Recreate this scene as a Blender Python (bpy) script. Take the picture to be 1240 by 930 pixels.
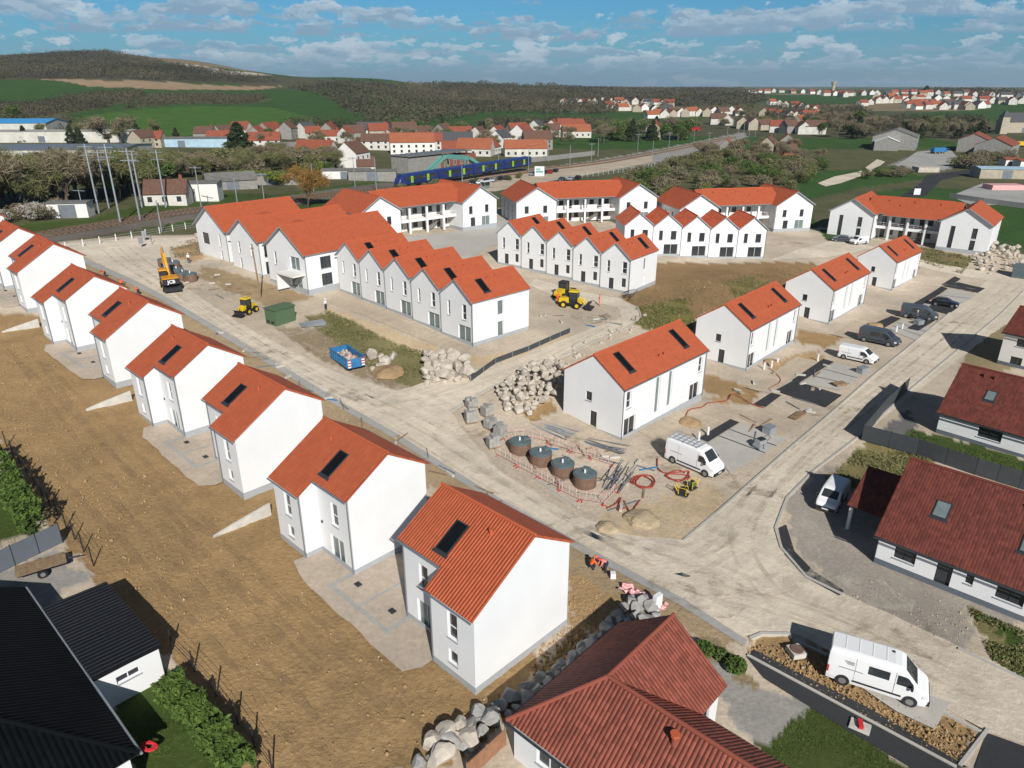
import bpy, math, random
import numpy as np
from mathutils import Matrix, Vector
R = math.radians
rnd = random.Random(7)
for o in list(bpy.data.objects): bpy.data.objects.remove(o)
S = bpy.context.scene
COL = S.collection

# ------------------------------------------------------------------ camera, sky, sun, exposure
F, HOR, CH = 870.0, 103.0, 34.0
TH = math.atan((465 - HOR) / F); CT, ST = math.cos(TH), math.sin(TH)
cam = bpy.data.cameras.new('camera'); cam.sensor_width = 36; cam.lens = 36 * F / 1240
cam.clip_start = .5; cam.clip_end = 30000
co = bpy.data.objects.new('camera', cam); COL.objects.link(co)
co.location = (0, 0, CH); co.rotation_euler = (R(90) - TH, 0, 0); S.camera = co
SHADOW_AZ, ELEV = 105.0, 33.5          # shadows fall towards this azimuth
sun = bpy.data.lights.new('sun', 'SUN'); sun.energy = 5.0; sun.angle = R(.5); sun.color = (1, .965, .905)
so = bpy.data.objects.new('sun', sun); COL.objects.link(so)
sd = Vector((math.cos(R(SHADOW_AZ)) * math.cos(R(ELEV)), math.sin(R(SHADOW_AZ)) * math.cos(R(ELEV)), -math.sin(R(ELEV))))
so.rotation_euler = sd.to_track_quat('-Z', 'Y').to_euler()
W = bpy.data.worlds.new('World'); S.world = W; W.use_nodes = True
def sky():
    nt = W.node_tree; N = nt.nodes; L = nt.links; N.clear()
    def nd(t, **k):
        n = N.new(t)
        for a, b in k.items(): setattr(n, a, b)
        return n
    def mth(op, a, b=None, clamp=False):
        n = nd('ShaderNodeMath', operation=op, use_clamp=clamp)
        for i, v in enumerate((a, b)):
            if v is None: continue
            if isinstance(v, (int, float)): n.inputs[i].default_value = v
            else: L.new(v, n.inputs[i])
        return n.outputs[0]
    out = nd('ShaderNodeOutputWorld'); bg = nd('ShaderNodeBackground'); bg.inputs[1].default_value = .052
    sk = nd('ShaderNodeTexSky', sky_type='NISHITA', sun_disc=False)
    sk.sun_elevation = R(ELEV); sk.sun_rotation = R(90 - (SHADOW_AZ + 180)); sk.altitude = 100
    sk.air_density = 1.0; sk.dust_density = .7; sk.ozone_density = 2.2
    tc = nd('ShaderNodeTexCoord'); sp = nd('ShaderNodeSeparateXYZ'); L.new(tc.outputs['Generated'], sp.inputs[0])
    el = sp.outputs[2]
    az = mth('ARCTAN2', sp.outputs[0], sp.outputs[1])
    # cumulus in rows: azimuth and a stretched elevation, finer towards the horizon
    ev = mth('POWER', mth('MAXIMUM', mth('ADD', el, .02), .0005), .6)
    def noise(x, y, sc, det=6, ro=.55, z=0.0):
        cb = nd('ShaderNodeCombineXYZ'); L.new(x, cb.inputs[0])
        if isinstance(y, (int, float)): cb.inputs[1].default_value = y
        else: L.new(y, cb.inputs[1])
        cb.inputs[2].default_value = z; n = nd('ShaderNodeTexNoise'); n.inputs['Scale'].default_value = sc; n.inputs['Detail'].default_value = det; n.inputs['Roughness'].default_value = ro; L.new(cb.outputs[0], n.inputs['Vector']); return n.outputs[0]
    def sstep(v, a, b, lo=0.0, hi=1.0):
        n = nd('ShaderNodeMapRange', interpolation_type='SMOOTHSTEP'); L.new(v, n.inputs[0])
        for q, w in zip((1, 2, 3, 4), (a, b, lo, hi)): n.inputs[q].default_value = w
        return n.outputs[0]
    wob = mth('MULTIPLY', noise(az, 0.5, 3.0, 3), .05)
    big = mth('ADD', mth('MULTIPLY', noise(az, mth('MULTIPLY', ev, 4.0), 2.3, 2, .5, 9.1), .22), mth('MULTIPLY', az, .03))
    thin = mth('MULTIPLY', mth('MAXIMUM', mth('SUBTRACT', el, .082), 0.0), 6.0)
    masks = []; lits = []
    for k, off, zz in ((10.5, .35, 1.0), (14.0, .8, 5.0), (20.0, .1, 8.0)):    # rows of cumulus, flat below, heaped above
        s_ = mth('ADD', mth('MULTIPLY', mth('ADD', ev, wob), k), off); r_ = mth('FLOOR', s_); f_ = mth('FRACT', s_)
        n = noise(mth('MULTIPLY', az, .72 * k), mth('ADD', mth('MULTIPLY', r_, 7.3), mth('MULTIPLY', f_, 1.0)), 1.7, 8, .58, zz)
        cov = mth('SUBTRACT', mth('SUBTRACT', mth('ADD', n, big), mth('ADD', mth('MULTIPLY', mth('POWER', f_, 1.4), .22), thin)), .565)
        masks.append(mth('MULTIPLY', sstep(cov, -.01, .045), sstep(f_, .0, .14)))
        fine = noise(mth('MULTIPLY', az, 1.1 * k), mth('MULTIPLY', s_, 2.2), 1.7, 5, .6, zz + 2)
        lits.append(sstep(mth('SUBTRACT', mth('ADD', f_, mth('MULTIPLY', mth('SUBTRACT', fine, .5), 1.3)), mth('MULTIPLY', cov, 1.6)), .02, .52))
    mr_ = mth('MAXIMUM', masks[0], mth('MAXIMUM', masks[1], mth('MULTIPLY', masks[2], .75)))
    lsum = mth('ADD', mth('MULTIPLY', masks[0], lits[0]), mth('ADD', mth('MULTIPLY', masks[1], lits[1]), mth('MULTIPLY', masks[2], lits[2])))
    wsum = mth('ADD', mth('ADD', masks[0], masks[1]), mth('ADD', masks[2], .001))
    cr = nd('ShaderNodeMix', data_type='RGBA'); L.new(mth('DIVIDE', lsum, wsum), cr.inputs[0])
    cr.inputs[6].default_value = (4.5, 7.0, 9.5, 1); cr.inputs[7].default_value = (9.4, 11.4, 13.2, 1)
    # veil of far cloud near the horizon
    hz = nd('ShaderNodeMapRange', interpolation_type='SMOOTHSTEP'); L.new(el, hz.inputs[0])
    hz.inputs[1].default_value = .075; hz.inputs[2].default_value = .0; hz.inputs[3].default_value = 0; hz.inputs[4].default_value = .62
    tint = nd('ShaderNodeMix', data_type='RGBA', blend_type='MULTIPLY'); tint.inputs[0].default_value = 1
    L.new(sk.outputs[0], tint.inputs[6]); tm = nd('ShaderNodeMix', data_type='RGBA'); th = nd('ShaderNodeMapRange', interpolation_type='SMOOTHSTEP'); L.new(el, th.inputs[0]); th.inputs[1].default_value = .12; th.inputs[2].default_value = .5
    L.new(th.outputs[0], tm.inputs[0]); tm.inputs[6].default_value = (.42, 1.02, 1.5, 1); tm.inputs[7].default_value = (.62, .62, .62, 1); L.new(tm.outputs[2], tint.inputs[7])
    m0 = nd('ShaderNodeMix', data_type='RGBA'); L.new(hz.outputs[0], m0.inputs[0]); L.new(tint.outputs[2], m0.inputs[6])
    m0.inputs[7].default_value = (4.3, 7.6, 10.6, 1)
    m1 = nd('ShaderNodeMix', data_type='RGBA'); L.new(mth('MULTIPLY', mr_, sstep(el, .0, .04, .4, .95)), m1.inputs[0])
    L.new(m0.outputs[2], m1.inputs[6]); L.new(cr.outputs[2], m1.inputs[7])
    L.new(m1.outputs[2], bg.inputs[0]); L.new(bg.outputs[0], out.inputs[0])
sky()
S.view_settings.view_transform = 'Standard'; S.view_settings.look = 'None'
S.view_settings.exposure = 0.06; S.view_settings.gamma = 1; S.view_settings.use_curve_mapping = False
S.render.engine = 'CYCLES'
S.cycles.max_bounces = 5; S.cycles.diffuse_bounces = 3; S.cycles.glossy_bounces = 3; S.cycles.transmission_bounces = 3
S.cycles.volume_bounces = 0; S.cycles.use_denoising = True; S.cycles.caustics_reflective = False; S.cycles.caustics_refractive = False

# ------------------------------------------------------------------ terrain height
CP=[(-2,33,0),(6,41,-.1),(-13,46,0),(-20,57,.3),(-31,68,.9),(-43,79,2.2),(-53,89,2.9),(-63,97,4.3),(-74,107,5),(-90,120,5.6),
(-20,20,0),(-40,40,1),(-70,70,3.2),(10,15,0),
(14,36,0),(8,50,0),(0,60,.3),(-12,72,.9),(-28,88,2.2),(-45,104,3.4),(-62,122,4.6),(-90,140,6),
(9,66,-.9),(18,70,-1.1),(27,82,-1.7),(37,88,-1.9),(47,104,-2.3),(56,112,-2.4),(70,128,-2.6),(80,136,-2.6),(22,55,-.6),(40,75,-1.4),(65,110,-2.3),
(-4,84,2.6),(3,92,2.4),(-20,104,3.2),(-30,115,3.4),(-45,125,4.5),(-55,135,5),
(6,84,1.8),(0,74,1.1),(20,116,1.4),(26,118,1),(3,125,2.4),(35,128,1.2),(48,134,1),(20,145,2.4),(0,150,3),(-25,145,4),(60,150,1.4),(78,160,.6),(100,160,0),(95,140,-1.6),
(25,45,-.2),(35,45,-.5),(45,66,-1),(60,85,-1.6),(28,60,-.7),(70,95,-1.8),(18,30,0),(30,25,0),(120,140,-1.5),(130,170,-1)]
AK=np.array([-.75,-.52,-.25,-.05,.2,.6]); YK=np.array([150,200,350,500,800,1200,1800,3000,6000.])
FT=np.array([[7,6,4,6,27,54,86,70,55],[7,6,4,6,25,56,98,74,55],[5,5,3,5,16,34,55,45,30],[3,3,2,3,6,14,30,32,25],[1.5,2,0,1,4,10,16,20,12],[-1,0,0,2,6,12,16,20,10]],float)


def smooth(t):
    t = np.clip(t, 0, 1); return t * t * (3 - 2 * t)
def far_h(x, y):
    yy = np.clip(np.hypot(x * .6, y), YK[0], YK[-1]); a = np.clip(x / np.maximum(y, 60), AK[0], AK[-1])
    i = np.clip(np.searchsorted(AK, a) - 1, 0, len(AK) - 2); j = np.clip(np.searchsorted(YK, yy) - 1, 0, len(YK) - 2)
    s = smooth((a - AK[i]) / (AK[i + 1] - AK[i])); t = (yy - YK[j]) / (YK[j + 1] - YK[j])
    roll = smooth((yy - 550) / 700) * (3.5 * np.sin(x / 150 + 1.3) * np.sin(y / 240) + 2.2 * np.sin(x / 61 + y / 95) + 1.2 * np.sin(x / 29 - y / 47)) * np.where(x < 100, 1, .35)
    return (FT[i, j] * (1 - s) + FT[i + 1, j] * s) * (1 - t) + (FT[i, j + 1] * (1 - s) + FT[i + 1, j + 1] * s) * t + roll
def hgt(x, y):
    x = np.asarray(x, float); y = np.asarray(y, float)
    num = far_h(x, y) * 2e-3; den = np.full(np.shape(num), 2e-3)
    for cx, cy, cz in CP:
        w = np.exp(-((x - cx) ** 2 + (y - cy) ** 2) / 180.5); num = num + w * cz; den = den + w
    return num / den
TS = np.geomspace(15, 9000, 420)
def ray(u, v):
    X = (u - 620) / F; y = (v - 465) / F
    return np.array((X, CT - y * ST, -ST - y * CT))
def G(u, v, dz=0.0):
    """where the ray of a photo pixel meets the terrain raised by dz; returns the ground point below"""
    d = ray(u, v); ts = TS
    for _ in range(3):
        g = CH + d[2] * ts - hgt(d[0] * ts, d[1] * ts) - dz
        k = int(np.argmax(g < 0))
        if g[k] >= 0: k = len(ts) - 1
        k = max(k, 1); ts = np.linspace(ts[k - 1], ts[k], 24)
    t = (ts[0] + ts[-1]) / 2
    return np.array((d[0] * t, d[1] * t, float(hgt(d[0] * t, d[1] * t))))
def GP(u, v, z):
    d = ray(u, v); t = (z - CH) / d[2]; return np.array((d[0] * t, d[1] * t, z))
def hz(x, y): return float(hgt(x, y))

# ------------------------------------------------------------------ materials
def nodes(m):
    m.use_nodes = True; nt = m.node_tree; b = nt.nodes['Principled BSDF']; return nt, nt.nodes, nt.links, b
def mat(name, c, rough=.8, var=.12, scale=1.2, bump=0, bscale=None, metal=0, spec=.35, coords='Object', c2=None, det=6):
    m = bpy.data.materials.new(name); nt, N, L, b = nodes(m)
    b.inputs['Roughness'].default_value = rough; b.inputs['Metallic'].default_value = metal
    b.inputs['Specular IOR Level'].default_value = spec
    tc = N.new('ShaderNodeTexCoord'); n = N.new('ShaderNodeTexNoise'); n.inputs['Scale'].default_value = scale; n.inputs['Detail'].default_value = det
    L.new(tc.outputs[coords], n.inputs['Vector'])
    r = N.new('ShaderNodeValToRGB'); L.new(n.outputs[0], r.inputs[0])
    d = c2 if c2 else tuple(min(1, x * (1 + var)) for x in c); e = c if c2 else tuple(x * (1 - var) for x in c)
    r.color_ramp.elements[0].position = .32; r.color_ramp.elements[1].position = .68
    r.color_ramp.elements[0].color = (*e, 1); r.color_ramp.elements[1].color = (*d, 1)
    L.new(r.outputs[0], b.inputs['Base Color'])
    if bump:
        n2 = N.new('ShaderNodeTexNoise'); n2.inputs['Scale'].default_value = bscale or scale * 6; n2.inputs['Detail'].default_value = 5
        L.new(tc.outputs[coords], n2.inputs['Vector'])
        bp = N.new('ShaderNodeBump'); bp.inputs['Strength'].default_value = 1; bp.inputs['Distance'].default_value = bump
        L.new(n2.outputs[0], bp.inputs['Height']); L.new(bp.outputs[0], b.inputs['Normal'])
    return m
def tile_mat(name, c, var=.16, pu=.24, pv=.36, bump=.05):
    """clay tiles: UV in metres, u along the eave, v up the slope"""
    m = bpy.data.materials.new(name); nt, N, L, b = nodes(m)
    b.inputs['Roughness'].default_value = .72; b.inputs['Specular IOR Level'].default_value = .3
    uv = N.new('ShaderNodeUVMap'); sp = N.new('ShaderNodeSeparateXYZ'); L.new(uv.outputs[0], sp.inputs[0])
    def mth(op, a, b=None):
        n = N.new('ShaderNodeMath'); n.operation = op
        for i, v in enumerate((a, b)):
            if v is None: continue
            if isinstance(v, (int, float)): n.inputs[i].default_value = v
            else: L.new(v, n.inputs[i])
        return n.outputs[0]
    fu = mth('DIVIDE', sp.outputs[0], pu); fv = mth('DIVIDE', sp.outputs[1], pv)
    cu = mth('FLOOR', fu); cv = mth('FLOOR', fv)
    cb = N.new('ShaderNodeCombineXYZ'); L.new(cu, cb.inputs[0]); L.new(cv, cb.inputs[1])
    wn = N.new('ShaderNodeTexWhiteNoise'); wn.noise_dimensions = '2D'; L.new(cb.outputs[0], wn.inputs['Vector'])
    ns = N.new('ShaderNodeTexNoise'); ns.inputs['Scale'].default_value = .55; ns.inputs['Detail'].default_value = 5; L.new(uv.outputs[0], ns.inputs['Vector'])
    s = mth('ADD', mth('MULTIPLY', wn.outputs[0], .6), mth('MULTIPLY', ns.outputs[0], .6))
    r = N.new('ShaderNodeValToRGB'); L.new(s, r.inputs[0])
    r.color_ramp.elements[0].position = .2; r.color_ramp.elements[1].position = .95
    r.color_ramp.elements[0].color = (*[x * (1 - var) for x in c], 1); r.color_ramp.elements[1].color = (*[min(1, x * (1 + var)) for x in c], 1)
    L.new(r.outputs[0], b.inputs['Base Color'])
    h1 = mth('ABSOLUTE', mth('SINE', mth('MULTIPLY', fu, math.pi)))
    h2 = mth('MULTIPLY', mth('SUBTRACT', 1.0, mth('FRACT', fv)), .35)
    bp = N.new('ShaderNodeBump'); bp.inputs['Strength'].default_value = 1; bp.inputs['Distance'].default_value = bump
    L.new(mth('ADD', h1, h2), bp.inputs['Height']); L.new(bp.outputs[0], b.inputs['Normal'])
    return m
def ground_mat(name, attr=True, c=(.4, .35, .28), bump=.06, var=.2, grain=3.0, rough=.95, streak=0):
    m = bpy.data.materials.new(name); nt, N, L, b = nodes(m)
    b.inputs['Roughness'].default_value = rough; b.inputs['Specular IOR Level'].default_value = .15
    g = N.new('ShaderNodeNewGeometry')
    def nz(sc, det=6, ro=.6):
        n = N.new('ShaderNodeTexNoise'); n.inputs['Scale'].default_value = sc; n.inputs['Detail'].default_value = det; n.inputs['Roughness'].default_value = ro
        L.new(g.outputs['Position'], n.inputs['Vector']); return n.outputs[0]
    def ramp(v, lo, hi, a, z):
        n = N.new('ShaderNodeMapRange'); L.new(v, n.inputs[0]); n.inputs[1].default_value = lo; n.inputs[2].default_value = hi
        n.inputs[3].default_value = a; n.inputs[4].default_value = z; return n.outputs[0]
    if attr:
        at = N.new('ShaderNodeAttribute'); at.attribute_name = 'Col'; col = at.outputs[0]
    else:
        rg = N.new('ShaderNodeRGB'); rg.outputs[0].default_value = (*c, 1); col = rg.outputs[0]
    if streak:
        for rot, sc in ((44.3, (.05, 1.3, 1)), (-46, (.06, 1.1, 1))):
            m0 = N.new('ShaderNodeMapping'); m0.inputs['Rotation'].default_value = (0, 0, R(rot)); L.new(g.outputs['Position'], m0.inputs['Vector']); mp = N.new('ShaderNodeMapping'); mp.inputs['Scale'].default_value = sc; L.new(m0.outputs[0], mp.inputs['Vector'])
            n = N.new('ShaderNodeTexNoise'); n.inputs['Scale'].default_value = 1; n.inputs['Detail'].default_value = 7; n.inputs['Roughness'].default_value = .65; L.new(mp.outputs[0], n.inputs['Vector'])
            mx = N.new('ShaderNodeMix'); mx.data_type = 'RGBA'; mx.blend_type = 'MULTIPLY'; mx.inputs[0].default_value = 1; L.new(col, mx.inputs[6]); L.new(ramp(n.outputs[0], .3, .7, 1 - streak, 1 + streak * .7), mx.inputs[7]); col = mx.outputs[2]
    f = [ramp(nz(.09, 5), .3, .7, 1 - var, 1 + var), ramp(nz(.45, 8, .68), .3, .7, 1 - var * .55, 1 + var * .55), ramp(nz(grain, 6, .7), .3, .7, 1 - var * .9, 1 + var * .9)]
    for x in f:
        mx = N.new('ShaderNodeMix'); mx.data_type = 'RGBA'; mx.blend_type = 'MULTIPLY'; mx.inputs[0].default_value = 1
        L.new(col, mx.inputs[6]); L.new(x, mx.inputs[7]); col = mx.outputs[2]
    L.new(col, b.inputs['Base Color'])
    bp = N.new('ShaderNodeBump'); bp.inputs['Distance'].default_value = bump
    if attr:
        L.new(at.outputs['Alpha'], bp.inputs['Strength'])
    L.new(nz(3.2, 10, .7), bp.inputs['Height']); L.new(bp.outputs[0], b.inputs['Normal'])
    return m
M = {}
M['white'] = mat('white_render', (.74, .745, .75), .85, .035, .35)
M['white2'] = mat('pale_render', (.72, .70, .66), .85, .03, .5)
M['grey_base'] = mat('grey_plinth_render', (.36, .38, .40), .85, .05, 1)
M['dark_base'] = mat('slate_plinth_render', (.12, .14, .165), .8, .05, 1)
M['tile'] = tile_mat('orange_clay_tiles', (.44, .10, .041), .11)
M['tile_red'] = tile_mat('brown_red_tiles', (.225, .062, .040), .28, .24, .36)
M['tile_brown'] = tile_mat('dull_brown_red_tiles', (.125, .032, .022), .3, .22, .34, .014)
M['tile_dark'] = tile_mat('black_glazed_tiles', (.004, .0048, .0055), .3, .28, .36)
M['tile_dark'].node_tree.nodes['Principled BSDF'].inputs['Roughness'].default_value = .5; M['tile_dark'].node_tree.nodes['Principled BSDF'].inputs['Specular IOR Level'].default_value = .05
M['trim'] = mat('grey_trim', (.30, .33, .36), .5, .05)
M['frame'] = mat('white_pvc', (.75, .76, .77), .4, .02)
M['dframe'] = mat('anthracite_aluminium', (.035, .04, .047), .4, .05)
M['zinc'] = mat('zinc_grey', (.20, .22, .25), .45, .08, metal=.3)
M['concrete'] = mat('concrete', (.52, .50, .45), .9, .12, 1.1, .01)
M['conc_d'] = mat('grey_concrete_blocks', (.33, .32, .30), .9, .15, 2, .01)
M['asphalt'] = ground_mat('asphalt', False, (.045, .046, .05), .01, .14, 8)
M['steel'] = mat('galvanised_steel', (.38, .41, .44), .45, .1, metal=.5)
M['black'] = mat('black_rubber', (.015, .015, .016), .7, .2, 4)
M['rim'] = mat('wheel_rim', (.34, .35, .36), .4, .1, metal=.6)
M['vwhite'] = mat('white_car_paint', (.80, .81, .82), .22, .01, spec=.5)
M['vgrey'] = mat('dark_grey_paint', (.060, .072, .085), .25, .05, spec=.5)
M['vblack'] = mat('black_car_paint', (.012, .013, .016), .2, .05, spec=.5)
M['vred'] = mat('red_paint', (.30, .012, .014), .4, .1)
M['vsilver'] = mat('silver_paint', (.42, .44, .46), .3, .05, metal=.4)
M['plastic'] = mat('dark_plastic', (.028, .029, .031), .55, .1)
M['lamp'] = mat('headlamp_lens', (.62, .64, .66), .15, .05, spec=.6)
M['yellow'] = mat('machine_yellow', (.66, .29, .016), .4, .08, 2)
M['yellow2'] = mat('plant_yellow', (.62, .43, .02), .45, .1, 2)
M['mdark'] = mat('machine_black', (.025, .025, .027), .55, .2, 3)
M['orange'] = mat('hi_vis_orange', (.80, .13, .03), .8, .08, 6)
M['navy'] = mat('navy_trousers', (.03, .04, .07), .9, .1, 6)
M['skin'] = mat('skin', (.45, .25, .17), .6, .05)
M['pink'] = mat('pink_overalls', (.75, .22, .17), .8, .08, 6)
M['blue'] = mat('blue_skip_paint', (.035, .17, .36), .5, .2, 2)
M['green'] = mat('green_cabinet_paint', (.085, .14, .075), .55, .08, 2)
M['wood'] = mat('weathered_wood', (.24, .165, .10), .85, .25, 3)
M['woodred'] = mat('cedar_boards', (.30, .15, .085), .8, .15, 3)
M['redplast'] = mat('red_plastic', (.55, .03, .035), .5, .1, 4)
M['hose'] = mat('red_hose_rubber', (.33, .05, .035), .6, .2, 4)
M['rock'] = mat('limestone_boulder', (.35, .305, .25), .95, .25, 1.6, .06, 4, c2=(.58, .52, .45))
M['rock2'] = mat('grey_boulder', (.24, .235, .23), .95, .25, 1.3, .08, 3, c2=(.38, .37, .35))
M['rust'] = mat('brown_tank_shell', (.17, .105, .075), .8, .2, 1.5)
M['lid'] = mat('grey_green_tank_lid', (.115, .155, .165), .6, .15, 1.5)
M['trunk'] = mat('bark', (.105, .085, .06), .95, .3, 4)
M['twig'] = mat('bare_twigs', (.15, .125, .075), .95, .35, .6, c2=(.24, .20, .13))
M['twig_olive'] = mat('budding_twigs', (.12, .125, .05), .95, .3, .6, c2=(.20, .195, .085))
M['leaf'] = mat('spring_leaves', (.05, .085, .018), .8, .3, .8, c2=(.105, .15, .035))
M['dry'] = mat('dry_olive_grass', (.13, .125, .045), .9, .3, .8, c2=(.25, .215, .10)); M['leaf_b'] = mat('bright_leaves', (.10, .15, .015), .8, .3, .8, c2=(.19, .235, .035))
M['conifer'] = mat('dark_needles', (.018, .034, .012), .9, .4, .8, c2=(.05, .062, .02))
M['hedge'] = mat('hedge_leaves', (.045, .085, .014), .8, .3, 1.5, c2=(.10, .16, .028))
M['willow'] = mat('orange_willow_twigs', (.21, .115, .03), .9, .3, .8, c2=(.33, .19, .055))
M['blossom'] = mat('blackthorn_blossom', (.26, .235, .20), .9, .3, 1.2, c2=(.46, .43, .38))
M['wood_far'] = mat('woodland_crowns', (.040, .039, .022), .95, .3, .009, c2=(.108, .094, .056))
M['ridge_red'] = mat('village_red_roof', (.25, .07, .04), .8, .3, 2); M['ridge_orange'] = mat('village_orange_roof', (.31, .10, .048), .8, .25, 2)
M['ridge_brown'] = mat('village_brown_roof', (.13, .07, .05), .85, .25, 2)
M['ridge_grey'] = mat('village_slate_roof', (.075, .075, .08), .8, .2, 2)
M['vwall'] = mat('village_pale_wall', (.56, .54, .49), .85, .12, .4); M['stone'] = mat('pale_stone_wall', (.40, .35, .27), .9, .15, 1)
M['brick'] = mat('red_brick_wall', (.24, .085, .055), .9, .2, 2)
M['grey_wall'] = mat('grey_block_wall', (.26, .25, .23), .9, .15, 1)
def track_mat(name, c, lo, hi):
    m = mat(name, c, .95, .15, 1.5, spec=.1); nt = m.node_tree; N = nt.nodes; L = nt.links; b = N['Principled BSDF']; g = N.new('ShaderNodeNewGeometry'); n = N.new('ShaderNodeTexNoise'); n.inputs['Scale'].default_value = .55; n.inputs['Detail'].default_value = 8; n.inputs['Roughness'].default_value = .7; L.new(g.outputs['Position'], n.inputs['Vector'])
    r = N.new('ShaderNodeMapRange'); L.new(n.outputs[0], r.inputs[0]); r.inputs[1].default_value = lo; r.inputs[2].default_value = hi; r.inputs[3].default_value = 0; r.inputs[4].default_value = .5; L.new(r.outputs[0], b.inputs['Alpha']); return m
M['track'] = track_mat('compacted_tyre_track', (.55, .47, .37), .42, .68); M['track_pale'] = track_mat('pale_dust_track', (.66, .60, .50), .44, .68); M['track_soil'] = track_mat('pressed_soil_track', (.36, .25, .135), .42, .66); M['stain'] = track_mat('damp_dirt_patch', (.30, .235, .165), .50, .66)
M['fibre'] = mat('fibre_cement_sheet', (.16, .155, .145), .9, .15, .8)
M['bluesheet'] = mat('blue_roof_sheet', (.06, .28, .60), .5, .1, .5)
M['paleblue'] = mat('pale_blue_sheet', (.36, .50, .60), .5, .1, .5)
M['train'] = mat('blue_train_paint', (.02, .035, .14), .3, .1, .5)
M['lime'] = mat('lime_green_paint', (.30, .56, .03), .5, .05)
M['teal'] = mat('turquoise_paint', (.14, .34, .30), .5, .05)
M['soft_red'] = mat('striped_tape', (.62, .10, .10), .6, .1, 9, c2=(.7, .62, .6))
def glass(name, c, rough=.06):
    m = mat(name, c, rough, .15, .7, spec=.6); return m
M['glass'] = glass('window_glass', (.035, .04, .045)); M['glass_l'] = glass('pale_window_glass', (.16, .20, .20)); M['skyglass'] = mat('dark_skylight', (.008, .009, .010), .3, .15, .7, spec=.15)

# ------------------------------------------------------------------ mesh builder
class MB:
    def __init__(s, T=None, flip=False): s.v = []; s.f = []; s.mi = []; s.uv = {}; s.ms = []; s.T = T; s.flip = flip; s.sm = False
    def m(s, k):
        if k not in s.ms: s.ms.append(k)
        return s.ms.index(k)
    def face(s, pts, k, uv=None):
        if s.T: pts = [s.T(*p) for p in pts]
        i0 = len(s.v); s.v.extend([tuple(map(float, p)) for p in pts]); ids = list(range(i0, i0 + len(pts)))
        if s.flip: ids.reverse(); uv = list(reversed(uv)) if uv else None
        if uv: s.uv[len(s.f)] = uv
        s.f.append(ids); s.mi.append(s.m(k))
    def mesh(s, vs, fs, k):
        i0 = len(s.v); s.v.extend([tuple(map(float, (s.T(*p) if s.T else p))) for p in vs]); mi = s.m(k)
        for f in fs:
            ids = [i0 + i for i in f]
            if s.flip: ids.reverse()
            s.f.append(ids); s.mi.append(mi)
    def box(s, c, d, k, rz=0, ry=0, rx=0, taper=1.0):
        x, y, z = d[0] / 2, d[1] / 2, d[2] / 2; t = taper
        vs = [(-x, -y, -z), (x, -y, -z), (x, y, -z), (-x, y, -z), (-x * t, -y * t, z), (x * t, -y * t, z), (x * t, y * t, z), (-x * t, y * t, z)]
        if rz or ry or rx:
            m = Matrix.Rotation(rz, 3, 'Z') @ Matrix.Rotation(ry, 3, 'Y') @ Matrix.Rotation(rx, 3, 'X'); vs = [m @ Vector(p) for p in vs]
        vs = [(p[0] + c[0], p[1] + c[1], p[2] + c[2]) for p in vs]
        s.mesh(vs, [(3, 2, 1, 0), (4, 5, 6, 7), (0, 1, 5, 4), (1, 2, 6, 5), (2, 3, 7, 6), (3, 0, 4, 7)], k); return s
    def b2(s, x0, x1, y0, y1, z0, z1, k): return s.box(((x0 + x1) / 2, (y0 + y1) / 2, (z0 + z1) / 2), (x1 - x0, y1 - y0, z1 - z0), k)
    def tube(s, pts, r, k, n=6, r2=None):
        pts = [Vector(p) for p in pts]; m = len(pts); vs = []
        for i, p in enumerate(pts):
            d = (pts[min(i + 1, m - 1)] - pts[max(i - 1, 0)])
            d = d.normalized() if d.length > 1e-9 else Vector((0, 0, 1))
            a = d.orthogonal() if abs(d.z) < .99 else Vector((1, 0, 0)); a.normalize()
            if abs(d.z) < .99: a = Vector((0, 0, 1)).cross(d).normalized()
            b = d.cross(a); rr = r if r2 is None else r + (r2 - r) * i / max(1, m - 1)
            for j in range(n):
                t = 2 * math.pi * j / n; vs.append(p + a * (math.cos(t) * rr) + b * (math.sin(t) * rr))
        fs = [(i * n + j, i * n + (j + 1) % n, (i + 1) * n + (j + 1) % n, (i + 1) * n + j) for i in range(m - 1) for j in range(n)]
        fs += [tuple(range(n - 1, -1, -1)), tuple((m - 1) * n + j for j in range(n))]
        s.mesh(vs, fs, k); return s
    def cyl(s, c, r, h, k, n=16, axis='z', r2=None):
        d = {'z': (0, 0, 1), 'x': (1, 0, 0), 'y': (0, 1, 0)}[axis]
        p = Vector(c); q = p + Vector(d) * h; s.tube([p, q], r, k, n, r2); return s
    def build(s, name, parent=None, loc=None, rz=0, smooth=False):
        me = bpy.data.meshes.new(name); me.from_pydata(s.v, [], s.f)
        for k in s.ms: me.materials.append(M[k] if isinstance(k, str) else k)
        me.polygons.foreach_set('material_index', s.mi)
        if s.uv:
            ul = me.uv_layers.new(name='UVMap')
            for fi, uv in s.uv.items():
                for li, q in zip(me.polygons[fi].loop_indices, uv): ul.data[li].uv = q
        if smooth: me.polygons.foreach_set('use_smooth', [True] * len(s.f))
        me.update()
        return link(name, me, parent, loc, rz)
KIDS = {}
def link(name, me, parent=None, loc=None, rz=0):
    o = bpy.data.objects.new(name, me); COL.objects.link(o)
    if parent: o.parent = parent; KIDS.setdefault(parent.name, []).append(o)
    if loc is not None: o.location = tuple(map(float, loc))
    if rz: o.rotation_euler.z = rz
    return o
def tag(o, label, cat, group=None, kind=None):
    if label: o['label'] = label
    if cat: o['category'] = cat
    if group: o['group'] = group
    if kind: o['kind'] = kind
    return o
def thing(name, label, cat, loc, rz=0, group=None):
    return tag(link(name, None, None, loc, rz), label, cat, group)
def struct(o): o['kind'] = 'structure'; return o
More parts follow.
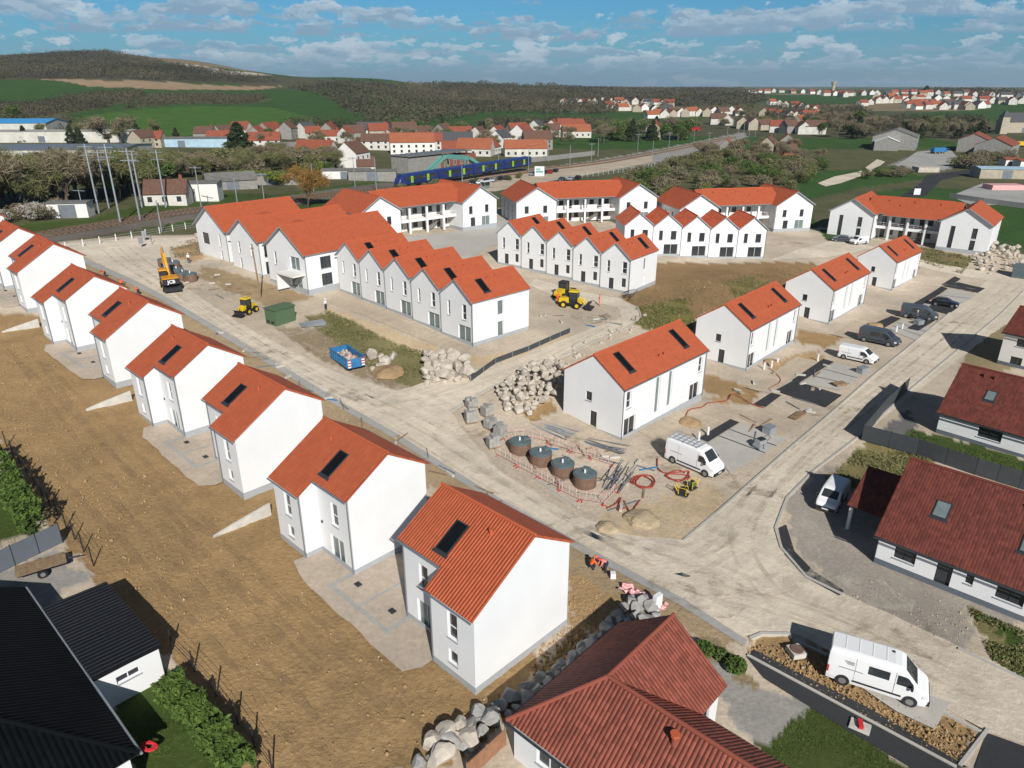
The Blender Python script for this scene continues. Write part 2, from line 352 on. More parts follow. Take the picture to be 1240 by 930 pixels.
def copy_tree(o, loc, rz=None, label=None, group=None, sc=None):
    c = o.copy(); COL.objects.link(c); c.location = tuple(map(float, loc))
    if rz is not None: c.rotation_euler.z = rz
    if label: c['label'] = label
    if group: c['group'] = group
    if sc is not None: c.scale = (sc, sc, sc) if isinstance(sc, (int, float)) else sc
    for ch in KIDS.get(o.name, ()):
        d = ch.copy(); COL.objects.link(d); d.parent = c; KIDS.setdefault(c.name, []).append(d)
        for g in KIDS.get(ch.name, ()):
            e = g.copy(); COL.objects.link(e); e.parent = d; KIDS.setdefault(d.name, []).append(e)
    return c
ORD = 'first second third fourth fifth sixth seventh eighth ninth tenth eleventh twelfth thirteenth fourteenth fifteenth sixteenth seventeenth eighteenth nineteenth twentieth'.split()
def nth(i): return ORD[i] if i < 20 else 'number %d' % (i + 1)

def crossings(px, py, poly):
    inside = np.zeros(px.shape, bool); n = len(poly)
    for i in range(n):
        x1, y1 = poly[i][:2]; x2, y2 = poly[(i + 1) % n][:2]
        if y1 == y2: continue
        c = ((y1 > py) != (y2 > py)) & (px < (x2 - x1) * (py - y1) / (y2 - y1) + x1); inside ^= c
    return inside
def PX(s):  # "u,v u,v ..." -> world points on the terrain
    return [G(*map(float, q.split(','))) for q in s.split()]
def sheet(name, poly, k, lift=.04, step=2.5, wob=0.0, seed=1):
    """a polygon of ground laid over the terrain"""
    import bmesh
    pts = []; n = len(poly); rr = random.Random(seed)
    for i in range(n):
        a = np.array(poly[i][:2]); b = np.array(poly[(i + 1) % n][:2]); L = np.linalg.norm(b - a); m = max(1, int(L / (1.0 if wob else step)))
        for j in range(m):
            p = a + (b - a) * j / m
            if wob: p = p + np.array((rr.uniform(-1, 1), rr.uniform(-1, 1))) * wob
            pts.append(p)
    bm = bmesh.new(); vs = [bm.verts.new((p[0], p[1], 0)) for p in pts]; f = bm.faces.new(vs)
    bm.normal_update()
    if f.normal.z < 0: f.normal_flip()
    bmesh.ops.triangulate(bm, faces=bm.faces[:])
    for _ in range(7):
        es = [e for e in bm.edges if e.calc_length() > step * 1.6]
        if not es: break
        bmesh.ops.subdivide_edges(bm, edges=es, cuts=1); bmesh.ops.triangulate(bm, faces=[f for f in bm.faces if len(f.verts) > 3])
    xs = np.array([v.co.x for v in bm.verts]); ys = np.array([v.co.y for v in bm.verts]); zs = hgt(xs, ys) + lift
    for v, z in zip(bm.verts, zs): v.co.z = z
    me = bpy.data.meshes.new(name); bm.to_mesh(me); bm.free(); me.materials.append(M[k])
    return struct(link(name, me))
def strip(name, line, w, h, k, lift=0.0, closed=False):
    """kerb or low wall along a line, draped"""
    P = []
    for a, b in zip(line, line[1:]):
        a = np.array(a[:2]); b = np.array(b[:2]); m = max(1, int(np.linalg.norm(b - a) / 1.5))
        for j in range(m): P.append(a + (b - a) * j / m)
    P.append(np.array(line[-1][:2])); mb = MB(); vs = []
    for i, p in enumerate(P):
        d = P[min(i + 1, len(P) - 1)] - P[max(i - 1, 0)]; d = d / (np.linalg.norm(d) + 1e-9); nn = np.array((-d[1], d[0])) * w / 2; z = hz(*p) + lift
        vs += [(*(p - nn), z - .25), (*(p - nn), z + h), (*(p + nn), z + h), (*(p + nn), z - .25)]
    m = len(P); fs = []
    for i in range(m - 1):
        for j in range(3): fs.append((i * 4 + j, (i + 1) * 4 + j, (i + 1) * 4 + j + 1, i * 4 + j + 1))
    fs += [(0, 1, 2, 3), ((m - 1) * 4 + 3, (m - 1) * 4 + 2, (m - 1) * 4 + 1, (m - 1) * 4)]
    mb.mesh(vs, fs, k); return mb.build(name)

# ------------------------------------------------------------------ the ground: one sheet, finer near the site, out to the horizon
TAN = (.51, .43, .335); BROWN = (.35, .23, .112); OCHRE = (.42, .285, .15); GRASS = (.058, .088, .02); ROUGH = (.21, .185, .085)
OLIVE = (.10, .10, .048); GREEN = (.042, .090, .020); PLOUGH = (.33, .235, .145); FLOOR = (.075, .068, .042); BALLAST = (.155, .135, .115); SAND = (.54, .42, .27); PALE = (.50, .44, .37); GREYG = (.30, .285, .26)
ZONES = [  # colour, bump strength, pixel outline in the photograph of ground that has that colour
 (TAN, .35, '-80,425 0,262 70,292 235,285 330,275 560,262 640,245 780,255 990,275 1120,290 1250,310 1420,420 1420,960 -100,960 -100,500'),
 # far country
 (FLOOR, .3, '-20,70 60,66 130,64 200,77 280,92 345,99 300,101 170,99 110,95 -20,97'),
 (PALE, .2, '150,73 210,75 262,83 330,91 300,92 240,85 160,77'),
 (GREEN, .2, '-20,97 45,96 150,106 345,110 400,125 430,155 330,165 250,168 150,165 60,132 -20,130'),
 (GREEN, .2, '330,106 400,112 440,150 400,150 350,128'),
 (PLOUGH, .2, '42,96 130,98 240,102 345,104 300,109 200,109 110,105'),
 (OLIVE, .4, '-20,126 50,124 95,118 170,112 178,118 120,132 60,140 -20,142'),
 (OLIVE, .4, '190,116 300,116 330,120 300,126 210,126 150,132'),
 (PLOUGH, .2, '240,135 300,134 350,147 300,148'),
 ((.06, .128, .022), .2, '60,150 120,138 240,128 330,130 390,145 330,160 200,165 100,160'),
 (GREEN, .2, '550,146 600,140 740,141 740,149 640,152'),
 (GREEN, .2, '925,118 1070,116 1075,122 940,125'),
 (GREEN, .2, '1090,138 1160,134 1260,130 1260,147 1190,148 1110,146'),
 # between the site and the village
 (OLIVE, .5, '-40,215 250,200 420,190 640,215 800,190 1000,190 1250,190 1260,300 990,275 640,245 240,255 -40,290'),
 (GRASS, .4, '-40,300 250,272 330,262 330,236 250,232 120,262 -40,278'),
 (GRASS, .4, '330,262 420,250 520,222 500,214 400,226 330,236'),
 (GREEN, .3, '880,262 1000,278 1060,232 1120,225 1250,238 1260,305 1120,285 1000,292 960,215 1000,206 1080,205 1130,216 1050,226'),
 (BALLAST, .3, '-40,300 45,282 245,250 460,222 690,199 880,164 900,168 700,210 470,232 250,264 60,296'),
 (GREYG, .2, '640,205 800,180 900,160 905,166 800,196 640,222'), (GREYG, .2, '1075,200 1145,178 1160,190 1150,206 1085,206'),
 # the site
 (BROWN, 1, '-30,380 40,380 95,400 205,452 335,560 485,690 560,660 640,690 690,690 640,822 688,768 730,720 742,735 690,800 540,925 300,960 255,880 204,798 150,735 112,695 60,640 22,575 -30,500'),
 (BROWN, .9, '20,412 95,452 150,492 128,505 60,470 10,428'), (OCHRE, .8, '690,690 735,715 780,735 720,770 690,765'),
 ((.38, .285, .175), .8, '95,308 200,362 330,440 480,528 600,603 700,660 830,730 905,776 880,792 800,752 740,720 690,690 600,640 450,545 330,470 200,392 90,330'),
 (SAND, .5, '395,372 450,390 560,432 640,425 690,403 700,412 640,436 560,446 515,432 440,404 395,384'),
 ((.31, .24, .155), .8, '330,395 395,440 490,475 500,462 440,425 395,398'),
 (ROUGH, .9, '368,383 400,376 432,392 470,412 520,428 515,468 490,466 445,442 400,410'),
 ((.17, .165, .065), .9, '395,383 425,392 440,404 420,408 395,396'),
 (OCHRE, .7, '205,295 245,285 248,312 235,318 215,312'),
 ((.37, .27, .16), .6, '245,322 330,345 380,360 330,372 290,358 240,335'),
 ((.26, .17, .085), .9, '756,352 800,318 985,318 1000,330 945,352 842,384 836,402 790,398 752,380'),
 ((.17, .155, .05), .9, '770,372 830,362 842,395 790,400 768,392'), ((.17, .15, .055), .9, '878,342 912,334 930,348 890,360'),
 (BROWN, .9, '845,448 925,472 903,490 848,472'), (BROWN, .9, '966,397 1022,408 1000,422 962,412'), (BROWN, .9, '630,497 668,482 672,500 640,512'),
 (OCHRE, .7, '830,485 880,480 885,500 840,510'), (OCHRE, .7, '925,440 990,425 1005,440 940,452'),
 ((.20, .16, .075), .9, '1115,298 1180,312 1165,332 1112,316'), ((.26, .19, .10), .9, '1040,310 1115,300 1110,330 1060,345'),
 (SAND, .5, '690,640 860,585 880,600 850,650 760,660'),
 # right hand houses
 ((.35, .31, .265), .35, '952,605 1010,560 1240,620 1240,760 1180,745 1170,800 1015,715 960,660'),
 ((.25, .21, .09), .9, '1048,533 1120,548 1140,575 1085,600 1030,590 1000,585'),
 (GRASS, .7, '1098,518 1140,528 1260,560 1260,600 1090,540'),
 ((.17, .165, .16), .2, '1075,512 1098,498 1112,512 1090,532 1065,525'),
 ((.28, .23, .13), .8, '1190,370 1250,350 1250,440 1160,460'),
 (ROUGH, .9, '1172,735 1245,765 1245,830 1205,800'), (GRASS, .9, '1178,738 1245,772 1245,800'),
 # bottom right
 (BROWN, 1, '912,770 955,768 1060,818 1193,884 1158,928 905,794'),
 (GREYG, .3, '845,782 905,832 985,852 925,905 870,850'), ((.26, .20, .12), .8, '845,775 870,772 918,828 905,838'),
 ((.062, .08, .022), .5, '922,905 985,850 1110,940 930,960'),
 # bottom left
 (GRASS, .6, '-20,560 45,600 48,645 -20,665'), (GRASS, .6, '135,848 195,806 310,960 170,960'), (GREYG, .2, '-20,700 70,665 110,700 60,730 -20,760'),
]
def terrain():
    ang = np.radians(np.concatenate([np.arange(-78, -42, .8), np.arange(-42, 42, .2), np.arange(42, 78.1, .8)]))
    rad = [9.0]
    while rad[-1] < 12000: rad.append(rad[-1] * (1.011 if rad[-1] < 260 else 1.018))
    rad = np.array(rad); A, Q = np.meshgrid(ang, rad); X = (np.sin(A) * Q).ravel(); Y = (np.cos(A) * Q).ravel(); Z = hgt(X, Y)
    # clods and lumps: real relief where soil is bare
    def wav(x, y, s): return np.sin(x * 1.7 * s + 1.3 * np.sin(y * .9 * s)) * np.sin(y * 1.9 * s + 1.1 * np.sin(x * 1.1 * s))
    jx = X + .35 * wav(X, Y, .9) + .25 * wav(Y, X, 2.3); jy = Y + .35 * wav(Y + 7, X, .8) + .25 * wav(X + 3, Y, 2.1)
    C = np.tile(np.array((*OLIVE, .5)), (len(X), 1))
    # patchwork of the far plain
    fx = np.floor(X / 160 + .4 * np.sin(Y / 210)); fy = np.floor(Y / 190 + .5 * np.sin(X / 260)); h = np.abs(np.sin(fx * 12.9898 + fy * 78.233) * 43758.5453) % 1
    farm = Y > 420
    C[farm & (h > .62)] = (*GREEN, .3); C[farm & (h < .12)] = (.22, .17, .10, .3); C[farm & (h > .2) & (h < .5)] = (.085, .085, .045, .5)
    for col, bump, s in ZONES:
        P = PX(s); q = np.array([p[:2] for p in P]); lo = q.min(0) - 2; hi = q.max(0) + 2
        k = np.where((X > lo[0]) & (X < hi[0]) & (Y > lo[1]) & (Y < hi[1]))[0]
        ins = crossings(jx[k], jy[k], q); C[k[ins]] = (*col, bump)
    lum = (C[:, 3] > .85) & (np.hypot(X, Y) < 130)
    Z = Z + lum * (.035 * wav(X, Y, .8) + .03 * wav(Y, X, 3.3) + .025 * wav(X, Y, 7.0) - .09)
    n = len(ang); m = len(rad); me = bpy.data.meshes.new('ground')
    i = (np.arange(m - 1)[:, None] * n + np.arange(n - 1)[None]).ravel(); fs = np.stack([i, i + n, i + n + 1, i + 1], 1)
    me.vertices.add(len(X)); me.vertices.foreach_set('co', np.stack([X, Y, Z], 1).ravel())
    me.loops.add(fs.size); me.loops.foreach_set('vertex_index', fs[:, ::-1].ravel())
    me.polygons.add(len(fs)); me.polygons.foreach_set('loop_start', np.arange(len(fs)) * 4); me.polygons.foreach_set('loop_total', np.full(len(fs), 4))
    me.update(); a = me.attributes.new('Col', 'FLOAT_COLOR', 'POINT'); a.data.foreach_set('color', C.ravel()); me.validate()
    me.polygons.foreach_set('use_smooth', np.ones(len(fs), bool))
    me.materials.append(ground_mat('ground_soil_and_grass', True, bump=.14, var=.2))
    struct(link('ground', me))
terrain()
M['roaddirt'] = ground_mat('crushed_stone_road', False, (.64, .56, .45), .06, .14, 2.2, streak=.10)
M['tandirt'] = ground_mat('screeded_yard', False, (.48, .40, .305), .04, .17, 3, streak=.09)
M['patio'] = ground_mat('dusty_patio_concrete', False, (.45, .375, .30), .02, .16, 2.5)
M['slab'] = ground_mat('pale_concrete_slab', False, (.46, .44, .40), .015, .08, 2)
M['gutterc'] = ground_mat('grey_concrete_channel', False, (.36, .355, .335), .02, .12, 3)

ROAD = '66,296 235,287 244,292 205,302 206,318 222,345 290,392 395,447 480,474 520,462 590,445 640,428 690,408 735,392 752,384 748,372 730,368 690,366 655,352 640,345 648,338 700,352 752,362 772,372 775,382 762,395 700,424 650,446 590,472 545,498 560,520 610,575 690,622 760,648 830,655 872,618 960,540 1060,452 1150,378 1195,340 1110,322 1112,314 1200,330 1260,330 1260,362 1200,405 1165,432 1100,482 1045,527 985,572 952,602 938,640 945,664 975,698 1020,720 1080,744 1170,788 1260,828 1260,905 1192,884 1060,816 958,766 915,768 895,772 830,728 700,658 600,602 480,526 330,437 200,360 110,314'
sheet('road', PX(ROAD), 'roaddirt', .035, 2.2, .12)
def kerb(s, w=.22, h=.12, k='slab'): return struct(strip('kerb', PX(s), w, h, k))
for s in ('110,316 200,361 330,438 480,527 600,603 700,659 830,729 905,779', ):
    sheet('kerb_channel', [p for p in PX('105,313 200,359 330,436 480,525 600,601 700,657 830,727 905,776 900,783 826,735 696,665 596,608 476,531 326,442 196,364 100,318')], 'gutterc', .06, 2.2)
kerb('545,499 590,472 650,446 700,424 760,397 776,383 772,372'); kerb('1240,352 1165,420 1100,474 1045,525 985,571 953,603 939,640 946,664 976,699 1021,721'); kerb('1160,786 1240,824')
kerb('648,580 700,615'); kerb('828,655 872,618 960,540 1060,453 1150,379'); kerb('908,774 922,768 955,768 960,772', .25); kerb('905,794 1158,930', .18); kerb('1162,928 1196,884', .2); kerb('960,774 1060,820 1192,888', .2, .06)
sheet('asphalt_path', PX('904,796 915,788 960,812 1060,862 1172,930 1110,935 1010,875 925,822'), 'asphalt', .05, 2.5)
sheet('asphalt_path', PX('1180,930 1195,888 1262,912 1262,960 1190,960'), 'asphalt', .05)
sheet('asphalt_path', PX('943,640 952,636 962,668 985,692 1022,716 1016,722 975,700 950,672'), 'asphalt', .06)
sheet('paved_bay', PX('1012,812 1062,818 1150,852 1132,884 1085,862'), 'slab', .06)
mbj = MB()
# parking court along the right hand road
for s in ('846,531 884.5,508 895.5,512 857,536', '912,490 934,476 946,479 927,493.5', '938,473.5 961,461 1019.5,479 999.7,494', '958.5,461 997,435 1010,438.6 968,464', '1059,391.7 1079.4,383 1091,386 1070.7,397.5', '1107,367 1140.4,346.7 1147.7,349.6 1114,371', '1140,345 1156,335 1163.6,338 1149,348', '1143,347 1160,342 1192.7,349.6 1184,355', '1098,398 1118,386 1130,390 1112,401', '1120,374 1133,366 1160,373 1148,381'):
    sheet('asphalt_bay', PX(s), 'asphalt', .07)
for s in ('857,536.5 896,513 953,532 912,558 884,574', '969.5,464.5 1011,439.5 1048,451 1018,473', '1074,399 1093,387 1130,398 1108,412', '1118,371.5 1149,350 1182,357 1160,371'):
    P = PX(s); sheet('parking_bay', P, 'slab', .06); a, b, c, d = P[0][:2], P[1][:2], P[2][:2], P[3][:2]
    for t in (.33, .66):
        p = a + (b - a) * t; q = d + (c - d) * t; u = (b - a) / np.linalg.norm(b - a) * .09; sheet('bay_line', [p - u, p + u, q + u, q - u], 'dframe', .075)
for s in ('770,520 845,478 905,500 845,528 800,540', '905,470 965,432 1000,440 935,478', '640,512 690,500 760,532 700,530', '1005,405 1050,380 1080,388 1040,412', '895,505 930,488 978,512 945,530'):
    sheet('yard', PX(s), 'tandirt', .045, 2, .15)
for s in ('395,365 412,352 570,422 560,432', ): sheet('path', PX(s), 'tandirt', .045, 2, .1)
sheet('courtyard', PX('470,290 545,282 610,262 625,290 590,300 560,318'), 'slab', .045)
sheet('courtyard', PX('930,316 1010,290 1060,300 1000,312'), 'roaddirt', .045, 2, .15)
sheet('station_road', PX('640,222 560,236 470,250 330,276 240,289 235,283 330,268 470,240 560,222 600,215'), 'roaddirt', .05)
sheet('car_park', PX('560,214 640,205 790,188 790,196 700,214 640,224 600,232 560,232'), 'tandirt', .07)

def smooth_line(pts, n=7):
    P = [np.array(p[:2]) for p in pts]; Q = []
    for i in range(len(P) - 1):
        p0, p1, p2, p3 = P[max(i - 1, 0)], P[i], P[i + 1], P[min(i + 2, len(P) - 1)]
        for t in np.linspace(0, 1, n, endpoint=False): Q.append(.5 * (2 * p1 + (p2 - p0) * t + (2 * p0 - 5 * p1 + 4 * p2 - p3) * t * t + (3 * p1 - p0 - 3 * p2 + p3) * t ** 3))
    return Q + [P[-1]]
def tracks(lines, k, w=.36, gauge=.85, lift=.055, name='tyre_track'):
    m = MB()
    for li, s in enumerate(lines):
        Q = smooth_line(PX(s)); R_ = []
        for a, b in zip(Q, Q[1:]):
            c = max(1, int(np.linalg.norm(b - a) / 1.2)); R_ += [a + (b - a) * j / c for j in range(c)]
        R_.append(Q[-1]); nn = []
        for i in range(len(R_)): d = R_[min(i + 1, len(R_) - 1)] - R_[max(i - 1, 0)]; d = d / (np.linalg.norm(d) + 1e-9); nn.append(np.array((-d[1], d[0])))
        for si, off in enumerate((-gauge, gauge) if gauge else (0,)):
            vs = []
            for i, (p, q) in enumerate(zip(R_, nn)):
                ww = w * (1 + .3 * math.sin(i * 1.7 + li)); 
                for e in (-ww / 2, ww / 2): c = p + q * (off + e); vs.append((c[0], c[1], hz(*c) + lift + .004 * li + .002 * si))
            m.mesh(vs, [(2 * i, 2 * i + 2, 2 * i + 3, 2 * i + 1) for i in range(len(R_) - 1)], k)
    return struct(m.build(name))
tracks(['130,302 230,372 340,438 470,508 600,588 740,672 850,712 960,740 1060,780 1190,838', '150,300 260,385 380,455 520,520 620,585 760,650 850,665 920,600 1010,520 1100,452 1190,378', '560,500 640,452 700,420 745,395 735,376 700,370', '1230,345 1150,398 1060,470 960,555 900,640 930,715 1010,752 1120,800'], 'track')
tracks(['480,492 540,484 600,462 680,425 740,398', '140,312 300,412 420,474 470,486 560,462 660,428', '720,655 830,690 900,712 960,700 975,660', '1100,445 1010,512 930,585 880,660 800,690 700,650', '240,330 300,375 380,430 450,462', '1180,352 1120,345 1060,352', '520,515 640,592 780,672'], 'track_pale', .5, .9, .085)
tracks(['40,440 120,520 220,620 330,740 450,850 520,920', '70,560 170,660 280,780 380,900', '20,420 130,560 300,700 480,850'], 'track_soil', .55, .9, .06)
def patches(spots, k, name, lift, seed):
    rr = random.Random(seed)
    for u, v, r in spots:
        c = G(u, v); n = 14; sheet(name, [c[:2] + np.array((math.cos(i * 6.283 / n) * 1.6, math.sin(i * 6.283 / n))) * r * rr.uniform(.6, 1.3) for i in range(n)], k, lift, 1.5)
patches([(700, 640, 2.2), (900, 590, 2.5), (1010, 500, 2.0), (850, 715, 2.5), (330, 425, 2.5), (640, 470, 2.0), (230, 345, 3), (720, 385, 2.5), (560, 520, 2.5), (800, 560, 2.2), (1150, 392, 2.2), (420, 478, 2.0), (690, 545, 2.5), (300, 350, 3), (960, 295, 3), (1090, 770, 2.0)], 'stain', 'dirt_patch', .105, 3)
patches([(590, 560, 2.5), (760, 650, 3), (880, 640, 2.5), (480, 480, 3), (250, 320, 4), (1030, 715, 2.5), (660, 365, 3), (800, 600, 2.5), (350, 400, 3)], 'track_pale', 'dust_patch', .11, 4)

# ------------------------------------------------------------------ building kit (local metres; x along the ridge, front faces -y)
def panel(mb, O, ux, w, z0, z1, ops, k, d=.2):
    """wall panel seen from outside, left to right along ux from O; ops = (a, z, w, h) openings with reveals"""
    ux = np.array(ux, float); n = np.array((ux[1], -ux[0]))
    P = lambda a, z, dd=0.0: (O[0] + ux[0] * a - n[0] * dd, O[1] + ux[1] * a - n[1] * dd, z)
    xs = sorted({0.0, float(w)} | {o[0] for o in ops} | {o[0] + o[2] for o in ops}); zs = sorted({z0, z1} | {o[1] for o in ops} | {o[1] + o[3] for o in ops})
    for a, b in zip(xs, xs[1:]):
        for c, e in zip(zs, zs[1:]):
            if any(o[0] - 1e-6 <= a and b <= o[0] + o[2] + 1e-6 and o[1] - 1e-6 <= c and e <= o[1] + o[3] + 1e-6 for o in ops): continue
            mb.face([P(a, c), P(b, c), P(b, e), P(a, e)], k)
    for a, z, ww, h in ops:
        q = [(a, z), (a + ww, z), (a + ww, z + h), (a, z + h)]
        for (p, r), (s, t) in zip(q, q[1:] + q[:1]): mb.face([P(p, r), P(p, r, d), P(s, t, d), P(s, t)], k)
def window(par, O, ux, a, z, w, h, kind='w', T=None, flip=False, d=.2):
    """window or door set in an opening: frame mesh, pane child, sill child"""
    ux = np.array(ux, float); n = np.array((ux[1], -ux[0]))
    P = lambda aa, zz, dd: (O[0] + ux[0] * aa - n[0] * dd, O[1] + ux[1] * aa - n[1] * dd, zz)
    fk = {'w': 'frame', 'p': 'frame', 'd': 'frame', 'k': 'dframe', 'g': 'frame', 'n': 'dframe', 'o': 'frame'}[kind]
    f = MB(T, flip)
    def bar(a0, a1, z0, z1, d0=d - .07, d1=d + .02):
        vs = [P(a0, z0, d0), P(a1, z0, d0), P(a1, z0, d1), P(a0, z0, d1), P(a0, z1, d0), P(a1, z1, d0), P(a1, z1, d1), P(a0, z1, d1)]
        f.mesh(vs, [(3, 2, 1, 0), (4, 5, 6, 7), (0, 1, 5, 4), (1, 2, 6, 5), (2, 3, 7, 6), (3, 0, 4, 7)], fk)
    t = .07; e = .004
    bar(a + e, a + t, z + e, z + h - e); bar(a + w - t, a + w - e, z + e, z + h - e); bar(a + t, a + w - t, z + e, z + t); bar(a + t, a + w - t, z + h - t, z + h - e)
    if kind in 'wk' and h > 1.3 and w < 1.3: bar(a + t, a + w - t, z + h * .42, z + h * .42 + .05)
    if w > 1.3 and kind != 'n': bar(a + w * .5 - .03, a + w * .5 + .03, z + t, z + h - t)
    if kind == 'd':
        bar(a + t, a + w - t, z + t, z + h - t, d - .03, d + .01); nm = 'door'
    else: nm = 'sliding_door' if kind in 'pg' and z < .5 else 'window'
    fo = f.build(nm, par)
    if kind != 'd':
        p = MB(T, flip); gk = 'glass_l' if kind == 'g' else 'glass'
        p.face([P(a + t - .01, z + t - .01, d - .02), P(a + w - t + .01, z + t - .01, d - .02), P(a + w - t + .01, z + h - t + .01, d - .02), P(a + t - .01, z + h - t + .01, d - .02)], gk)
        p.build('pane', fo)
    else:
        hb = MB(T, flip); c = P(a + w - .2, z + h * .48, d - .06); hb.box(c, (.05, .05, .14), 'steel'); hb.build('handle', fo)
    if z > .5 and kind in 'wk' and w < 3:
        s = MB(T, flip); vs = []
        for zz in (z - .06, z - .004):
            vs += [P(a - .05, zz, -.07), P(a + w + .05, zz, -.07), P(a + w + .05, zz, -.003), P(a - .05, zz, -.003)]
        s.mesh(vs, [(3, 2, 1, 0), (4, 5, 6, 7), (0, 1, 5, 4), (1, 2, 6, 5), (2, 3, 7, 6), (3, 0, 4, 7)], 'trim'); s.build('sill', fo)
    return fo
def slab(mb, a, b, c, d, k, edge, th=.16):
    """roof slope: eave a->b, ridge c (above b), d (above a); UVs in metres"""
    a, b, c, d = [np.array(p, float) for p in (a, b, c, d)]
    n = np.cross(b - a, d - a); n /= np.linalg.norm(n)
    e = (b - a) / np.linalg.norm(b - a)
    def uv(p): r = p - a; u = r @ e; return (u, np.linalg.norm(r - u * e))
    q = [a, b, c, d]; lo = [p - n * th for p in q]
    mb.face(q, k, [uv(p) for p in q]); mb.face(lo[::-1], edge)
    for i in range(4):
        j = (i + 1) % 4; mb.face([q[j], q[i], lo[i], lo[j]], edge)
def slope_poly(mb, pts, e0, e1, k, edge, th=.16):
    """any planar roof polygon, e0->e1 the eave direction"""
    P = [np.array(p, float) for p in pts]; a = np.array(e0, float); e = np.array(e1, float) - a; e /= np.linalg.norm(e)
    n = np.cross(P[1] - P[0], P[2] - P[1]); n /= np.linalg.norm(n)
    if n[2] < 0: P = P[::-1]; n = -n
    def uv(p): r = p - a; u = r @ e; return (u, np.linalg.norm(r - u * e))
    lo = [p - n * th for p in P]; mb.face(P, k, [uv(p) for p in P]); mb.face(lo[::-1], edge)
    for i in range(len(P)):
        j = (i + 1) % len(P); mb.face([P[j], P[i], lo[i], lo[j]], edge)
def downpipe(par, x, y, z, T=None, flip=False, k='zinc'):
    mb = MB(T, flip); mb.tube([(x, y, .05), (x, y, z - .35), (x + .0, y - .0, z)], .05, k, 6); return mb.build('downpipe', par)
def skylight(par, p, e, up, w, h, T=None, flip=False, proud=.07, k='skyglass'):
    """roof window lying on a slope: p its lower left corner, e along the eave, up the slope"""
    p, e, up = [np.array(q, float) for q in (p, e, up)]; n = np.cross(e, up); n /= np.linalg.norm(n)
    def bx(mb, a0, a1, b0, b1, h0, h1, kk):
        vs = [p + e * a + up * b + n * q for q in (h0, h1) for a, b in ((a0, b0), (a1, b0), (a1, b1), (a0, b1))]
        mb.mesh(vs, [(3, 2, 1, 0), (4, 5, 6, 7), (0, 1, 5, 4), (1, 2, 6, 5), (2, 3, 7, 6), (3, 0, 4, 7)], kk)
    f = MB(T, flip); t = .08
    bx(f, 0, w, 0, t, -.05, proud, 'dframe'); bx(f, 0, w, h - t, h, -.05, proud, 'dframe'); bx(f, 0, t, t, h - t, -.05, proud, 'dframe'); bx(f, w - t, w, t, h - t, -.05, proud, 'dframe')
    bx(f, -.12, w + .12, -.22, -.003, -.02, .025, 'dframe')
    fo = f.build('roof_window', par); g = MB(T, flip); bx(g, t - .005, w - t + .005, t - .005, h - t + .005, -.02, proud - .03, k); g.build('pane', fo); return fo
def vent(par, p, T=None, flip=False, k='tile'):
    mb = MB(T, flip); mb.tube([(p[0], p[1], p[2] - .1), (p[0], p[1], p[2] + .28)], .11, k, 8); mb.tube([(p[0], p[1], p[2] + .28), (p[0], p[1], p[2] + .36)], .16, k, 8); return mb.build('roof_vent', par)
def base_strip(mb, pts, z0, z1, k, out=.015):
    """plinth band round a footprint (ccw), standing slightly proud"""
    n = len(pts)
    q = []
    for i in range(n):
        a, b, c = [np.array(pts[(i + j) % n], float) for j in (-1, 0, 1)]
        d1 = (b - a) / np.linalg.norm(b - a); d2 = (c - b) / np.linalg.norm(c - b); n1 = np.array((d1[1], -d1[0])); n2 = np.array((d2[1], -d2[0]))
        m = n1 + n2; m = m / (1 + n1 @ n2); q.append(b + m * out)
    for i in range(n):
        a, b = q[i], q[(i + 1) % n]; a0, b0 = np.array(pts[i]), np.array(pts[(i + 1) % n])
        mb.face([(*a, z0), (*b, z0), (*b, z1), (*a, z1)], k); mb.face([(*a, z1), (*b, z1), (*b0, z1), (*a0, z1)], k)

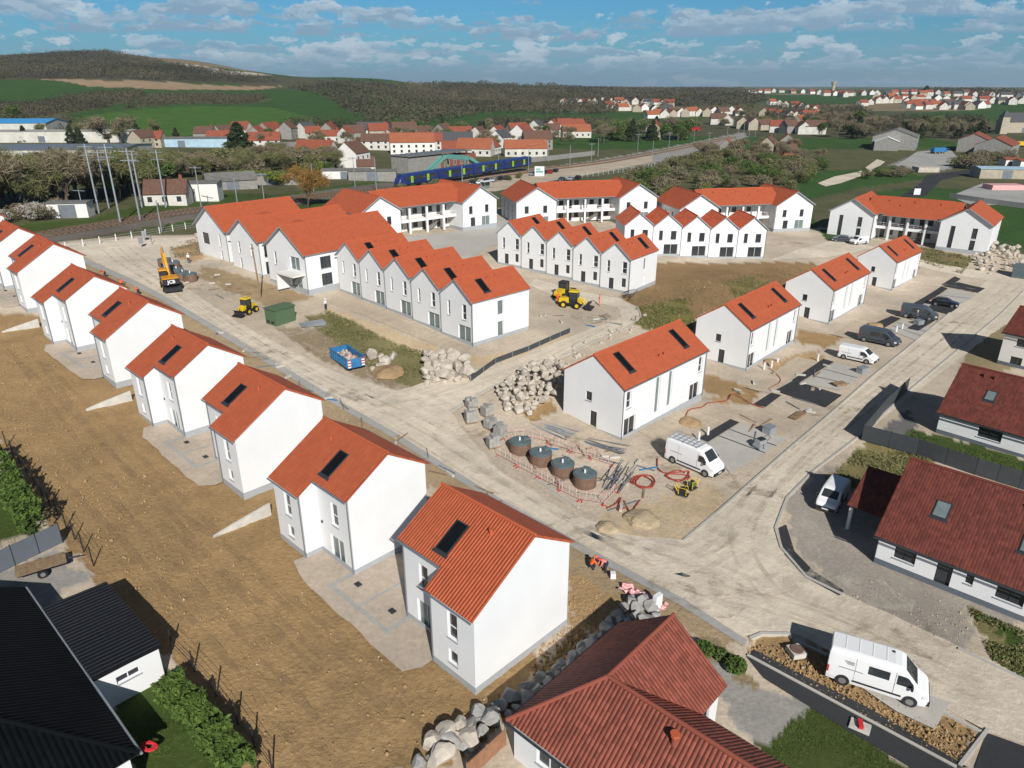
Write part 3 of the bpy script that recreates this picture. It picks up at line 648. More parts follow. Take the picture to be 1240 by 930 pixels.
# ---- 1. the row of semi-detached looking houses along the left side of the road
def village_house_row():
    protos = {}
    def make(flip):
        T = (lambda x, y, z: (-x, y, z)) if flip else None
        r = thing('stepped_house', None, 'house', (0, 0, 0))
        D, RD, RY, RZ, PX_, L = 8.5, 1.4, 5.05, 8.8, 4.0, 8.4; sl = .62
        ez = lambda y: RZ - abs(y - RY) * sl
        w = MB(T, flip); ops = {}
        ops['prot'] = [(1.5, 2.9, .9, 2.0), (1.55, .95, .85, 1.05)]; ops['rec'] = [(1.9, 3.3, .9, 2.0), (1.4, .12, 1.8, 2.15)]
        ops['back'] = [(1.0, 3.4, .9, 1.9), (5.6, 3.4, .9, 1.9), (1.2, .1, 1.0, 2.15), (5.0, 1.0, 1.6, 1.2)]
        F0 = .0
        panel(w, (0, 0), (1, 0), PX_, F0, ez(0), ops['prot'], 'white'); panel(w, (PX_, 0), (0, 1), RD, F0, ez(0), [], 'white')
        w.face([(PX_, 0, ez(0)), (PX_, RD, ez(0)), (PX_, RD, ez(RD))], 'white')
        panel(w, (PX_, RD), (1, 0), L - PX_, F0, ez(RD), ops['rec'], 'white')
        panel(w, (L, D), (-1, 0), L, F0, ez(D), ops['back'], 'white')
        e = ez(0); eR = ez(RD)
        panel(w, (L, RD), (0, 1), D - RD, F0, eR, [], 'white'); w.face([(L, RD, eR), (L, D, eR), (L, D, ez(D)), (L, RY, RZ)], 'white')
        panel(w, (0, D), (0, -1), D, F0, e, [], 'white'); w.face([(0, D, e), (0, 0, e), (0, RY, RZ), (0, D, ez(D))], 'white')
        w.build('wall', r)
        b = MB(T, flip); base_strip(b, [(0, 0), (PX_, 0), (PX_, RD), (L, RD), (L, D), (0, D)], -2.2, .42, 'grey_base'); b.build('plinth', r)
        up = .19; o = .12; oe = .32
        q = MB(T, flip); zz = lambda y: ez(y) + up
        slope_poly(q, [(-o, -oe, zz(-oe)), (PX_ + .12, -oe, zz(-oe)), (PX_ + .12, RD - oe, zz(RD - oe)), (L + o, RD - oe, zz(RD - oe)), (L + o, RY, zz(RY)), (-o, RY, zz(RY))], (0, -oe, zz(-oe)), (1, -oe, zz(-oe)), 'tile', 'tile')
        slope_poly(q, [(L + o, D + oe, zz(D + oe)), (-o, D + oe, zz(D + oe)), (-o, RY, zz(RY)), (L + o, RY, zz(RY))], (L, D + oe, zz(D + oe)), (0, D + oe, zz(D + oe)), 'tile', 'tile')
        ro = q.build('roof', r)
        c = MB(T, flip); c.tube([(-o - .02, RY, zz(RY) + .0), (L + o + .02, RY, zz(RY) + .0)], .11, 'tile', 8); c.build('ridge_tiles', ro)
        g = MB(T, flip)
        g.tube([(-o, -oe - .06, zz(-oe) - .1), (PX_ + .1, -oe - .06, zz(-oe) - .1)], .07, 'zinc', 6); g.tube([(PX_ + .14, RD - oe - .06, zz(RD - oe) - .1), (L + o, RD - oe - .06, zz(RD - oe) - .1)], .07, 'zinc', 6)
        g.tube([(-o, D + oe + .06, zz(D + oe) - .1), (L + o, D + oe + .06, zz(D + oe) - .1)], .07, 'zinc', 6); g.build('gutter', r)
        for a in ops['prot']: window(r, (0, 0), (1, 0), *a, 'w', T, flip)
        window(r, (PX_, RD), (1, 0), *ops['rec'][0], 'w', T, flip); window(r, (PX_, RD), (1, 0), *ops['rec'][1], 'g', T, flip)
        for i, a in enumerate(ops['back']): window(r, (L, D), (-1, 0), *a, 'd' if i == 2 else 'w', T, flip)
        downpipe(r, PX_ - .12, -.08, ez(0) - .1, T, flip); downpipe(r, L - .1, RD - .08, ez(RD) - .1, T, flip)
        sl_n = np.array((0, 1, sl)) / math.hypot(1, sl)
        y0 = RY - 3.3
        if flip: skylight(r, np.array((4.3, y0, zz(y0))), (1, 0, 0), sl_n, 1.15, 2.3, T, flip)
        else: skylight(r, np.array((4.3, y0, zz(y0))), (1, 0, 0), sl_n, 1.15, 2.3, T, flip)
        vent(r, (2.6, RY - 1.1, zz(RY - 1.1)), T, flip)
        lamp = MB(T, flip); lamp.box((PX_ + .45, RD - .05, 2.9), (.12, .1, .2), 'dframe'); lamp.build('wall_lamp', r)
        return r
    protos[True] = make(True); protos[False] = make(False)
    ap = [(648, 649), (469.6, 550), (345, 472), (251.6, 420), (179, 368), (114, 336.5), (64.5, 297), (21.5, 276.8), (-28, 250)]
    row = R(-44.3); ud = np.array((math.cos(row), math.sin(row))); vd = np.array((-ud[1], ud[0])); out = []
    words = ['nearest the camera, big blank gable facing us', 'second, just behind the nearest one', 'third back from the camera', 'fourth back from the camera', 'fifth back, opposite the parked excavator', 'sixth back, workers standing behind it', 'seventh back, the gable by the empty junction', 'eighth back, near the left picture edge', 'ninth back, mostly cut off by the left picture edge']
    for i, (u, v) in enumerate(ap):
        q = G(u, v, 8.9); flip = i % 2 == 0
        p = q[:2] - vd * 5.05 - ud * .1        # near front corner of the full depth footprint
        if not flip: p = p - ud * 8.4
        z = hz(*(q[:2] - ud * 4))
        if i == 0: z = min(z, 0)
        first = flip not in out
        r = protos[flip] if first else copy_tree(protos[flip], (0, 0, 0)); out.append(flip)
        r.location = (p[0], p[1], z); r.rotation_euler.z = row
        tag(r, 'white house with stepped orange roof, ' + words[i], 'house', 'stepped white houses along the left road')
        HROW.append((p, z, flip))
HROW = []
village_house_row()
ROWA = R(-44.3); RU = np.array((math.cos(ROWA), math.sin(ROWA))); RV = np.array((-RU[1], RU[0]))

# terraces shared by two facing houses, with drain covers; low retaining walls between the pairs
def patios():
    for i in (0, 2, 4, 6):
        pa, za, _ = HROW[i]; pb, zb, _ = HROW[i + 1]
        a = pa - RU * 4.2; b = pb + RU * 4.2
        poly = [a + RV * -.9 + RU * .3, a + RV * 8.2, b + RV * 8.2, b + RV * -.9 - RU * .6, b - RV * 1.6 + RU * 1.2, (a + b) / 2 - RV * 1.9, a - RV * 2.0 - RU * .4]
        sheet('patio', poly, 'patio', .05, 2.0, .1, i + 3)
        for t, w in ((.27, .2), (.5, .12), (.73, .2)):
            c0 = a + (b - a) * t - RV * .8; c1 = a + (b - a) * t + RV * 6
            sheet('patio_joint', [c0 - RU * w, c0 + RU * w, c1 + RU * w, c1 - RU * w], 'gutterc', .062, 2)
        e0 = a + (b - a) * .27 - RV * .55; e1 = a + (b - a) * .73 - RV * .55; sheet('patio_joint', [e0 - RV * .18, e1 - RV * .18, e1 + RV * .18, e0 + RV * .18], 'gutterc', .066, 2)
        for t, n in ((.36, 'nearer'), (.64, 'farther')):
            c = a + (b - a) * t + RV * .9; mb = MB(); mb.box((0, 0, .06), (.5, .4, .07), 'dframe'); mb.box((0, 0, .1), (.4, .3, .02), 'mdark')
            tag(mb.build('drain_cover', None, (*c, hz(*c) + .03), ROWA), 'dark square drain cover, the %s of two on the %s patio from the camera' % (n, nth(i // 2)), 'drain cover', 'drain covers on the patios')
    for i, (s, t) in enumerate((('258,650 328,622', 'nearest the camera, below the second house'), ('104,496 160,484', 'middle one, below the fourth house'), ('2,402 48,395', 'farthest one, at the left picture edge'))):
        a, b = PX(s); mb = MB(); d = b - a; L = math.hypot(d[0], d[1]); n = 8; vs = []
        for j in range(n + 1):
            f = j / n; h = .06 + .95 * f ** .9
            for y in (-.1, .1): vs += [(L * f, y, -.6), (L * f, y, h)]
        fs = []
        for j in range(n):
            k = j * 4; fs += [(k, k + 4, k + 5, k + 1), (k + 6, k + 2, k + 3, k + 7), (k + 1, k + 5, k + 7, k + 3)]
        fs += [(0, 1, 3, 2), (n * 4 + 2, n * 4 + 3, n * 4 + 1, n * 4)]
        mb.mesh(vs, fs, 'concrete')
        tag(mb.build('retaining_wall', None, (a[0], a[1], a[2]), math.atan2(d[1], d[0])), 'low pale concrete wall in brown soil, ' + t, 'wall', 'low concrete walls in the soil')
patios()

# ---- 2. the four long houses on the right of the centre
def long_houses():
    r = thing('long_house', None, 'house', (0, 0, 0)); L, D, E, RZ = 16.4, 7.8, 5.85, 8.45; sl = (RZ - E) / (D / 2)
    fr = [(.7, 3.35, .85, 1.9), (.5, .12, 2.1, 2.1), (3.5, .12, .95, 2.15), (6.1, 1.0, .85, 4.3), (8.6, 1.0, .85, 4.3), (11.3, .12, .95, 2.15), (13.4, .12, 2.1, 2.1), (14.9, 3.35, .85, 1.9)]
    bk = [(1.2, 3.3, .9, 1.6), (1.0, .12, 2.0, 2.1), (6.0, 3.3, .9, 1.6), (9.5, 3.3, .9, 1.6), (13.5, 3.3, .9, 1.6), (13.0, .12, 2.0, 2.1)]
    lf = [(3.05, 3.25, .8, 1.05), (3.7, .12, .9, 2.1)]
    w = MB(); panel(w, (0, 0), (1, 0), L, 0, E, fr, 'white'); panel(w, (L, D), (-1, 0), L, 0, E, bk, 'white'); panel(w, (0, D), (0, -1), D, 0, E, lf, 'white'); panel(w, (L, 0), (0, 1), D, 0, E, lf, 'white')
    w.face([(0, D, E), (0, 0, E), (0, D / 2, RZ)], 'white'); w.face([(L, 0, E), (L, D, E), (L, D / 2, RZ)], 'white'); w.build('wall', r)
    b = MB(); base_strip(b, [(0, 0), (L, 0), (L, D), (0, D)], -2.5, .38, 'grey_base'); b.build('plinth', r)
    o = .1; oe = .3; zz = lambda y: RZ - abs(y - D / 2) * sl + .2; q = MB()
    slab(q, (-o, -oe, zz(-oe)), (L + o, -oe, zz(-oe)), (L + o, D / 2, zz(D / 2)), (-o, D / 2, zz(D / 2)), 'tile', 'tile'); slab(q, (L + o, D + oe, zz(D + oe)), (-o, D + oe, zz(D + oe)), (-o, D / 2, zz(D / 2)), (L + o, D / 2, zz(D / 2)), 'tile', 'tile')
    ro = q.build('roof', r); c = MB(); c.tube([(-o, D / 2, zz(D / 2)), (L + o, D / 2, zz(D / 2))], .1, 'tile', 8); c.build('ridge_tiles', ro)
    g = MB(); g.tube([(-o, -oe - .06, zz(-oe) - .1), (L + o, -oe - .06, zz(-oe) - .1)], .07, 'zinc', 6); g.build('gutter', r)
    for i, a in enumerate(fr): window(r, (0, 0), (1, 0), *a, {1: 'p', 2: 'd', 5: 'd', 6: 'p', 3: 'g', 4: 'g'}.get(i, 'w'))
    for i, a in enumerate(bk): window(r, (L, D), (-1, 0), *a, 'p' if a[1] < .5 else 'w')
    for a, k in zip(lf, 'kn'): window(r, (0, D), (0, -1), *a, k)
    for a, k in zip(lf, 'kd'): window(r, (L, 0), (0, 1), *a, k)
    downpipe(r, .06, -.09, E); downpipe(r, L - .06, -.09, E)
    up = np.array((0, 1, sl)) / math.hypot(1, sl)
    for x in (2.3, 12.9): skylight(r, np.array((x, 1.0, zz(1.0))), (1, 0, 0), up, 1.0, 2.7)
    for x in (8.2, 9.1): vent(r, (x, 1.15, zz(1.15)))
    words = ['nearest, beside four round tanks and the rack van', 'second back, white delivery van beyond it', 'third back, dark van parked before it', 'farthest, before the far right block']
    for i, (s, ang) in enumerate((('751,533', 46), ('902,449', 48), ('1002,393', 47), ('1078.5,352', 45))):
        p = PX(s)[0]; t = r if i == 0 else copy_tree(r, (0, 0, 0)); t.rotation_euler.z = R(ang)
        t.location = (p[0], p[1], hz(p[0], p[1]) - .05)
        if i == 3: t.scale = (.86, .9, .95)
        tag(t, 'long white house, two narrow roof windows, ' + words[i], 'house', 'long white houses right of the centre')
long_houses()

# ---- 3. terraces of gable fronted houses
def terrace_unit(w, d, E, RZ, front, back, k, sky_y, name, left_end=False, right_end=False, side_ops=()):
    """gable to the front (-y), ridge along y; returns the root with its parts"""
    r = thing(name, None, 'terraced house', (0, 0, 0)); c = w / 2; sl = (RZ - E) / c
    m = MB(); panel(m, (0, 0), (1, 0), w, 0, E, [a[:4] for a in front], 'white'); m.face([(0, 0, E), (w, 0, E), (c, 0, RZ)], 'white')
    panel(m, (w, d), (-1, 0), w, 0, E, [a[:4] for a in back], 'white'); m.face([(w, d, E), (0, d, E), (c, d, RZ)], 'white')
    panel(m, (w, 0), (0, 1), d, 0, E, [a[:4] for a in side_ops] if right_end else [], 'white'); panel(m, (0, d), (0, -1), d, 0, E, [], 'white'); m.build('wall', r)
    b = MB(); base_strip(b, [(0, 0), (w, 0), (w, d), (0, d)], -2.5, .4, 'grey_base', .012); b.build('plinth', r)
    o = .35; zz = lambda x: RZ - abs(x - c) * sl + .19; q = MB(); le = .28 if left_end else 0; re = .28 if right_end else 0
    slab(q, (-le, d + .1, zz(-le)), (-le, -o, zz(-le)), (c, -o, zz(c)), (c, d + .1, zz(c)), k, 'trim'); slab(q, (w + re, -o, zz(w + re)), (w + re, d + .1, zz(w + re)), (c, d + .1, zz(c)), (c, -o, zz(c)), k, 'trim')
    ro = q.build('roof', r); rt = MB(); rt.tube([(c, -o, zz(c)), (c, d + .1, zz(c))], .09, k, 8); rt.build('ridge_tiles', ro)
    for a in front: window(r, (0, 0), (1, 0), *a[:4], a[4])
    for a in back: window(r, (w, d), (-1, 0), *a[:4], a[4])
    if right_end:
        for a in side_ops: window(r, (w, 0), (0, 1), *a[:4], a[4])
    downpipe(r, w - .07, -.08, E)
    if sky_y is not None:
        up = np.array((-1, 0, sl)) / math.hypot(1, sl); skylight(r, np.array((w - .7, sky_y, zz(w - .7))), (0, 1, 0), up, 1.15, 2.3)
    for yy in (4.6, 6.1): vent(r, (c + 1.0, yy if sky_y is None or sky_y < 4 else yy - 2.5, zz(c + 1.0)), k=k)
    return r
def terrace(a, b, n, d, front, back, k, sky_y, name, side, E=5.9, RZ=8.25, desc='', group=''):
    a = np.array(a[:2]); b = np.array(b[:2]); u = (b - a); L = np.linalg.norm(u); u = u / L; w = L / n; rz = math.atan2(u[1], u[0])
    mid = None
    for i in range(n):
        p = a + u * w * i; c = a + u * w * (i + .5); z = hz(*c) + .02
        if i == 0: r = terrace_unit(w, d, E, RZ, front, back, k, sky_y, name, left_end=True); r0 = None
        elif i == n - 1: r = terrace_unit(w, d, E, RZ, front, back, k, sky_y, name, right_end=True, side_ops=side)
        elif r0 is None: r = r0 = terrace_unit(w, d, E, RZ, front, back, k, sky_y, name)
        else: r = copy_tree(r0, (0, 0, 0))
        r.location = (p[0], p[1], z); r.rotation_euler.z = rz
        tag(r, desc + ', ' + (['leftmost of the row', 'second from the left end', 'middle one of the row', 'second from the right end', 'right end, long side wall showing'][i]), 'terraced house', group)
terrace(PX('412,352')[0], PX('573.4,420')[0], 5, 10.3, [(1.35, 3.2, .55, 2.0, 'w'), (4.35, 3.15, .85, 2.1, 'w'), (3.5, .1, 2.5, 2.25, 'g')], [(1.2, 3.2, .8, 1.8, 'w'), (4.2, 3.2, .8, 1.8, 'w'), (1.2, .1, 1, 2.1, 'd')], 'tile', 2.6, 'terraced_house',
        [(4.4, 3.2, 1.1, 2.0, 'g'), (4.4, .1, 1.1, 2.2, 'g')], desc='white terraced house above the sandy bank', group='front terrace of five gable houses')
terrace(PX('603,319')[0], PX('761.6,356.8')[0], 5, 9.6, [(1.1, 3.2, .6, 2.0, 'w'), (4.05, 3.3, .9, 2.0, 'w'), (4.1, 1.0, .8, 1.5, 'n'), (1.6, .1, .95, 2.15, 'n')], [(1.2, 3.2, .8, 1.8, 'w'), (3.6, 3.2, .8, 1.8, 'w')], 'tile', 6.2, 'terraced_house',
        [(4.6, 3.2, .9, 2.0, 'g'), (4.6, .1, .9, 2.1, 'd')], desc='white terraced house facing the yellow loaders', group='middle terrace of five gable houses')
M['tile_f'] = tile_mat('orange_tiles_far_terrace', (.66, .155, .065), .22, .30, .42, .06)
terrace(G(757, 272, 6)[:2], G(929.5, 277.5, 6)[:2], 5, 9.6, [(1.2, 3.2, .75, 1.9, 'k'), (3.6, 3.3, 1.1, 1.7, 'k'), (2.3, .1, 2.9, 2.25, 'p')], [(1.2, 3.2, .8, 1.8, 'w'), (3.6, 3.2, .8, 1.8, 'w')], 'tile_f', None, 'terraced_house',
        [(4.0, 3.2, .9, 1.8, 'w')], desc='white terraced house above the brown bank', group='far terrace of five gable houses')

# ---- 4. gallery blocks: two gabled wings and a lower centre with an open gallery
def gallery_block(o, ang, L, label, wd=15.0, ww=10.0, E=6.0, RZ=9.1, hip=False, z=None, wx=None):
    o = np.array(o[:2]); d = np.array((math.cos(R(ang)), math.sin(R(ang)))); c = o + d * L / 2
    z = hz(*c) if z is None else z
    r = thing('gallery_block', label, 'apartment block', (o[0], o[1], z), R(ang), 'two winged apartment blocks with open galleries')
    x1, x2 = ww, L - ww; cy0, cy1 = 3.0, 13.0; cm = (cy0 + cy1) / 2; sl = (RZ - E) / (ww / 2)
    for x0, side in ((0, 'l'), (x2, 'r')):
        T = lambda x, y, zz, x0=x0: (x + x0, y, zz); w = MB(T)
        fr = [(2.2, .3, .9, 4.9, 'n'), (6.4, 2.9, 1.0, 2.2, 'k'), (6.4, .3, 1.0, 2.2, 'k')] if hip else [(2.0, 3.2, 1.0, 1.7, 'k'), (6.6, 3.2, 1.0, 1.7, 'k'), (2.4, .15, 1.3, 2.2, 'n'), (5.6, .15, 2.4, 2.2, 'g')]
        panel(w, (0, 0), (1, 0), ww, 0, E, [a[:4] for a in fr], 'white'); w.face([(0, 0, E), (ww, 0, E), (ww / 2, 0, RZ)], 'white')
        panel(w, (ww, wd), (-1, 0), ww, 0, E, [], 'white'); w.face([(ww, wd, E), (0, wd, E), (ww / 2, wd, RZ)], 'white')
        so = [(2.5, 3.2, .9, 1.6, 'w'), (6.5, 3.2, .9, 1.6, 'w'), (10.5, 3.2, .9, 1.6, 'w'), (2.5, .9, .9, 1.6, 'w'), (6.5, .9, .9, 1.6, 'w'), (10.5, .9, .9, 1.6, 'w')]
        outer = so; 
        panel(w, (ww, 0), (0, 1), wd, 0, E, [a[:4] for a in so] if side == 'r' else [], 'white'); panel(w, (0, wd), (0, -1), wd, 0, E, [a[:4] for a in so] if side == 'l' else [], 'white'); w.build('wall', r)
        for a in fr: window(r, (0, 0), (1, 0), *a, T=T)
        for a in so: window(r, (ww, 0), (0, 1), *a, T=T) if side == 'r' else window(r, (0, wd), (0, -1), *a, T=T)
        q = MB(T); zz = lambda x: RZ - abs(x - ww / 2) * sl + .2; oo = .6; e = .35
        slab(q, (-e, wd + .2, zz(-e)), (-e, -oo, zz(-e)), (ww / 2, -oo, zz(ww / 2)), (ww / 2, wd + .2, zz(ww / 2)), 'tile', 'trim'); slab(q, (ww + e, -oo, zz(ww + e)), (ww + e, wd + .2, zz(ww + e)), (ww / 2, wd + .2, zz(ww / 2)), (ww / 2, -oo, zz(ww / 2)), 'tile', 'trim')
        ro = q.build('wing_roof', r); rt = MB(T); rt.tube([(ww / 2, -oo, zz(ww / 2)), (ww / 2, wd + .2, zz(ww / 2))], .1, 'tile', 8); rt.build('ridge_tiles', ro)
        b = MB(T); base_strip(b, [(0, 0), (ww, 0), (ww, wd), (0, wd)], -2.5, .4, 'grey_base', .012); b.build('plinth', r)
        downpipe(r, (ww - .1) if side == 'l' else .1, -.08, E, T)
    # centre: back wall with doors and windows on two floors, gallery slab, columns, parapet, roof
    w = MB(); ops = []; cw = x2 - x1; n = int(cw // 4)
    for f in (0, 1):
        for i in range(n): ops += [(i * 4 + .6, .1 + f * 3.0, 1.0, 2.1, 'n'), (i * 4 + 2.2, .95 + f * 3.0, 1.2, 1.2, 'k')]
    panel(w, (x1, cy0 + 2.2), (1, 0), cw, 0, E - .3, [a[:4] for a in ops], 'white2'); panel(w, (x2, cy1), (-1, 0), cw, 0, E, [], 'white'); w.build('centre_wall', r)
    for a in ops: window(r, (x1, cy0 + 2.2), (1, 0), *a)
    f = MB(); f.b2(x1, x2, cy0 - .4, cy0 + 2.19, 2.72, 2.97, 'white2'); f.b2(x1, x2, cy0 - .5, cy0 - .38, 2.6, 3.25, 'white'); f.build('gallery_floor', r)
    s = MB(); s.tube([(x1, cy0 - .44, 4.0), (x2, cy0 - .44, 4.0)], .035, 'frame', 5); s.tube([(x1, cy0 - .44, 3.6), (x2, cy0 - .44, 3.6)], .025, 'soft_red', 5)
    for i in range(int(cw / 1.6) + 1): s.tube([(x1 + i * 1.6, cy0 - .44, 3.2), (x1 + i * 1.6, cy0 - .44, 4.0)], .025, 'frame', 4)
    s.build('railing', r)
    for i in range(3):
        x = x1 + cw * (.22 + .28 * i); m = MB(); m.b2(x - .22, x + .22, cy0 - .98, cy0 - .54, 0, E - .35, 'white'); m.build('column', r)
    st = MB(); xs = x1 + cw * .55
    for i in range(14): st.b2(xs + i * .28, xs + i * .28 + .3, cy0 + .3, cy0 + 1.4, i * .2 + .05, i * .2 + .17, 'conc_d')
    st.build('stairs', r)
    q = MB(); k = (RZ - E) / (cm - cy0 + 1.0); zc = lambda y: RZ - abs(y - cm) * k + .21; yf = cy0 - 1.1; yb = cy1 + .3
    slab(q, (x1 - 3, yf, zc(yf)), (x2 + 3, yf, zc(yf)), (x2 + 3, cm, zc(cm)), (x1 - 3, cm, zc(cm)), 'tile', 'trim'); slab(q, (x2 + 3, yb, zc(yb)), (x1 - 3, yb, zc(yb)), (x1 - 3, cm, zc(cm)), (x2 + 3, cm, zc(cm)), 'tile', 'trim')
    if hip:  # gabled porch roof in the middle of the centre slope
        xm = (x1 + x2) / 2 + 1.5; hw = 5.5
        slope_poly(q, [(xm - hw, yf - .9, zc(yf) - .1), (xm, yf - .9, zc(yf) + 2.2), (xm, cm + 1, zc(yf) + 2.4)], (xm, yf, 0), (xm, cm, 0), 'tile', 'trim') if False else None
        slope_poly(q, [(xm - 7, yf - 1.0, zc(yf) - .25), (xm + 4.5, yf - 1.0, zc(yf) - .25), (xm + 1.2, cm - .3, zc(cm) + .12)], (0, yf, 0), (1, yf, 0), 'tile', 'trim')
    ro = q.build('centre_roof', r); rt = MB(); rt.tube([(x1 - 1, cm, zc(cm)), (x2 + 1, cm, zc(cm))], .1, 'tile', 8); rt.build('ridge_tiles', ro)
    for i in range(5): vent(r, (x1 + cw * (i + .5) / 5, cm - 1.6 - (i % 2) * 1.4, zc(cm - 1.6 - (i % 2) * 1.4)))
    return r
gallery_block(GP(625.5, 245.3, 8.4), 14.5, 36, 'white two gabled gallery block behind the middle terrace, before the station car park')
gallery_block(GP(823.6, 251.4, 7.4), 12.0, 35, 'white two gabled block behind the far terrace with scrub rising behind its long roof')
gallery_block(GP(1006, 254.7, 6.2), -38.5, 33.5, 'white two gabled block at the far right, boulder slope at its right corner', hip=True)
gallery_block(GP(434, 260.6, 9.6), 40, 36, 'white gallery block nearest the blue train, its courtyard facing the front terrace')

# ---- 5. the block of three gabled wings at the left end of the front terrace
def left_block():
    a = GP(240.5, 270.8, 10.6)[:2]; b = GP(366, 308.5, 9.6)[:2]; u = b - a; L = np.linalg.norm(u); ang = math.atan2(u[1], u[0]); z = 3.9
    r = thing('winged_block', 'white block of three gabled wings by the excavator, left of the front terrace', 'apartment block', (a[0], a[1], z), ang)
    wings = [(-2.5, 11.0, .6, 17, 6.2, 9.8), (10.8, 9.4, 0.0, 20, 6.1, 9.2), (23.3, 11.0, -.5, 19, 6.0, 9.6)]
    for i, (x0, w, y0, d, E, RZ) in enumerate(wings):
        T = lambda x, y, zz, x0=x0, y0=y0: (x + x0, y + y0, zz); c = w / 2; sl = (RZ - E) / c; m = MB(T)
        fr = [[(2.0, 3.0, 2.4, 2.1, 'n'), (8.0, 3.2, .7, 2.1, 'w'), (8.0, .5, .7, 1.9, 'w')], [(2.4, 3.2, .7, 2.1, 'w'), (6.4, 3.2, .7, 2.1, 'w'), (2.4, .5, .7, 1.9, 'w')], [(2.0, 3.2, .7, 2.1, 'w'), (6.6, 3.1, 2.6, 2.1, 'g'), (6.4, .3, 3.0, 2.2, 'g')]][i]
        sd = [(2.6, 3.3, 2.0, 1.9, 'k'), (2.6, .6, 2.0, 1.9, 'k')] if i == 2 else [(.8, 3.3, 1.0, 2.0, 'k'), (.8, .3, 1.0, 2.2, 'n')]
        panel(m, (0, 0), (1, 0), w, 0, E, [q[:4] for q in fr], 'white'); m.face([(0, 0, E), (w, 0, E), (c, 0, RZ)], 'white'); panel(m, (w, d), (-1, 0), w, 0, E, [], 'white'); m.face([(w, d, E), (0, d, E), (c, d, RZ)], 'white')
        panel(m, (w, 0), (0, 1), d, 0, E, [q[:4] for q in sd], 'white'); panel(m, (0, d), (0, -1), d, 0, E, [], 'white'); m.build('wall', r)
        for q in fr: window(r, (0, 0), (1, 0), *q, T=T)
        for q in sd: window(r, (w, 0), (0, 1), *q, T=T)
        q = MB(T); zz = lambda x: RZ - abs(x - c) * sl + .2; e = .4
        slab(q, (-e, d, zz(-e)), (-e, -.6, zz(-e)), (c, -.6, zz(c)), (c, d, zz(c)), 'tile', 'trim'); slab(q, (w + e, -.6, zz(w + e)), (w + e, d, zz(w + e)), (c, d, zz(c)), (c, -.6, zz(c)), 'tile', 'trim')
        ro = q.build('wing_roof', r); rt = MB(T); rt.tube([(c, -.6, zz(c)), (c, d, zz(c))], .1, 'tile', 8); rt.build('ridge_tiles', ro)
        b = MB(T); base_strip(b, [(0, 0), (w, 0), (w, d), (0, d)], -2.5, .45, 'grey_base', .012); b.build('plinth', r); downpipe(r, w - .1, -.08, E, T)
        vent(r, (c + 1.5, 6, zz(c + 1.5)), T)
        if i < 2:
            x1 = wings[i + 1][0] - x0; lm = MB(T); panel(lm, (w, 3.0), (1, 0), x1 - w, 0, E - .2, [], 'white'); lm.build('link_wall', r)
            lr = MB(T); slab(lr, (w - 2, 2.7, E + .0), (x1 + 2, 2.7, E), (x1 + 2, 9, E + 2.3), (w - 2, 9, E + 2.3), 'tile', 'trim'); lr.build('link_roof', r)
    cn = MB(lambda x, y, zz: (x + wings[2][0], y - .5, zz)); cn.b2(5.6, 10.4, -2.2, -.003, 2.62, 2.86, 'white2'); cn.build('canopy', r)
    wl = MB(lambda x, y, zz: (x + wings[2][0], y - .5, zz)); wl.b2(5.6, 5.8, -2.2, -.003, 0, 2.62, 'white'); wl.build('canopy_wall', r)
left_block()

# ---- 6. older houses around the site
def red_house(o, ang, L, D, E, RZ, label, tk, ops, sky, vents, base=True, wall='white', gable_ops=(), wallz=-1.5):
    r = thing('bungalow', label, 'house', o, R(ang)); sl = (RZ - E) / (D / 2); m = MB()
    panel(m, (0, 0), (1, 0), L, 0, E, [a[:4] for a in ops], wall); panel(m, (L, D), (-1, 0), L, 0, E, [], wall); panel(m, (0, D), (0, -1), D, 0, E, [a[:4] for a in gable_ops], wall); panel(m, (L, 0), (0, 1), D, 0, E, [], wall)
    m.face([(0, D, E), (0, 0, E), (0, D / 2, RZ)], wall); m.face([(L, 0, E), (L, D, E), (L, D / 2, RZ)], wall); m.build('wall', r)
    b = MB(); base_strip(b, [(0, 0), (L, 0), (L, D), (0, D)], wallz, .5, 'dark_base'); b.build('plinth', r)
    q = MB(); zz = lambda y: RZ - abs(y - D / 2) * sl + .2; e = .45
    slab(q, (-.3, -e, zz(-e)), (L + .3, -e, zz(-e)), (L + .3, D / 2, zz(D / 2)), (-.3, D / 2, zz(D / 2)), tk, 'dframe'); slab(q, (L + .3, D + e, zz(D + e)), (-.3, D + e, zz(D + e)), (-.3, D / 2, zz(D / 2)), (L + .3, D / 2, zz(D / 2)), tk, 'dframe')
    ro = q.build('roof', r); rt = MB(); rt.tube([(-.3, D / 2, zz(D / 2)), (L + .3, D / 2, zz(D / 2))], .12, tk, 8); rt.build('ridge_tiles', ro)
    g = MB(); g.tube([(-.3, -e - .07, zz(-e) - .12), (L + .3, -e - .07, zz(-e) - .12)], .075, 'dframe', 6); g.build('gutter', r); downpipe(r, L * .995, -.09, E - .1, k='dframe')
    for a in ops: window(r, (0, 0), (1, 0), *a)
    for a in gable_ops: window(r, (0, D), (0, -1), *a)
    up = np.array((0, 1, sl)) / math.hypot(1, sl)
    for x, y, w, h in sky: skylight(r, np.array((x, y, zz(y))), (1, 0, 0), up, w, h, k='glass_l')
    for x, y in vents: vent(r, (x, y, zz(y)), k=tk)
    return r
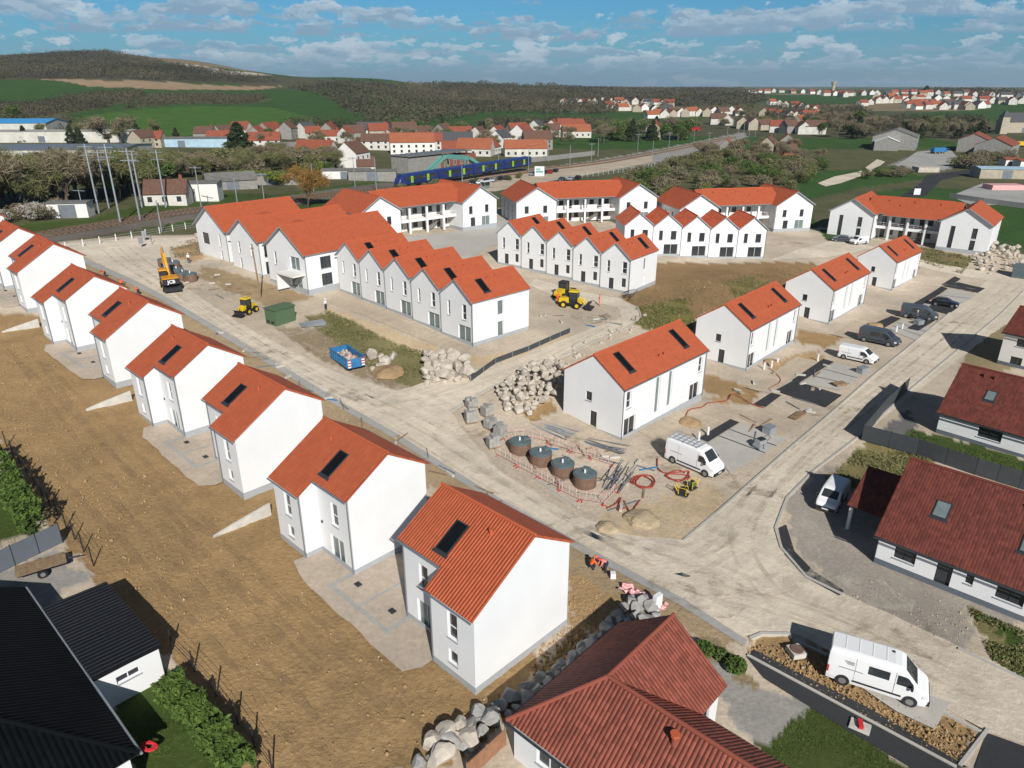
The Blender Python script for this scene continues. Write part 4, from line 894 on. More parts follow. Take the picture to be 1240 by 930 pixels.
p = G(1058, 681); red_house((p[0], p[1], p[2]), -43.5, 17, 10.4, 2.75, 6.9, 'brown red tiled bungalow on the gravel corner, two grey roof windows, carport at its left', 'tile_brown',
    [(1.2, 1.1, 1.5, 1.1, 'k'), (4.1, .08, 1.05, 2.15, 'n'), (6.0, 1.3, .5, .9, 'k'), (7.9, 1.1, 1.7, 1.1, 'k'), (11, 1.1, 1.5, 1.1, 'k')], [(2.6, 2.0, 1.05, 1.4), (8.3, 1.7, 1.1, 1.4)], [(8.0, 4.3)])
p = G(1133, 524); red_house((p[0], p[1], p[2]), -47, 17, 9.6, 2.7, 6.6, 'brown red tiled bungalow behind the dark garden fence, roof windows over one wide window', 'tile_brown',
    [(3.8, 1.0, 2.2, 1.2, 'k'), (12, 1.0, 1.8, 1.2, 'k')], [(3.1, 1.9, 1.0, 1.25), (7.8, 1.6, 1.0, 1.25)], [(2.2, 4.0), (3.2, 4.0)])
p = G(1207, 440); red_house((p[0], p[1], p[2]), -50, 12, 9, 4.7, 7.2, 'pale house with small red roof at the right edge, partly cut off by the picture', 'tile_brown', [(1.6, 3.0, 1.3, 1.1, 'k'), (1.4, .4, 1.4, 1.1, 'k')], [], [], wall='white2')
def ac_unit():
    p = G(1166, 532); mb = MB(); mb.box((0, 0, .55), (.95, .4, .75), 'frame'); mb.cyl((-.12, -.21, .55), .27, .02, 'plastic', 14, 'y'); mb.box((-.3, 0, .1), (.1, .35, .2), 'plastic'); mb.box((.3, 0, .1), (.1, .35, .2), 'plastic')
    tag(mb.build('heat_pump', None, p, R(-47)), 'small white heat pump box against the bungalow wall above the lawn', 'heat pump')
ac_unit()
def carport():
    p = G(1024, 640); r = thing('carport', 'open carport with small red tiled roof beside the white van, attached left of the bungalow', 'carport', (p[0], p[1], p[2]), R(-43.5))
    L, D, E, RZ = 4.6, 7.4, 2.4, 4.3; sl = (RZ - E) / (D / 2); zz = lambda y: RZ - abs(y - D / 2) * sl + .15; q = MB()
    slab(q, (-.2, -.3, zz(-.3)), (L, -.3, zz(-.3)), (L, D / 2, zz(D / 2)), (-.2, D / 2, zz(D / 2)), 'tile_brown', 'dframe'); slab(q, (L, D + .3, zz(D + .3)), (-.2, D + .3, zz(D + .3)), (-.2, D / 2, zz(D / 2)), (L, D / 2, zz(D / 2)), 'tile_brown', 'dframe'); q.build('roof', r)
    for x, y in ((.1, .1), (.1, D - .1), (L - .3, .1)):
        m = MB(); m.b2(x - .13, x + .13, y - .13, y + .13, -.3, E, 'white'); m.build('post', r)
    m = MB(); m.b2(0, L, D - .3, D - .1, -.3, E, 'dark_base'); m.build('back_wall', r); bm = MB(); bm.b2(0, L, .0, .2, E - .25, E - .02, 'dframe'); bm.build('beam', r)
carport()
def corner_house():
    o = GP(613, 872, 2.75); r = thing('hipped_bungalow', 'dark red tiled L shaped house at the bottom edge of the picture', 'house', (o[0], o[1], 0), R(-43))
    w, A, B, E, RZ = 3.75, 9.9, 19.0, 2.6, 5.6; i = .3; m = MB(); W2 = 2 * w
    panel(m, (i, i), (1, 0), B, -.5, E, [(1.6, .75 + .2, 1.6, 1.2), (6, .95, 1.6, 1.2)], 'white'); panel(m, (i, A), (0, -1), A - i, -.5, E, [(2, .95, 1.2, 1.2)], 'white'); panel(m, (W2 - i, A), (-1, 0), W2 - 2 * i, -.5, E, [], 'white'); m.face([(W2 - i, A, E), (i, A, E), (w, A, RZ)], 'white')
    panel(m, (W2 - i, W2 - i), (0, 1), A - W2 + i, -.5, E, [(.3, .5, 1.4, 1.6)], 'white'); panel(m, (B, W2 - i), (-1, 0), B - W2 + i, -.5, E, [(3, .95, 1.6, 1.2)], 'white'); m.build('wall', r)
    window(r, (i, i), (1, 0), 1.6, .95, 1.6, 1.2, 'w'); window(r, (i, i), (1, 0), 6, .95, 1.6, 1.2, 'w'); window(r, (i, A), (0, -1), 2, .95, 1.2, 1.2, 'w'); window(r, (W2 - i, W2 - i), (0, 1), .3, .5, 1.4, 1.6, 'k'); window(r, (B, W2 - i), (-1, 0), 3, .95, 1.6, 1.2, 'w')
    q = MB(); J = (w, w, RZ); e = 2.75; Ae = A + .35
    slope_poly(q, [(0, 0, e), J, (w, Ae, RZ), (0, Ae, e)], (0, 0, e), (0, 1, e), 'tile_red', 'dframe', .14); slope_poly(q, [(0, 0, e), (B, 0, e), (B, w, RZ), J], (0, 0, e), (1, 0, e), 'tile_red', 'dframe', .14)
    slope_poly(q, [J, (W2, W2, e), (W2, Ae, e), (w, Ae, RZ)], (W2, 0, e), (W2, 1, e), 'tile_red', 'dframe', .14); slope_poly(q, [J, (B, w, RZ), (B, W2, e), (W2, W2, e)], (0, W2, e), (1, W2, e), 'tile_red', 'dframe', .14); ro = q.build('roof', r)
    t = MB()
    for a, b in (((0, 0, e), J), (J, (w, Ae, RZ)), (J, (B, w, RZ))): t.tube([np.array(a) + (0, 0, .02), np.array(b) + (0, 0, .02)], .12, 'tile_red', 8)
    t.build('ridge_tiles', ro); v = MB(); v.tube([(8.2, 3.0, RZ - .9), (8.2, 3.0, RZ - .1)], .16, 'tile_red', 10); v.tube([(8.2, 3.0, RZ - .1), (8.2, 3.0, RZ + .05)], .24, 'tile', 10); v.build('flue', r)
    g = MB(); g.tube([(0, -.07, e - .14), (B, -.07, e - .14)], .07, 'dframe', 6); g.tube([(-.07, 0, e - .14), (-.07, Ae, e - .14)], .07, 'dframe', 6); g.build('gutter', r)
corner_house()
def black_house():
    o = GP(169, 912, 3.0); r = thing('black_roofed_house', 'house with glossy black hipped tile roof filling the bottom left corner', 'house', (o[0], o[1], 0), R(137)); L, D, E, RZ = 19, 12, 2.9, 6.4
    m = MB(); i = .4
    panel(m, (L, i), (-1, 0), L - i, -1, E, [], 'white') if False else None
    # walls: local x runs along the eave, the house lies on the +y side
    for a, ux, w in (((i, i), (1, 0), L - 2 * i), ((L - i, i), (0, 1), D - 2 * i), ((L - i, D - i), (-1, 0), L - 2 * i), ((i, D - i), (0, -1), D - 2 * i)): panel(m, a, ux, w, -1, E, [], 'white')
    m.build('wall', r); q = MB(); h = D / 2; e = E + .1
    slope_poly(q, [(0, 0, e), (L, 0, e), (L, h, RZ), (h, h, RZ)], (0, 0, e), (1, 0, e), 'tile_dark', 'dframe', .14); slope_poly(q, [(0, D, e), (0, 0, e), (h, h, RZ)], (0, D, e), (0, 0, e), 'tile_dark', 'dframe', .14)
    slope_poly(q, [(L, D, e), (0, D, e), (h, h, RZ), (L, h, RZ)], (L, D, e), (0, D, e), 'tile_dark', 'dframe', .14); ro = q.build('roof', r)
    t = MB()
    for a, b in (((0, 0, e), (h, h, RZ)), ((0, D, e), (h, h, RZ)), ((h, h, RZ), (L, h, RZ))): t.tube([np.array(a) + (0, 0, .03), np.array(b) + (0, 0, .03)], .11, 'tile_dark', 8)
    t.build('ridge_tiles', ro); g = MB(); g.tube([(0, -.08, e - .1), (L, -.08, e - .1)], .08, 'steel', 6); g.build('gutter', r)
black_house()
def garage():
    o = GP(195, 781, 2.8); r = thing('garage', 'white garage with ribbed black sheet roof beside the black roofed house', 'garage', (o[0], o[1], 0), R(137)); L, D = 8.8, 3.9   # x runs up-left, +y towards the house
    T = lambda x, y, z: (x, y, z); m = MB()
    panel(m, (.15, D - .1), (0, -1), D - .25, -.6, 2.55, [(1.1, 1.5, 1.35, .55)], 'white'); panel(m, (.15, .15), (1, 0), L - .3, -.6, 2.5, [], 'white'); panel(m, (L - .15, .15), (0, 1), D - .25, -.6, 2.5, [], 'white'); panel(m, (L - .15, D - .1), (-1, 0), L - .3, -.6, 2.6, [], 'white'); m.build('wall', r)
    window(r, (.15, D - .1), (0, -1), 1.1, 1.5, 1.35, .55, 'w'); q = MB(); q.mesh([(0, 0, 2.6), (L, 0, 2.6), (L, D, 2.75), (0, D, 2.75), (0, 0, 2.8), (L, 0, 2.8), (L, D, 2.95), (0, D, 2.95)], [(3, 2, 1, 0), (4, 5, 6, 7), (0, 1, 5, 4), (1, 2, 6, 5), (2, 3, 7, 6), (3, 0, 4, 7)], 'vblack')
    ribs = q
    n = 26
    for j in range(n): ribs.mesh([(L * (j + .5) / n - .03, -.01, 2.79), (L * (j + .5) / n + .03, -.01, 2.79), (L * (j + .5) / n + .03, D + .01, 2.94), (L * (j + .5) / n - .03, D + .01, 2.94), (L * (j + .5) / n - .02, -.01, 2.845), (L * (j + .5) / n + .02, -.01, 2.845), (L * (j + .5) / n + .02, D + .01, 2.995), (L * (j + .5) / n - .02, D + .01, 2.995)], [(3, 2, 1, 0), (4, 5, 6, 7), (0, 1, 5, 4), (1, 2, 6, 5), (2, 3, 7, 6), (3, 0, 4, 7)], 'mdark')
    q.build('roof', r)
garage()

# ------------------------------------------------------------------ vehicles
def interp(tab, x):
    xs = [t[0] for t in tab]; return float(np.interp(x, xs, [t[1] for t in tab]))
VEH = {
 'master': dict(L=5.6, W=1.02, top=[(0, 2.36), (.06, 2.46), (1.5, 2.5), (3.5, 2.5), (3.85, 2.44), (4.1, 2.32), (4.85, 1.5), (5.0, 1.38), (5.35, 1.2), (5.5, 1.05), (5.58, .8), (5.6, .6)], wb=(.95, 4.63), r=.35, ws=(4.13, 4.84), cab=(3.75, 4.62, 1.35, 1.98), shoulder=1.25),
 'trafic': dict(L=5.0, W=.97, top=[(0, 1.84), (.06, 1.93), (1.4, 1.97), (2.9, 1.97), (3.2, 1.92), (3.45, 1.82), (4.2, 1.22), (4.4, 1.12), (4.8, .98), (4.93, .85), (5.0, .6)], wb=(.82, 3.95), r=.34, ws=(3.47, 4.17), cab=(3.0, 3.95, 1.08, 1.62), shoulder=1.05),
 'small': dict(L=4.3, W=.92, top=[(0, 1.72), (.06, 1.8), (1.2, 1.84), (2.4, 1.84), (2.7, 1.78), (2.85, 1.72), (3.5, 1.16), (3.7, 1.07), (4.1, .95), (4.22, .82), (4.3, .58)], wb=(.75, 3.45), r=.31, ws=(2.88, 3.47), cab=(2.35, 3.2, 1.02, 1.52), shoulder=1.0),
 'car': dict(L=4.25, W=.89, top=[(0, .9), (.12, 1.02), (.3, 1.12), (.85, 1.42), (1.5, 1.48), (2.1, 1.46), (2.45, 1.36), (3.15, .98), (3.4, .93), (3.95, .82), (4.15, .68), (4.25, .5)], wb=(.75, 3.35), r=.31, ws=(2.47, 3.12), cab=(1.35, 2.75, .95, 1.30), shoulder=.9),
}
def make_vehicle(kind, paint, name, glass_windows=True, crew=None, rack=False, logo=False):
    V = VEH[kind]; L, W0 = V['L'], V['W']; r = thing(name, None, 'van' if kind != 'car' else 'car', (0, 0, 0)); zb = .26
    def hw(x, z):
        w = W0 * (1 - .05 * max(0, (x - L * .8) / (L * .2)) ** 2 - .12 * max(0, (x - L * .93) / (L * .07)) - .02 * max(0, (.15 - x) / .15)); s = V['shoulder']
        k = .07 if kind in ('master', 'trafic', 'small') else .24
        return w * (1 - k * max(0, (z - s) / .7)) * (1 - .05 * max(0, (.5 - z) / .3))
    def top(x): return interp(V['top'], x)
    xs = sorted({round(t[0], 3) for t in V['top']} | set(np.round(np.linspace(0, L, 22), 3))); t = [0, .12, .3, .5, .7, .84, .93, .98, 1.0]; vs = []; n = 2 * len(t)
    for x in xs:
        tp = top(x); ring = []
        for i, f in enumerate(t):
            z = zb + (tp - zb) * f; y = hw(x, min(z, tp - .07)) * (1 if f < .9 else (.975 if f < .95 else (.9 if f < .99 else .74))); ring.append((x, -y, z))
        ring += [(x, -p[1], p[2]) for p in ring[::-1]]; vs += ring
    fs = [(i * n + j, (i + 1) * n + j, (i + 1) * n + (j + 1) % n, i * n + (j + 1) % n) for i in range(len(xs) - 1) for j in range(n)]
    fs += [tuple(range(n)), tuple((len(xs) - 1) * n + j for j in range(n - 1, -1, -1))]
    b = MB(); b.mesh(vs, fs, paint); b.build('body', r, (-L / 2, 0, 0), smooth=False)
    O = (-L / 2, 0, 0)
    def sidepatch(nm, x0, x1, z0, z1, k, s, cut=0, th=.012, steps=6):
        m = MB(); q = []
        for i in range(steps + 1):
            x = x0 + (x1 - x0) * i / steps; zt = min(z1, top(x) - .14) if cut else z1
            for z in (z0, (z0 + zt) / 2, zt): q.append((x, s * (hw(x, min(z, top(x) - .07)) + th), z))
        f2 = [(i * 3 + j, (i + 1) * 3 + j, (i + 1) * 3 + j + 1, i * 3 + j + 1) for i in range(steps) for j in range(2)]
        if s > 0: f2 = [tuple(reversed(g)) for g in f2]
        m.mesh(q, f2, k); return m.build(nm, r, O)
    def toppatch(nm, x0, x1, f, k, th=.014):
        m = MB(); q = []
        for i in range(7):
            x = x0 + (x1 - x0) * i / 6; tp = top(x)
            for y in (-f, -f / 2, 0, f / 2, f): q.append((x + .004, y * hw(x, tp - .07), tp + th - .05 * max(0, abs(y) - .6)))
        m.mesh(q, [(i * 5 + j, (i + 1) * 5 + j, (i + 1) * 5 + j + 1, i * 5 + j + 1) for i in range(6) for j in range(4)], k); return m.build(nm, r, O)
    toppatch('windscreen', V['ws'][0], V['ws'][1], .74, 'glass', .02)
    c = V['cab']
    for s in (-1, 1):
        sidepatch('side_window', c[0], c[1], c[2], c[3], 'glass', s, 1)
        if crew: sidepatch('side_window', crew[0], crew[1], crew[2], crew[3], 'glass', s)
        if kind == 'car': sidepatch('side_window', .75, 1.28, .97, 1.28, 'glass', s, 1)
        sidepatch('moulding', V['wb'][0] + .5, V['wb'][1] - .5, .5, .64, 'plastic', s); sidepatch('tail_lamp', .0, .1, .75, 1.25 if kind != 'car' else 1.0, 'redplast', s, th=.018, steps=1)
        sidepatch('headlight', L * .925, L * .985, top(L * .97) - .30, top(L * .97) - .10, 'lamp', s, 1)
        if kind != 'car': sidepatch('door_gap', c[0] - .10, c[0] - .075, .5, top(c[0]) - .35, 'plastic', s, th=.006, steps=1); sidepatch('door_gap', V['wb'][0] + .55, V['wb'][0] + .57, .68, top(1) - .3, 'plastic', s, th=.006, steps=1); sidepatch('slide_rail', V['wb'][0] - .35, V['wb'][0] + 1.0, c[2] - .03, c[2] + .01, 'plastic', s, th=.008, steps=2)
        m = MB(); m.box((c[1] - .05, s * (hw(c[1], c[2]) + .14), c[2] + .1), (.12, .22, .26), 'plastic'); m.build('mirror', r, O)
        for x in V['wb']:
            w = MB(); rr = V['r']; y = s * (W0 - .12); w.tube([(x, y - .115, rr), (x, y + .115, rr)], rr, 'black', 16); wo = w.build('wheel', r, O)
            q = MB(); q.tube([(x, y + s * .10, rr), (x, y + s * .13, rr)], rr * .62, 'rim', 12); q.build('rim', wo)
            arch = MB(); arch.tube([(x, s * (W0 - .03), rr + .03), (x, s * (W0 + .008), rr + .03)], rr * 1.16, 'plastic', 18); arch.build('wheel_arch', r, O)
    m = MB(); m.box((L - .06, 0, .48), (.22, W0 * 1.72, .34), 'plastic'); m.build('front_bumper', r, O); m = MB(); m.box((.03, 0, .45), (.16, W0 * 1.9, .2), 'plastic'); m.build('rear_bumper', r, O)
    m = MB(); m.box((L + .055, 0, .5), (.01, .5, .11), 'frame'); m.build('number_plate', r, O)
    rw = MB(); z0 = V['shoulder'] + .1; z1 = top(.06) - .22
    for s in (-1, 1): rw.box((-.008 if kind != 'car' else .2, s * .42, (z0 + z1) / 2), (.014, .66, max(.2, z1 - z0)), 'glass')
    if kind != 'car' and crew: rw.build('rear_window', r, O)
    if kind == 'car': toppatch('rear_window', .34, .8, .72, 'glass', .02)
    if kind == 'master' and not rack:
        for i, x in enumerate((.9, 1.7, 2.4, 3.0)): pass
        rb = MB()
        for x in (.8, 1.55, 2.3, 3.05): rb.box((x, 0, top(x) + .008), (.05, W0 * 1.2, .02), 'vwhite')
        rb.box((3.4, .35, top(3.4) + .02), (.14, .14, .06), 'mdark'); rb.build('roof_ribs', r, O)
    if rack:
        k = MB(); z = top(1) + .18
        for y in (-.78, -.26, .26, .78): k.tube([(.2, y, z), (3.5, y, z)], .03, 'steel', 5)
        for x in (.2, .75, 1.3, 1.85, 2.4, 2.95, 3.5): k.tube([(x, -.8, z + .02), (x, .8, z + .02)], .03, 'steel', 5)
        for x in (.3, 1.8, 3.3):
            for y in (-.78, .78): k.tube([(x, y, z), (x, y, top(x) - .08)], .03, 'steel', 5)
        k.build('roof_rack', r, O)
    if logo:
        for s in (-1, 1):
            g = MB(); y = s * (hw(1.2, 1.75) + .011)
            for i in range(4):
                zz = 1.86 - i * .07; x0 = .85 + .05 * i; x1 = x0 + .55 - .05 * i
                q = [(x0, y, zz), (x1, y, zz), (x1 + .05, y, zz + .035), (x0 + .05, y, zz + .035)]; g.face(q if s < 0 else q[::-1], 'plastic')
            g.build('logo', r, O)
    return r
def put(r, rear, front, z=0):
    a, b = G(*rear), G(*front); d = b - a; c = (a + b) / 2; r.location = (c[0], c[1], hz(c[0], c[1]) + .05 + z); r.rotation_euler.z = math.atan2(d[1], d[0])
def side_put(r, kind, rear, front, right_side=True):
    """wheel contact points of the side we see"""
    a, b = G(*rear), G(*front); d = b - a; u = d[:2] / np.linalg.norm(d[:2]); n = np.array((-u[1], u[0])) * (1 if right_side else -1); V = VEH[kind]
    c = (a[:2] + b[:2]) / 2 + n * (V['W'] - .05) + u * (V['L'] / 2 - sum(V['wb']) / 2); zf = hz(*(c + u * 1.8)); zr = hz(*(c - u * 1.8))
    r.location = (c[0], c[1], (zf + zr) / 2 + .06); r.rotation_euler = (0, -math.atan2(zf - zr, 3.6), math.atan2(u[1], u[0]))
v = make_vehicle('master', 'vwhite', 'panel_van', crew=(2.2, 3.35, 1.42, 1.98), logo=True); side_put(v, 'master', (1017.4, 829), (1100.5, 856)); tag(v, 'white crew van with tinted side window parked on brown soil beside the asphalt path', 'van')
v = make_vehicle('master', 'vwhite', 'panel_van', rack=True); side_put(v, 'master', (812, 560), (855.2, 578.5)); tag(v, 'white high roofed van with a roof rack before the nearest long house', 'van')
v = make_vehicle('trafic', 'vwhite', 'delivery_van'); side_put(v, 'trafic', (1019, 434.7), (1050.4, 441.6)); tag(v, 'white delivery van parked beside the second long house near dark vans', 'van')
v = make_vehicle('trafic', 'vgrey', 'delivery_van', crew=(1.5, 2.7, 1.1, 1.62)); side_put(v, 'trafic', (1041.6, 413), (1080, 421)); v.scale = (1.12,) * 3; tag(v, 'dark grey van just behind the white delivery van', 'van')
v2 = copy_tree(v, (0, 0, 0)); side_put(v2, 'trafic', (1092.5, 384.4), (1128.8, 389.5)); v2.scale = (1.12,) * 3; tag(v2, 'dark grey van parked on pale slabs before the third long house', 'van')
v = make_vehicle('car', 'vblack', 'parked_car'); CAR_BLACK = v; side_put(v, 'car', (1130.2, 370), (1154.3, 373.6)); tag(v, 'black car parked between the farthest dark van and the asphalt bays', 'car')
v = make_vehicle('small', 'vwhite', 'small_van'); put(v, (1018, 594), (994, 627)); tag(v, 'small white van half in shadow beside the carport', 'van')
v3 = copy_tree(v, (0, 0, 0)); put(v3, (1050, 294.5), (1028, 296.5)); tag(v3, 'small white van parked before the gallery block at the far right', 'van')
def open_doors():
    for s, r0 in (((1041.6, 413), 'nearer'), ((1092.5, 384.4), 'farther')): pass
CARS = {}
for k in ('vwhite', 'vsilver', 'vred', 'vgrey'): CARS[k] = make_vehicle('car', k, 'parked_car')
CARS['vblack'] = CAR_BLACK
def station_cars():
    L = [(571.5, 223, 'vblack', 'before the footbridge stairs, first from the left'), (581, 223.5, 'vwhite', 'second from the left in the station car park'), (590, 220.5, 'vblack', 'third from the left in the station car park'), (598, 220, 'vsilver', 'fourth from the left in the station car park'),
         (606, 218, 'vblack', 'fifth from the left in the station car park'), (614, 217.5, 'vgrey', 'sixth from the left, nearest the white sign box'), (644.5, 212.5, 'vsilver', 'just right of the white sign box'), (652, 211.8, 'vwhite', 'right of the white sign box, second along'),
         (658.6, 210.8, 'vblack', 'right of the white sign box, third along'), (666, 210, 'vred', 'the only red one in the station car park'), (673, 208.4, 'vblack', 'right end of the rear car row'), (680, 219.5, 'vgrey', 'in the near row over the orange roof, leftmost'),
         (691, 218.8, 'vsilver', 'in the near row over the orange roof, middle'), (700, 217, 'vblack', 'in the near row over the orange roof, right'), (1018, 292.5, 'vgrey', 'by the left gable of the far right block')]
    used = set()
    for u, v, k, w in L:
        p = G(u, v); r = copy_tree(CARS[k], (p[0], p[1], p[2] + .05), R(rnd.choice((75, 255)) + rnd.uniform(-4, 4)))
        tag(r, {'vwhite': 'white', 'vblack': 'black', 'vgrey': 'dark grey', 'vred': 'red', 'vsilver': 'silver'}[k] + ' car ' + w, 'car', 'cars parked by the station' if v < 230 else None)
        if v > 230: r.rotation_euler.z = R(165)
    for k in ('vwhite', 'vsilver', 'vred', 'vgrey'):
        o = CARS[k]
        for c in list(KIDS[o.name]):
            for g in KIDS.get(c.name, ()): bpy.data.objects.remove(g)
            bpy.data.objects.remove(c)
        bpy.data.objects.remove(o)
station_cars()

# ------------------------------------------------------------------ machines
def text_mesh(s, size, k, extrude=.01):
    cu = bpy.data.curves.new('lettering', 'FONT'); cu.body = s; cu.size = size; cu.extrude = extrude; cu.align_x = 'CENTER'; cu.align_y = 'CENTER'; cu.offset = size * .03
    o = bpy.data.objects.new('lettering', cu); COL.objects.link(o); dg = bpy.context.evaluated_depsgraph_get(); me = bpy.data.meshes.new_from_object(o.evaluated_get(dg)); bpy.data.objects.remove(o)
    me.materials.clear(); me.materials.append(M[k]); return me
def wheel(r, x, y, rad, w, k='black', rk='yellow2'):
    s = 1 if y > 0 else -1; m = MB(); m.tube([(x, y - w / 2, rad), (x, y + w / 2, rad)], rad, k, 18)
    for i in range(14):
        a = i * 2 * math.pi / 14; m.box((x + math.cos(a) * rad, y, rad + math.sin(a) * rad), (.1, w * .96, .07), k, ry=-a + math.pi / 2)
    o = m.build('wheel', r); q = MB(); q.tube([(x, y + s * (w / 2 - .04), rad), (x, y + s * (w / 2 + .02), rad)], rad * .55, rk, 12); q.build('rim', o); return o
def cab(r, x0, x1, y0, y1, z0, z1, roofk='yellow'):
    m = MB(); p = .06
    for x in (x0, x1):
        for y in (y0, y1): m.b2(x - p, x + p, y - p, y + p, z0, z1, 'mdark')
    m.b2(x0 - p, x1 + p, y0 - p, y1 + p, z0, z0 + .35, 'mdark'); c = m.build('cab', r); g = MB(); e = .01
    g.b2(x0 + e, x1 - e, y0 + e, y1 - e, z0 + .36, z1 - .01, 'glass'); g.build('cab_glass', c); t = MB(); t.box(((x0 + x1) / 2, (y0 + y1) / 2, z1 + .09), (x1 - x0 + .3, y1 - y0 + .25, .18), roofk, taper=.85); t.build('cab_roof', c); return c
def excavator():
    p = G(207, 350); q = G(188, 318); ang = math.atan2(q[1] - p[1], q[0] - p[0]); r = thing('wheeled_excavator', 'yellow wheeled excavator with raised boom and white letters on its black tail', 'excavator', (p[0], p[1], p[2] + .05), ang)
    m = MB(); m.b2(-1.7, 1.7, -.7, .7, .6, 1.1, 'mdark'); m.cyl((0, 0, 1.1), .75, .2, 'mdark', 18); m.build('undercarriage', r)
    for x in (-1.35, 1.35):
        for y in (-1.05, 1.05): wheel(r, x, y, .52, .5)
    b = MB(); b.b2(-2.65, -2.5, -1.25, 1.25, .15, .75, 'mdark'); b.b2(-2.5, -1.7, -.5, -.3, .4, .6, 'mdark'); b.b2(-2.5, -1.7, .3, .5, .4, .6, 'mdark'); b.build('dozer_blade', r)
    u = MB(); u.mesh([(-2.2, -1.2, 1.3), (1.5, -1.2, 1.3), (1.5, 1.2, 1.3), (-2.2, 1.2, 1.3), (-2.2, -1.15, 2.2), (.2, -1.15, 2.2), (.2, 1.15, 2.2), (-2.2, 1.15, 2.2), (1.5, -1.15, 1.75), (1.5, 1.15, 1.75)], [(3, 2, 1, 0), (4, 5, 6, 7), (0, 1, 8, 5, 4), (2, 3, 7, 6, 9), (3, 0, 4, 7), (1, 2, 9, 8), (5, 8, 9, 6)], 'yellow'); u.build('engine_cover', r)
    w = MB(); w.b2(-2.55, -2.203, -1.22, 1.22, 1.25, 2.05, 'mdark'); cw = w.build('counterweight', r)
    tm = text_mesh('JCB', .72, 'frame'); o = link('lettering', tm, cw, (-2.57, 0, 1.66)); o.rotation_euler = (R(90), 0, R(-90))
    cab(r, -.1, 1.45, .25, 1.15, 1.3, 3.0)
    def beam(nm, pts, w0, w1, k='yellow', par=r):
        m = MB()
        for (a, b), (ta, tb) in zip(zip(pts, pts[1:]), zip(np.linspace(w0, w1, len(pts)), np.linspace(w0, w1, len(pts))[1:])):
            a, b = np.array(a, float), np.array(b, float); d = b - a; L = np.linalg.norm(d); an = math.atan2(d[2], d[0]); m.box((a + b) / 2, (L + .1, .38, (ta + tb) / 2), k, ry=-an)
        return m.build(nm, par)
    beam('boom', [(1.0, -.15, 1.9), (2.0, -.15, 3.6), (3.1, -.15, 4.9), (4.3, -.15, 5.5)], .62, .4); beam('dipper_arm', [(4.0, -.15, 5.75), (4.9, -.15, 4.3), (5.3, -.15, 3.0)], .5, .28)
    
    for ha, hb in (((1.4, -.45, 1.7), (2.3, -.45, 3.6)), ((1.4, .15, 1.7), (2.3, .15, 3.6)), ((2.9, -.15, 5.2), (4.2, -.15, 5.95))): h = MB(); h.tube([ha, hb], .09, 'steel', 8); h.build('hydraulic_ram', r)
    k = MB(); pr = [(5.2, 3.1), (5.55, 2.7), (5.4, 2.1), (4.9, 1.9), (4.6, 2.2), (4.85, 2.5)]; n = len(pr)
    k.mesh([(x, -.55, z) for x, z in pr] + [(x, .3, z) for x, z in pr], [tuple(range(n - 1, -1, -1)), tuple(range(n, 2 * n))] + [(i, (i + 1) % n, n + (i + 1) % n, n + i) for i in range(n - 1)], 'mdark'); k.build('bucket', r)
    g = MB(); g.tube([(.5, .25, 3.25), (.5, .25, 3.4)], .07, 'orange', 8); g.build('beacon', r)
excavator()
def loader(name, label, loc, ang, L=3.6, w=.85, dark=False, sc=1.0):
    r = thing(name, label, 'loader', loc, ang); k = 'yellow2'; r.scale = (sc,) * 3
    m = MB(); m.b2(-L * .5, L * .3, -.5, .5, .55, 1.0, 'mdark'); m.build('chassis', r)
    for x in (-L * .3, L * .3):
        for y in (-w, w): wheel(r, x, y, .52, .42)
    h = MB(); h.mesh([(-L * .55, -.62, .8), (-L * .08, -.62, .8), (-L * .08, .62, .8), (-L * .55, .62, .8), (-L * .53, -.55, 1.45), (-L * .08, -.6, 1.65), (-L * .08, .6, 1.65), (-L * .53, .55, 1.45)], [(3, 2, 1, 0), (4, 5, 6, 7), (0, 1, 5, 4), (1, 2, 6, 5), (2, 3, 7, 6), (3, 0, 4, 7)], k); h.build('engine_cover', r)
    cab(r, -L * .06, L * .28, -.6, .6, 1.0, 2.55, 'mdark' if dark else 'yellow2'); f = MB(); f.mesh([(L * .28, -.5, .8), (L * .5, -.42, .75), (L * .5, .42, .75), (L * .28, .5, .8), (L * .28, -.5, 1.45), (L * .5, -.42, 1.15), (L * .5, .42, 1.15), (L * .28, .5, 1.45)], [(3, 2, 1, 0), (4, 5, 6, 7), (0, 1, 5, 4), (1, 2, 6, 5), (2, 3, 7, 6), (3, 0, 4, 7)], k); f.build('front_frame', r)
    a = MB()
    for y in (-.45, .45): a.tube([(L * .2, y, 1.5), (L * .5, y, 1.3), (L * .72, y, .45)], .1, k, 6)
    a.build('lift_arm', r); b = MB(); pr = [(L * .7, .15), (L * .98, .1), (L * .98, .16), (L * .76, .3), (L * .74, .8), (L * .88, 1.0), (L * .86, 1.04), (L * .68, .85)]; n = len(pr)
    b.mesh([(x, -1.0, z) for x, z in pr] + [(x, 1.0, z) for x, z in pr], [tuple(range(n - 1, -1, -1)), tuple(range(n, 2 * n))] + [(i, (i + 1) % n, n + (i + 1) % n, n + i) for i in range(n)], 'mdark'); b.build('bucket', r); return r
def at_dir(a, b):
    p, q = G(*a), G(*b); return (p[0], p[1], p[2] + .05), math.atan2(q[1] - p[1], q[0] - p[0])
l, a = at_dir((692, 372), (712, 375)); loader('wheel_loader', 'yellow wheel loader with tan roof, bucket to the right, two orange workers behind it', l, a)
l, a = at_dir((681, 361), (700, 352)); loader('wheel_loader', 'yellow loader with dark tall cab standing behind the tan roofed loader', l, a, dark=True)
l, a = at_dir((301, 379), (290, 384)); loader('compact_loader', 'small yellow loader parked beside the green cabinet and leaning pole', l, a, L=3.0, sc=.86)
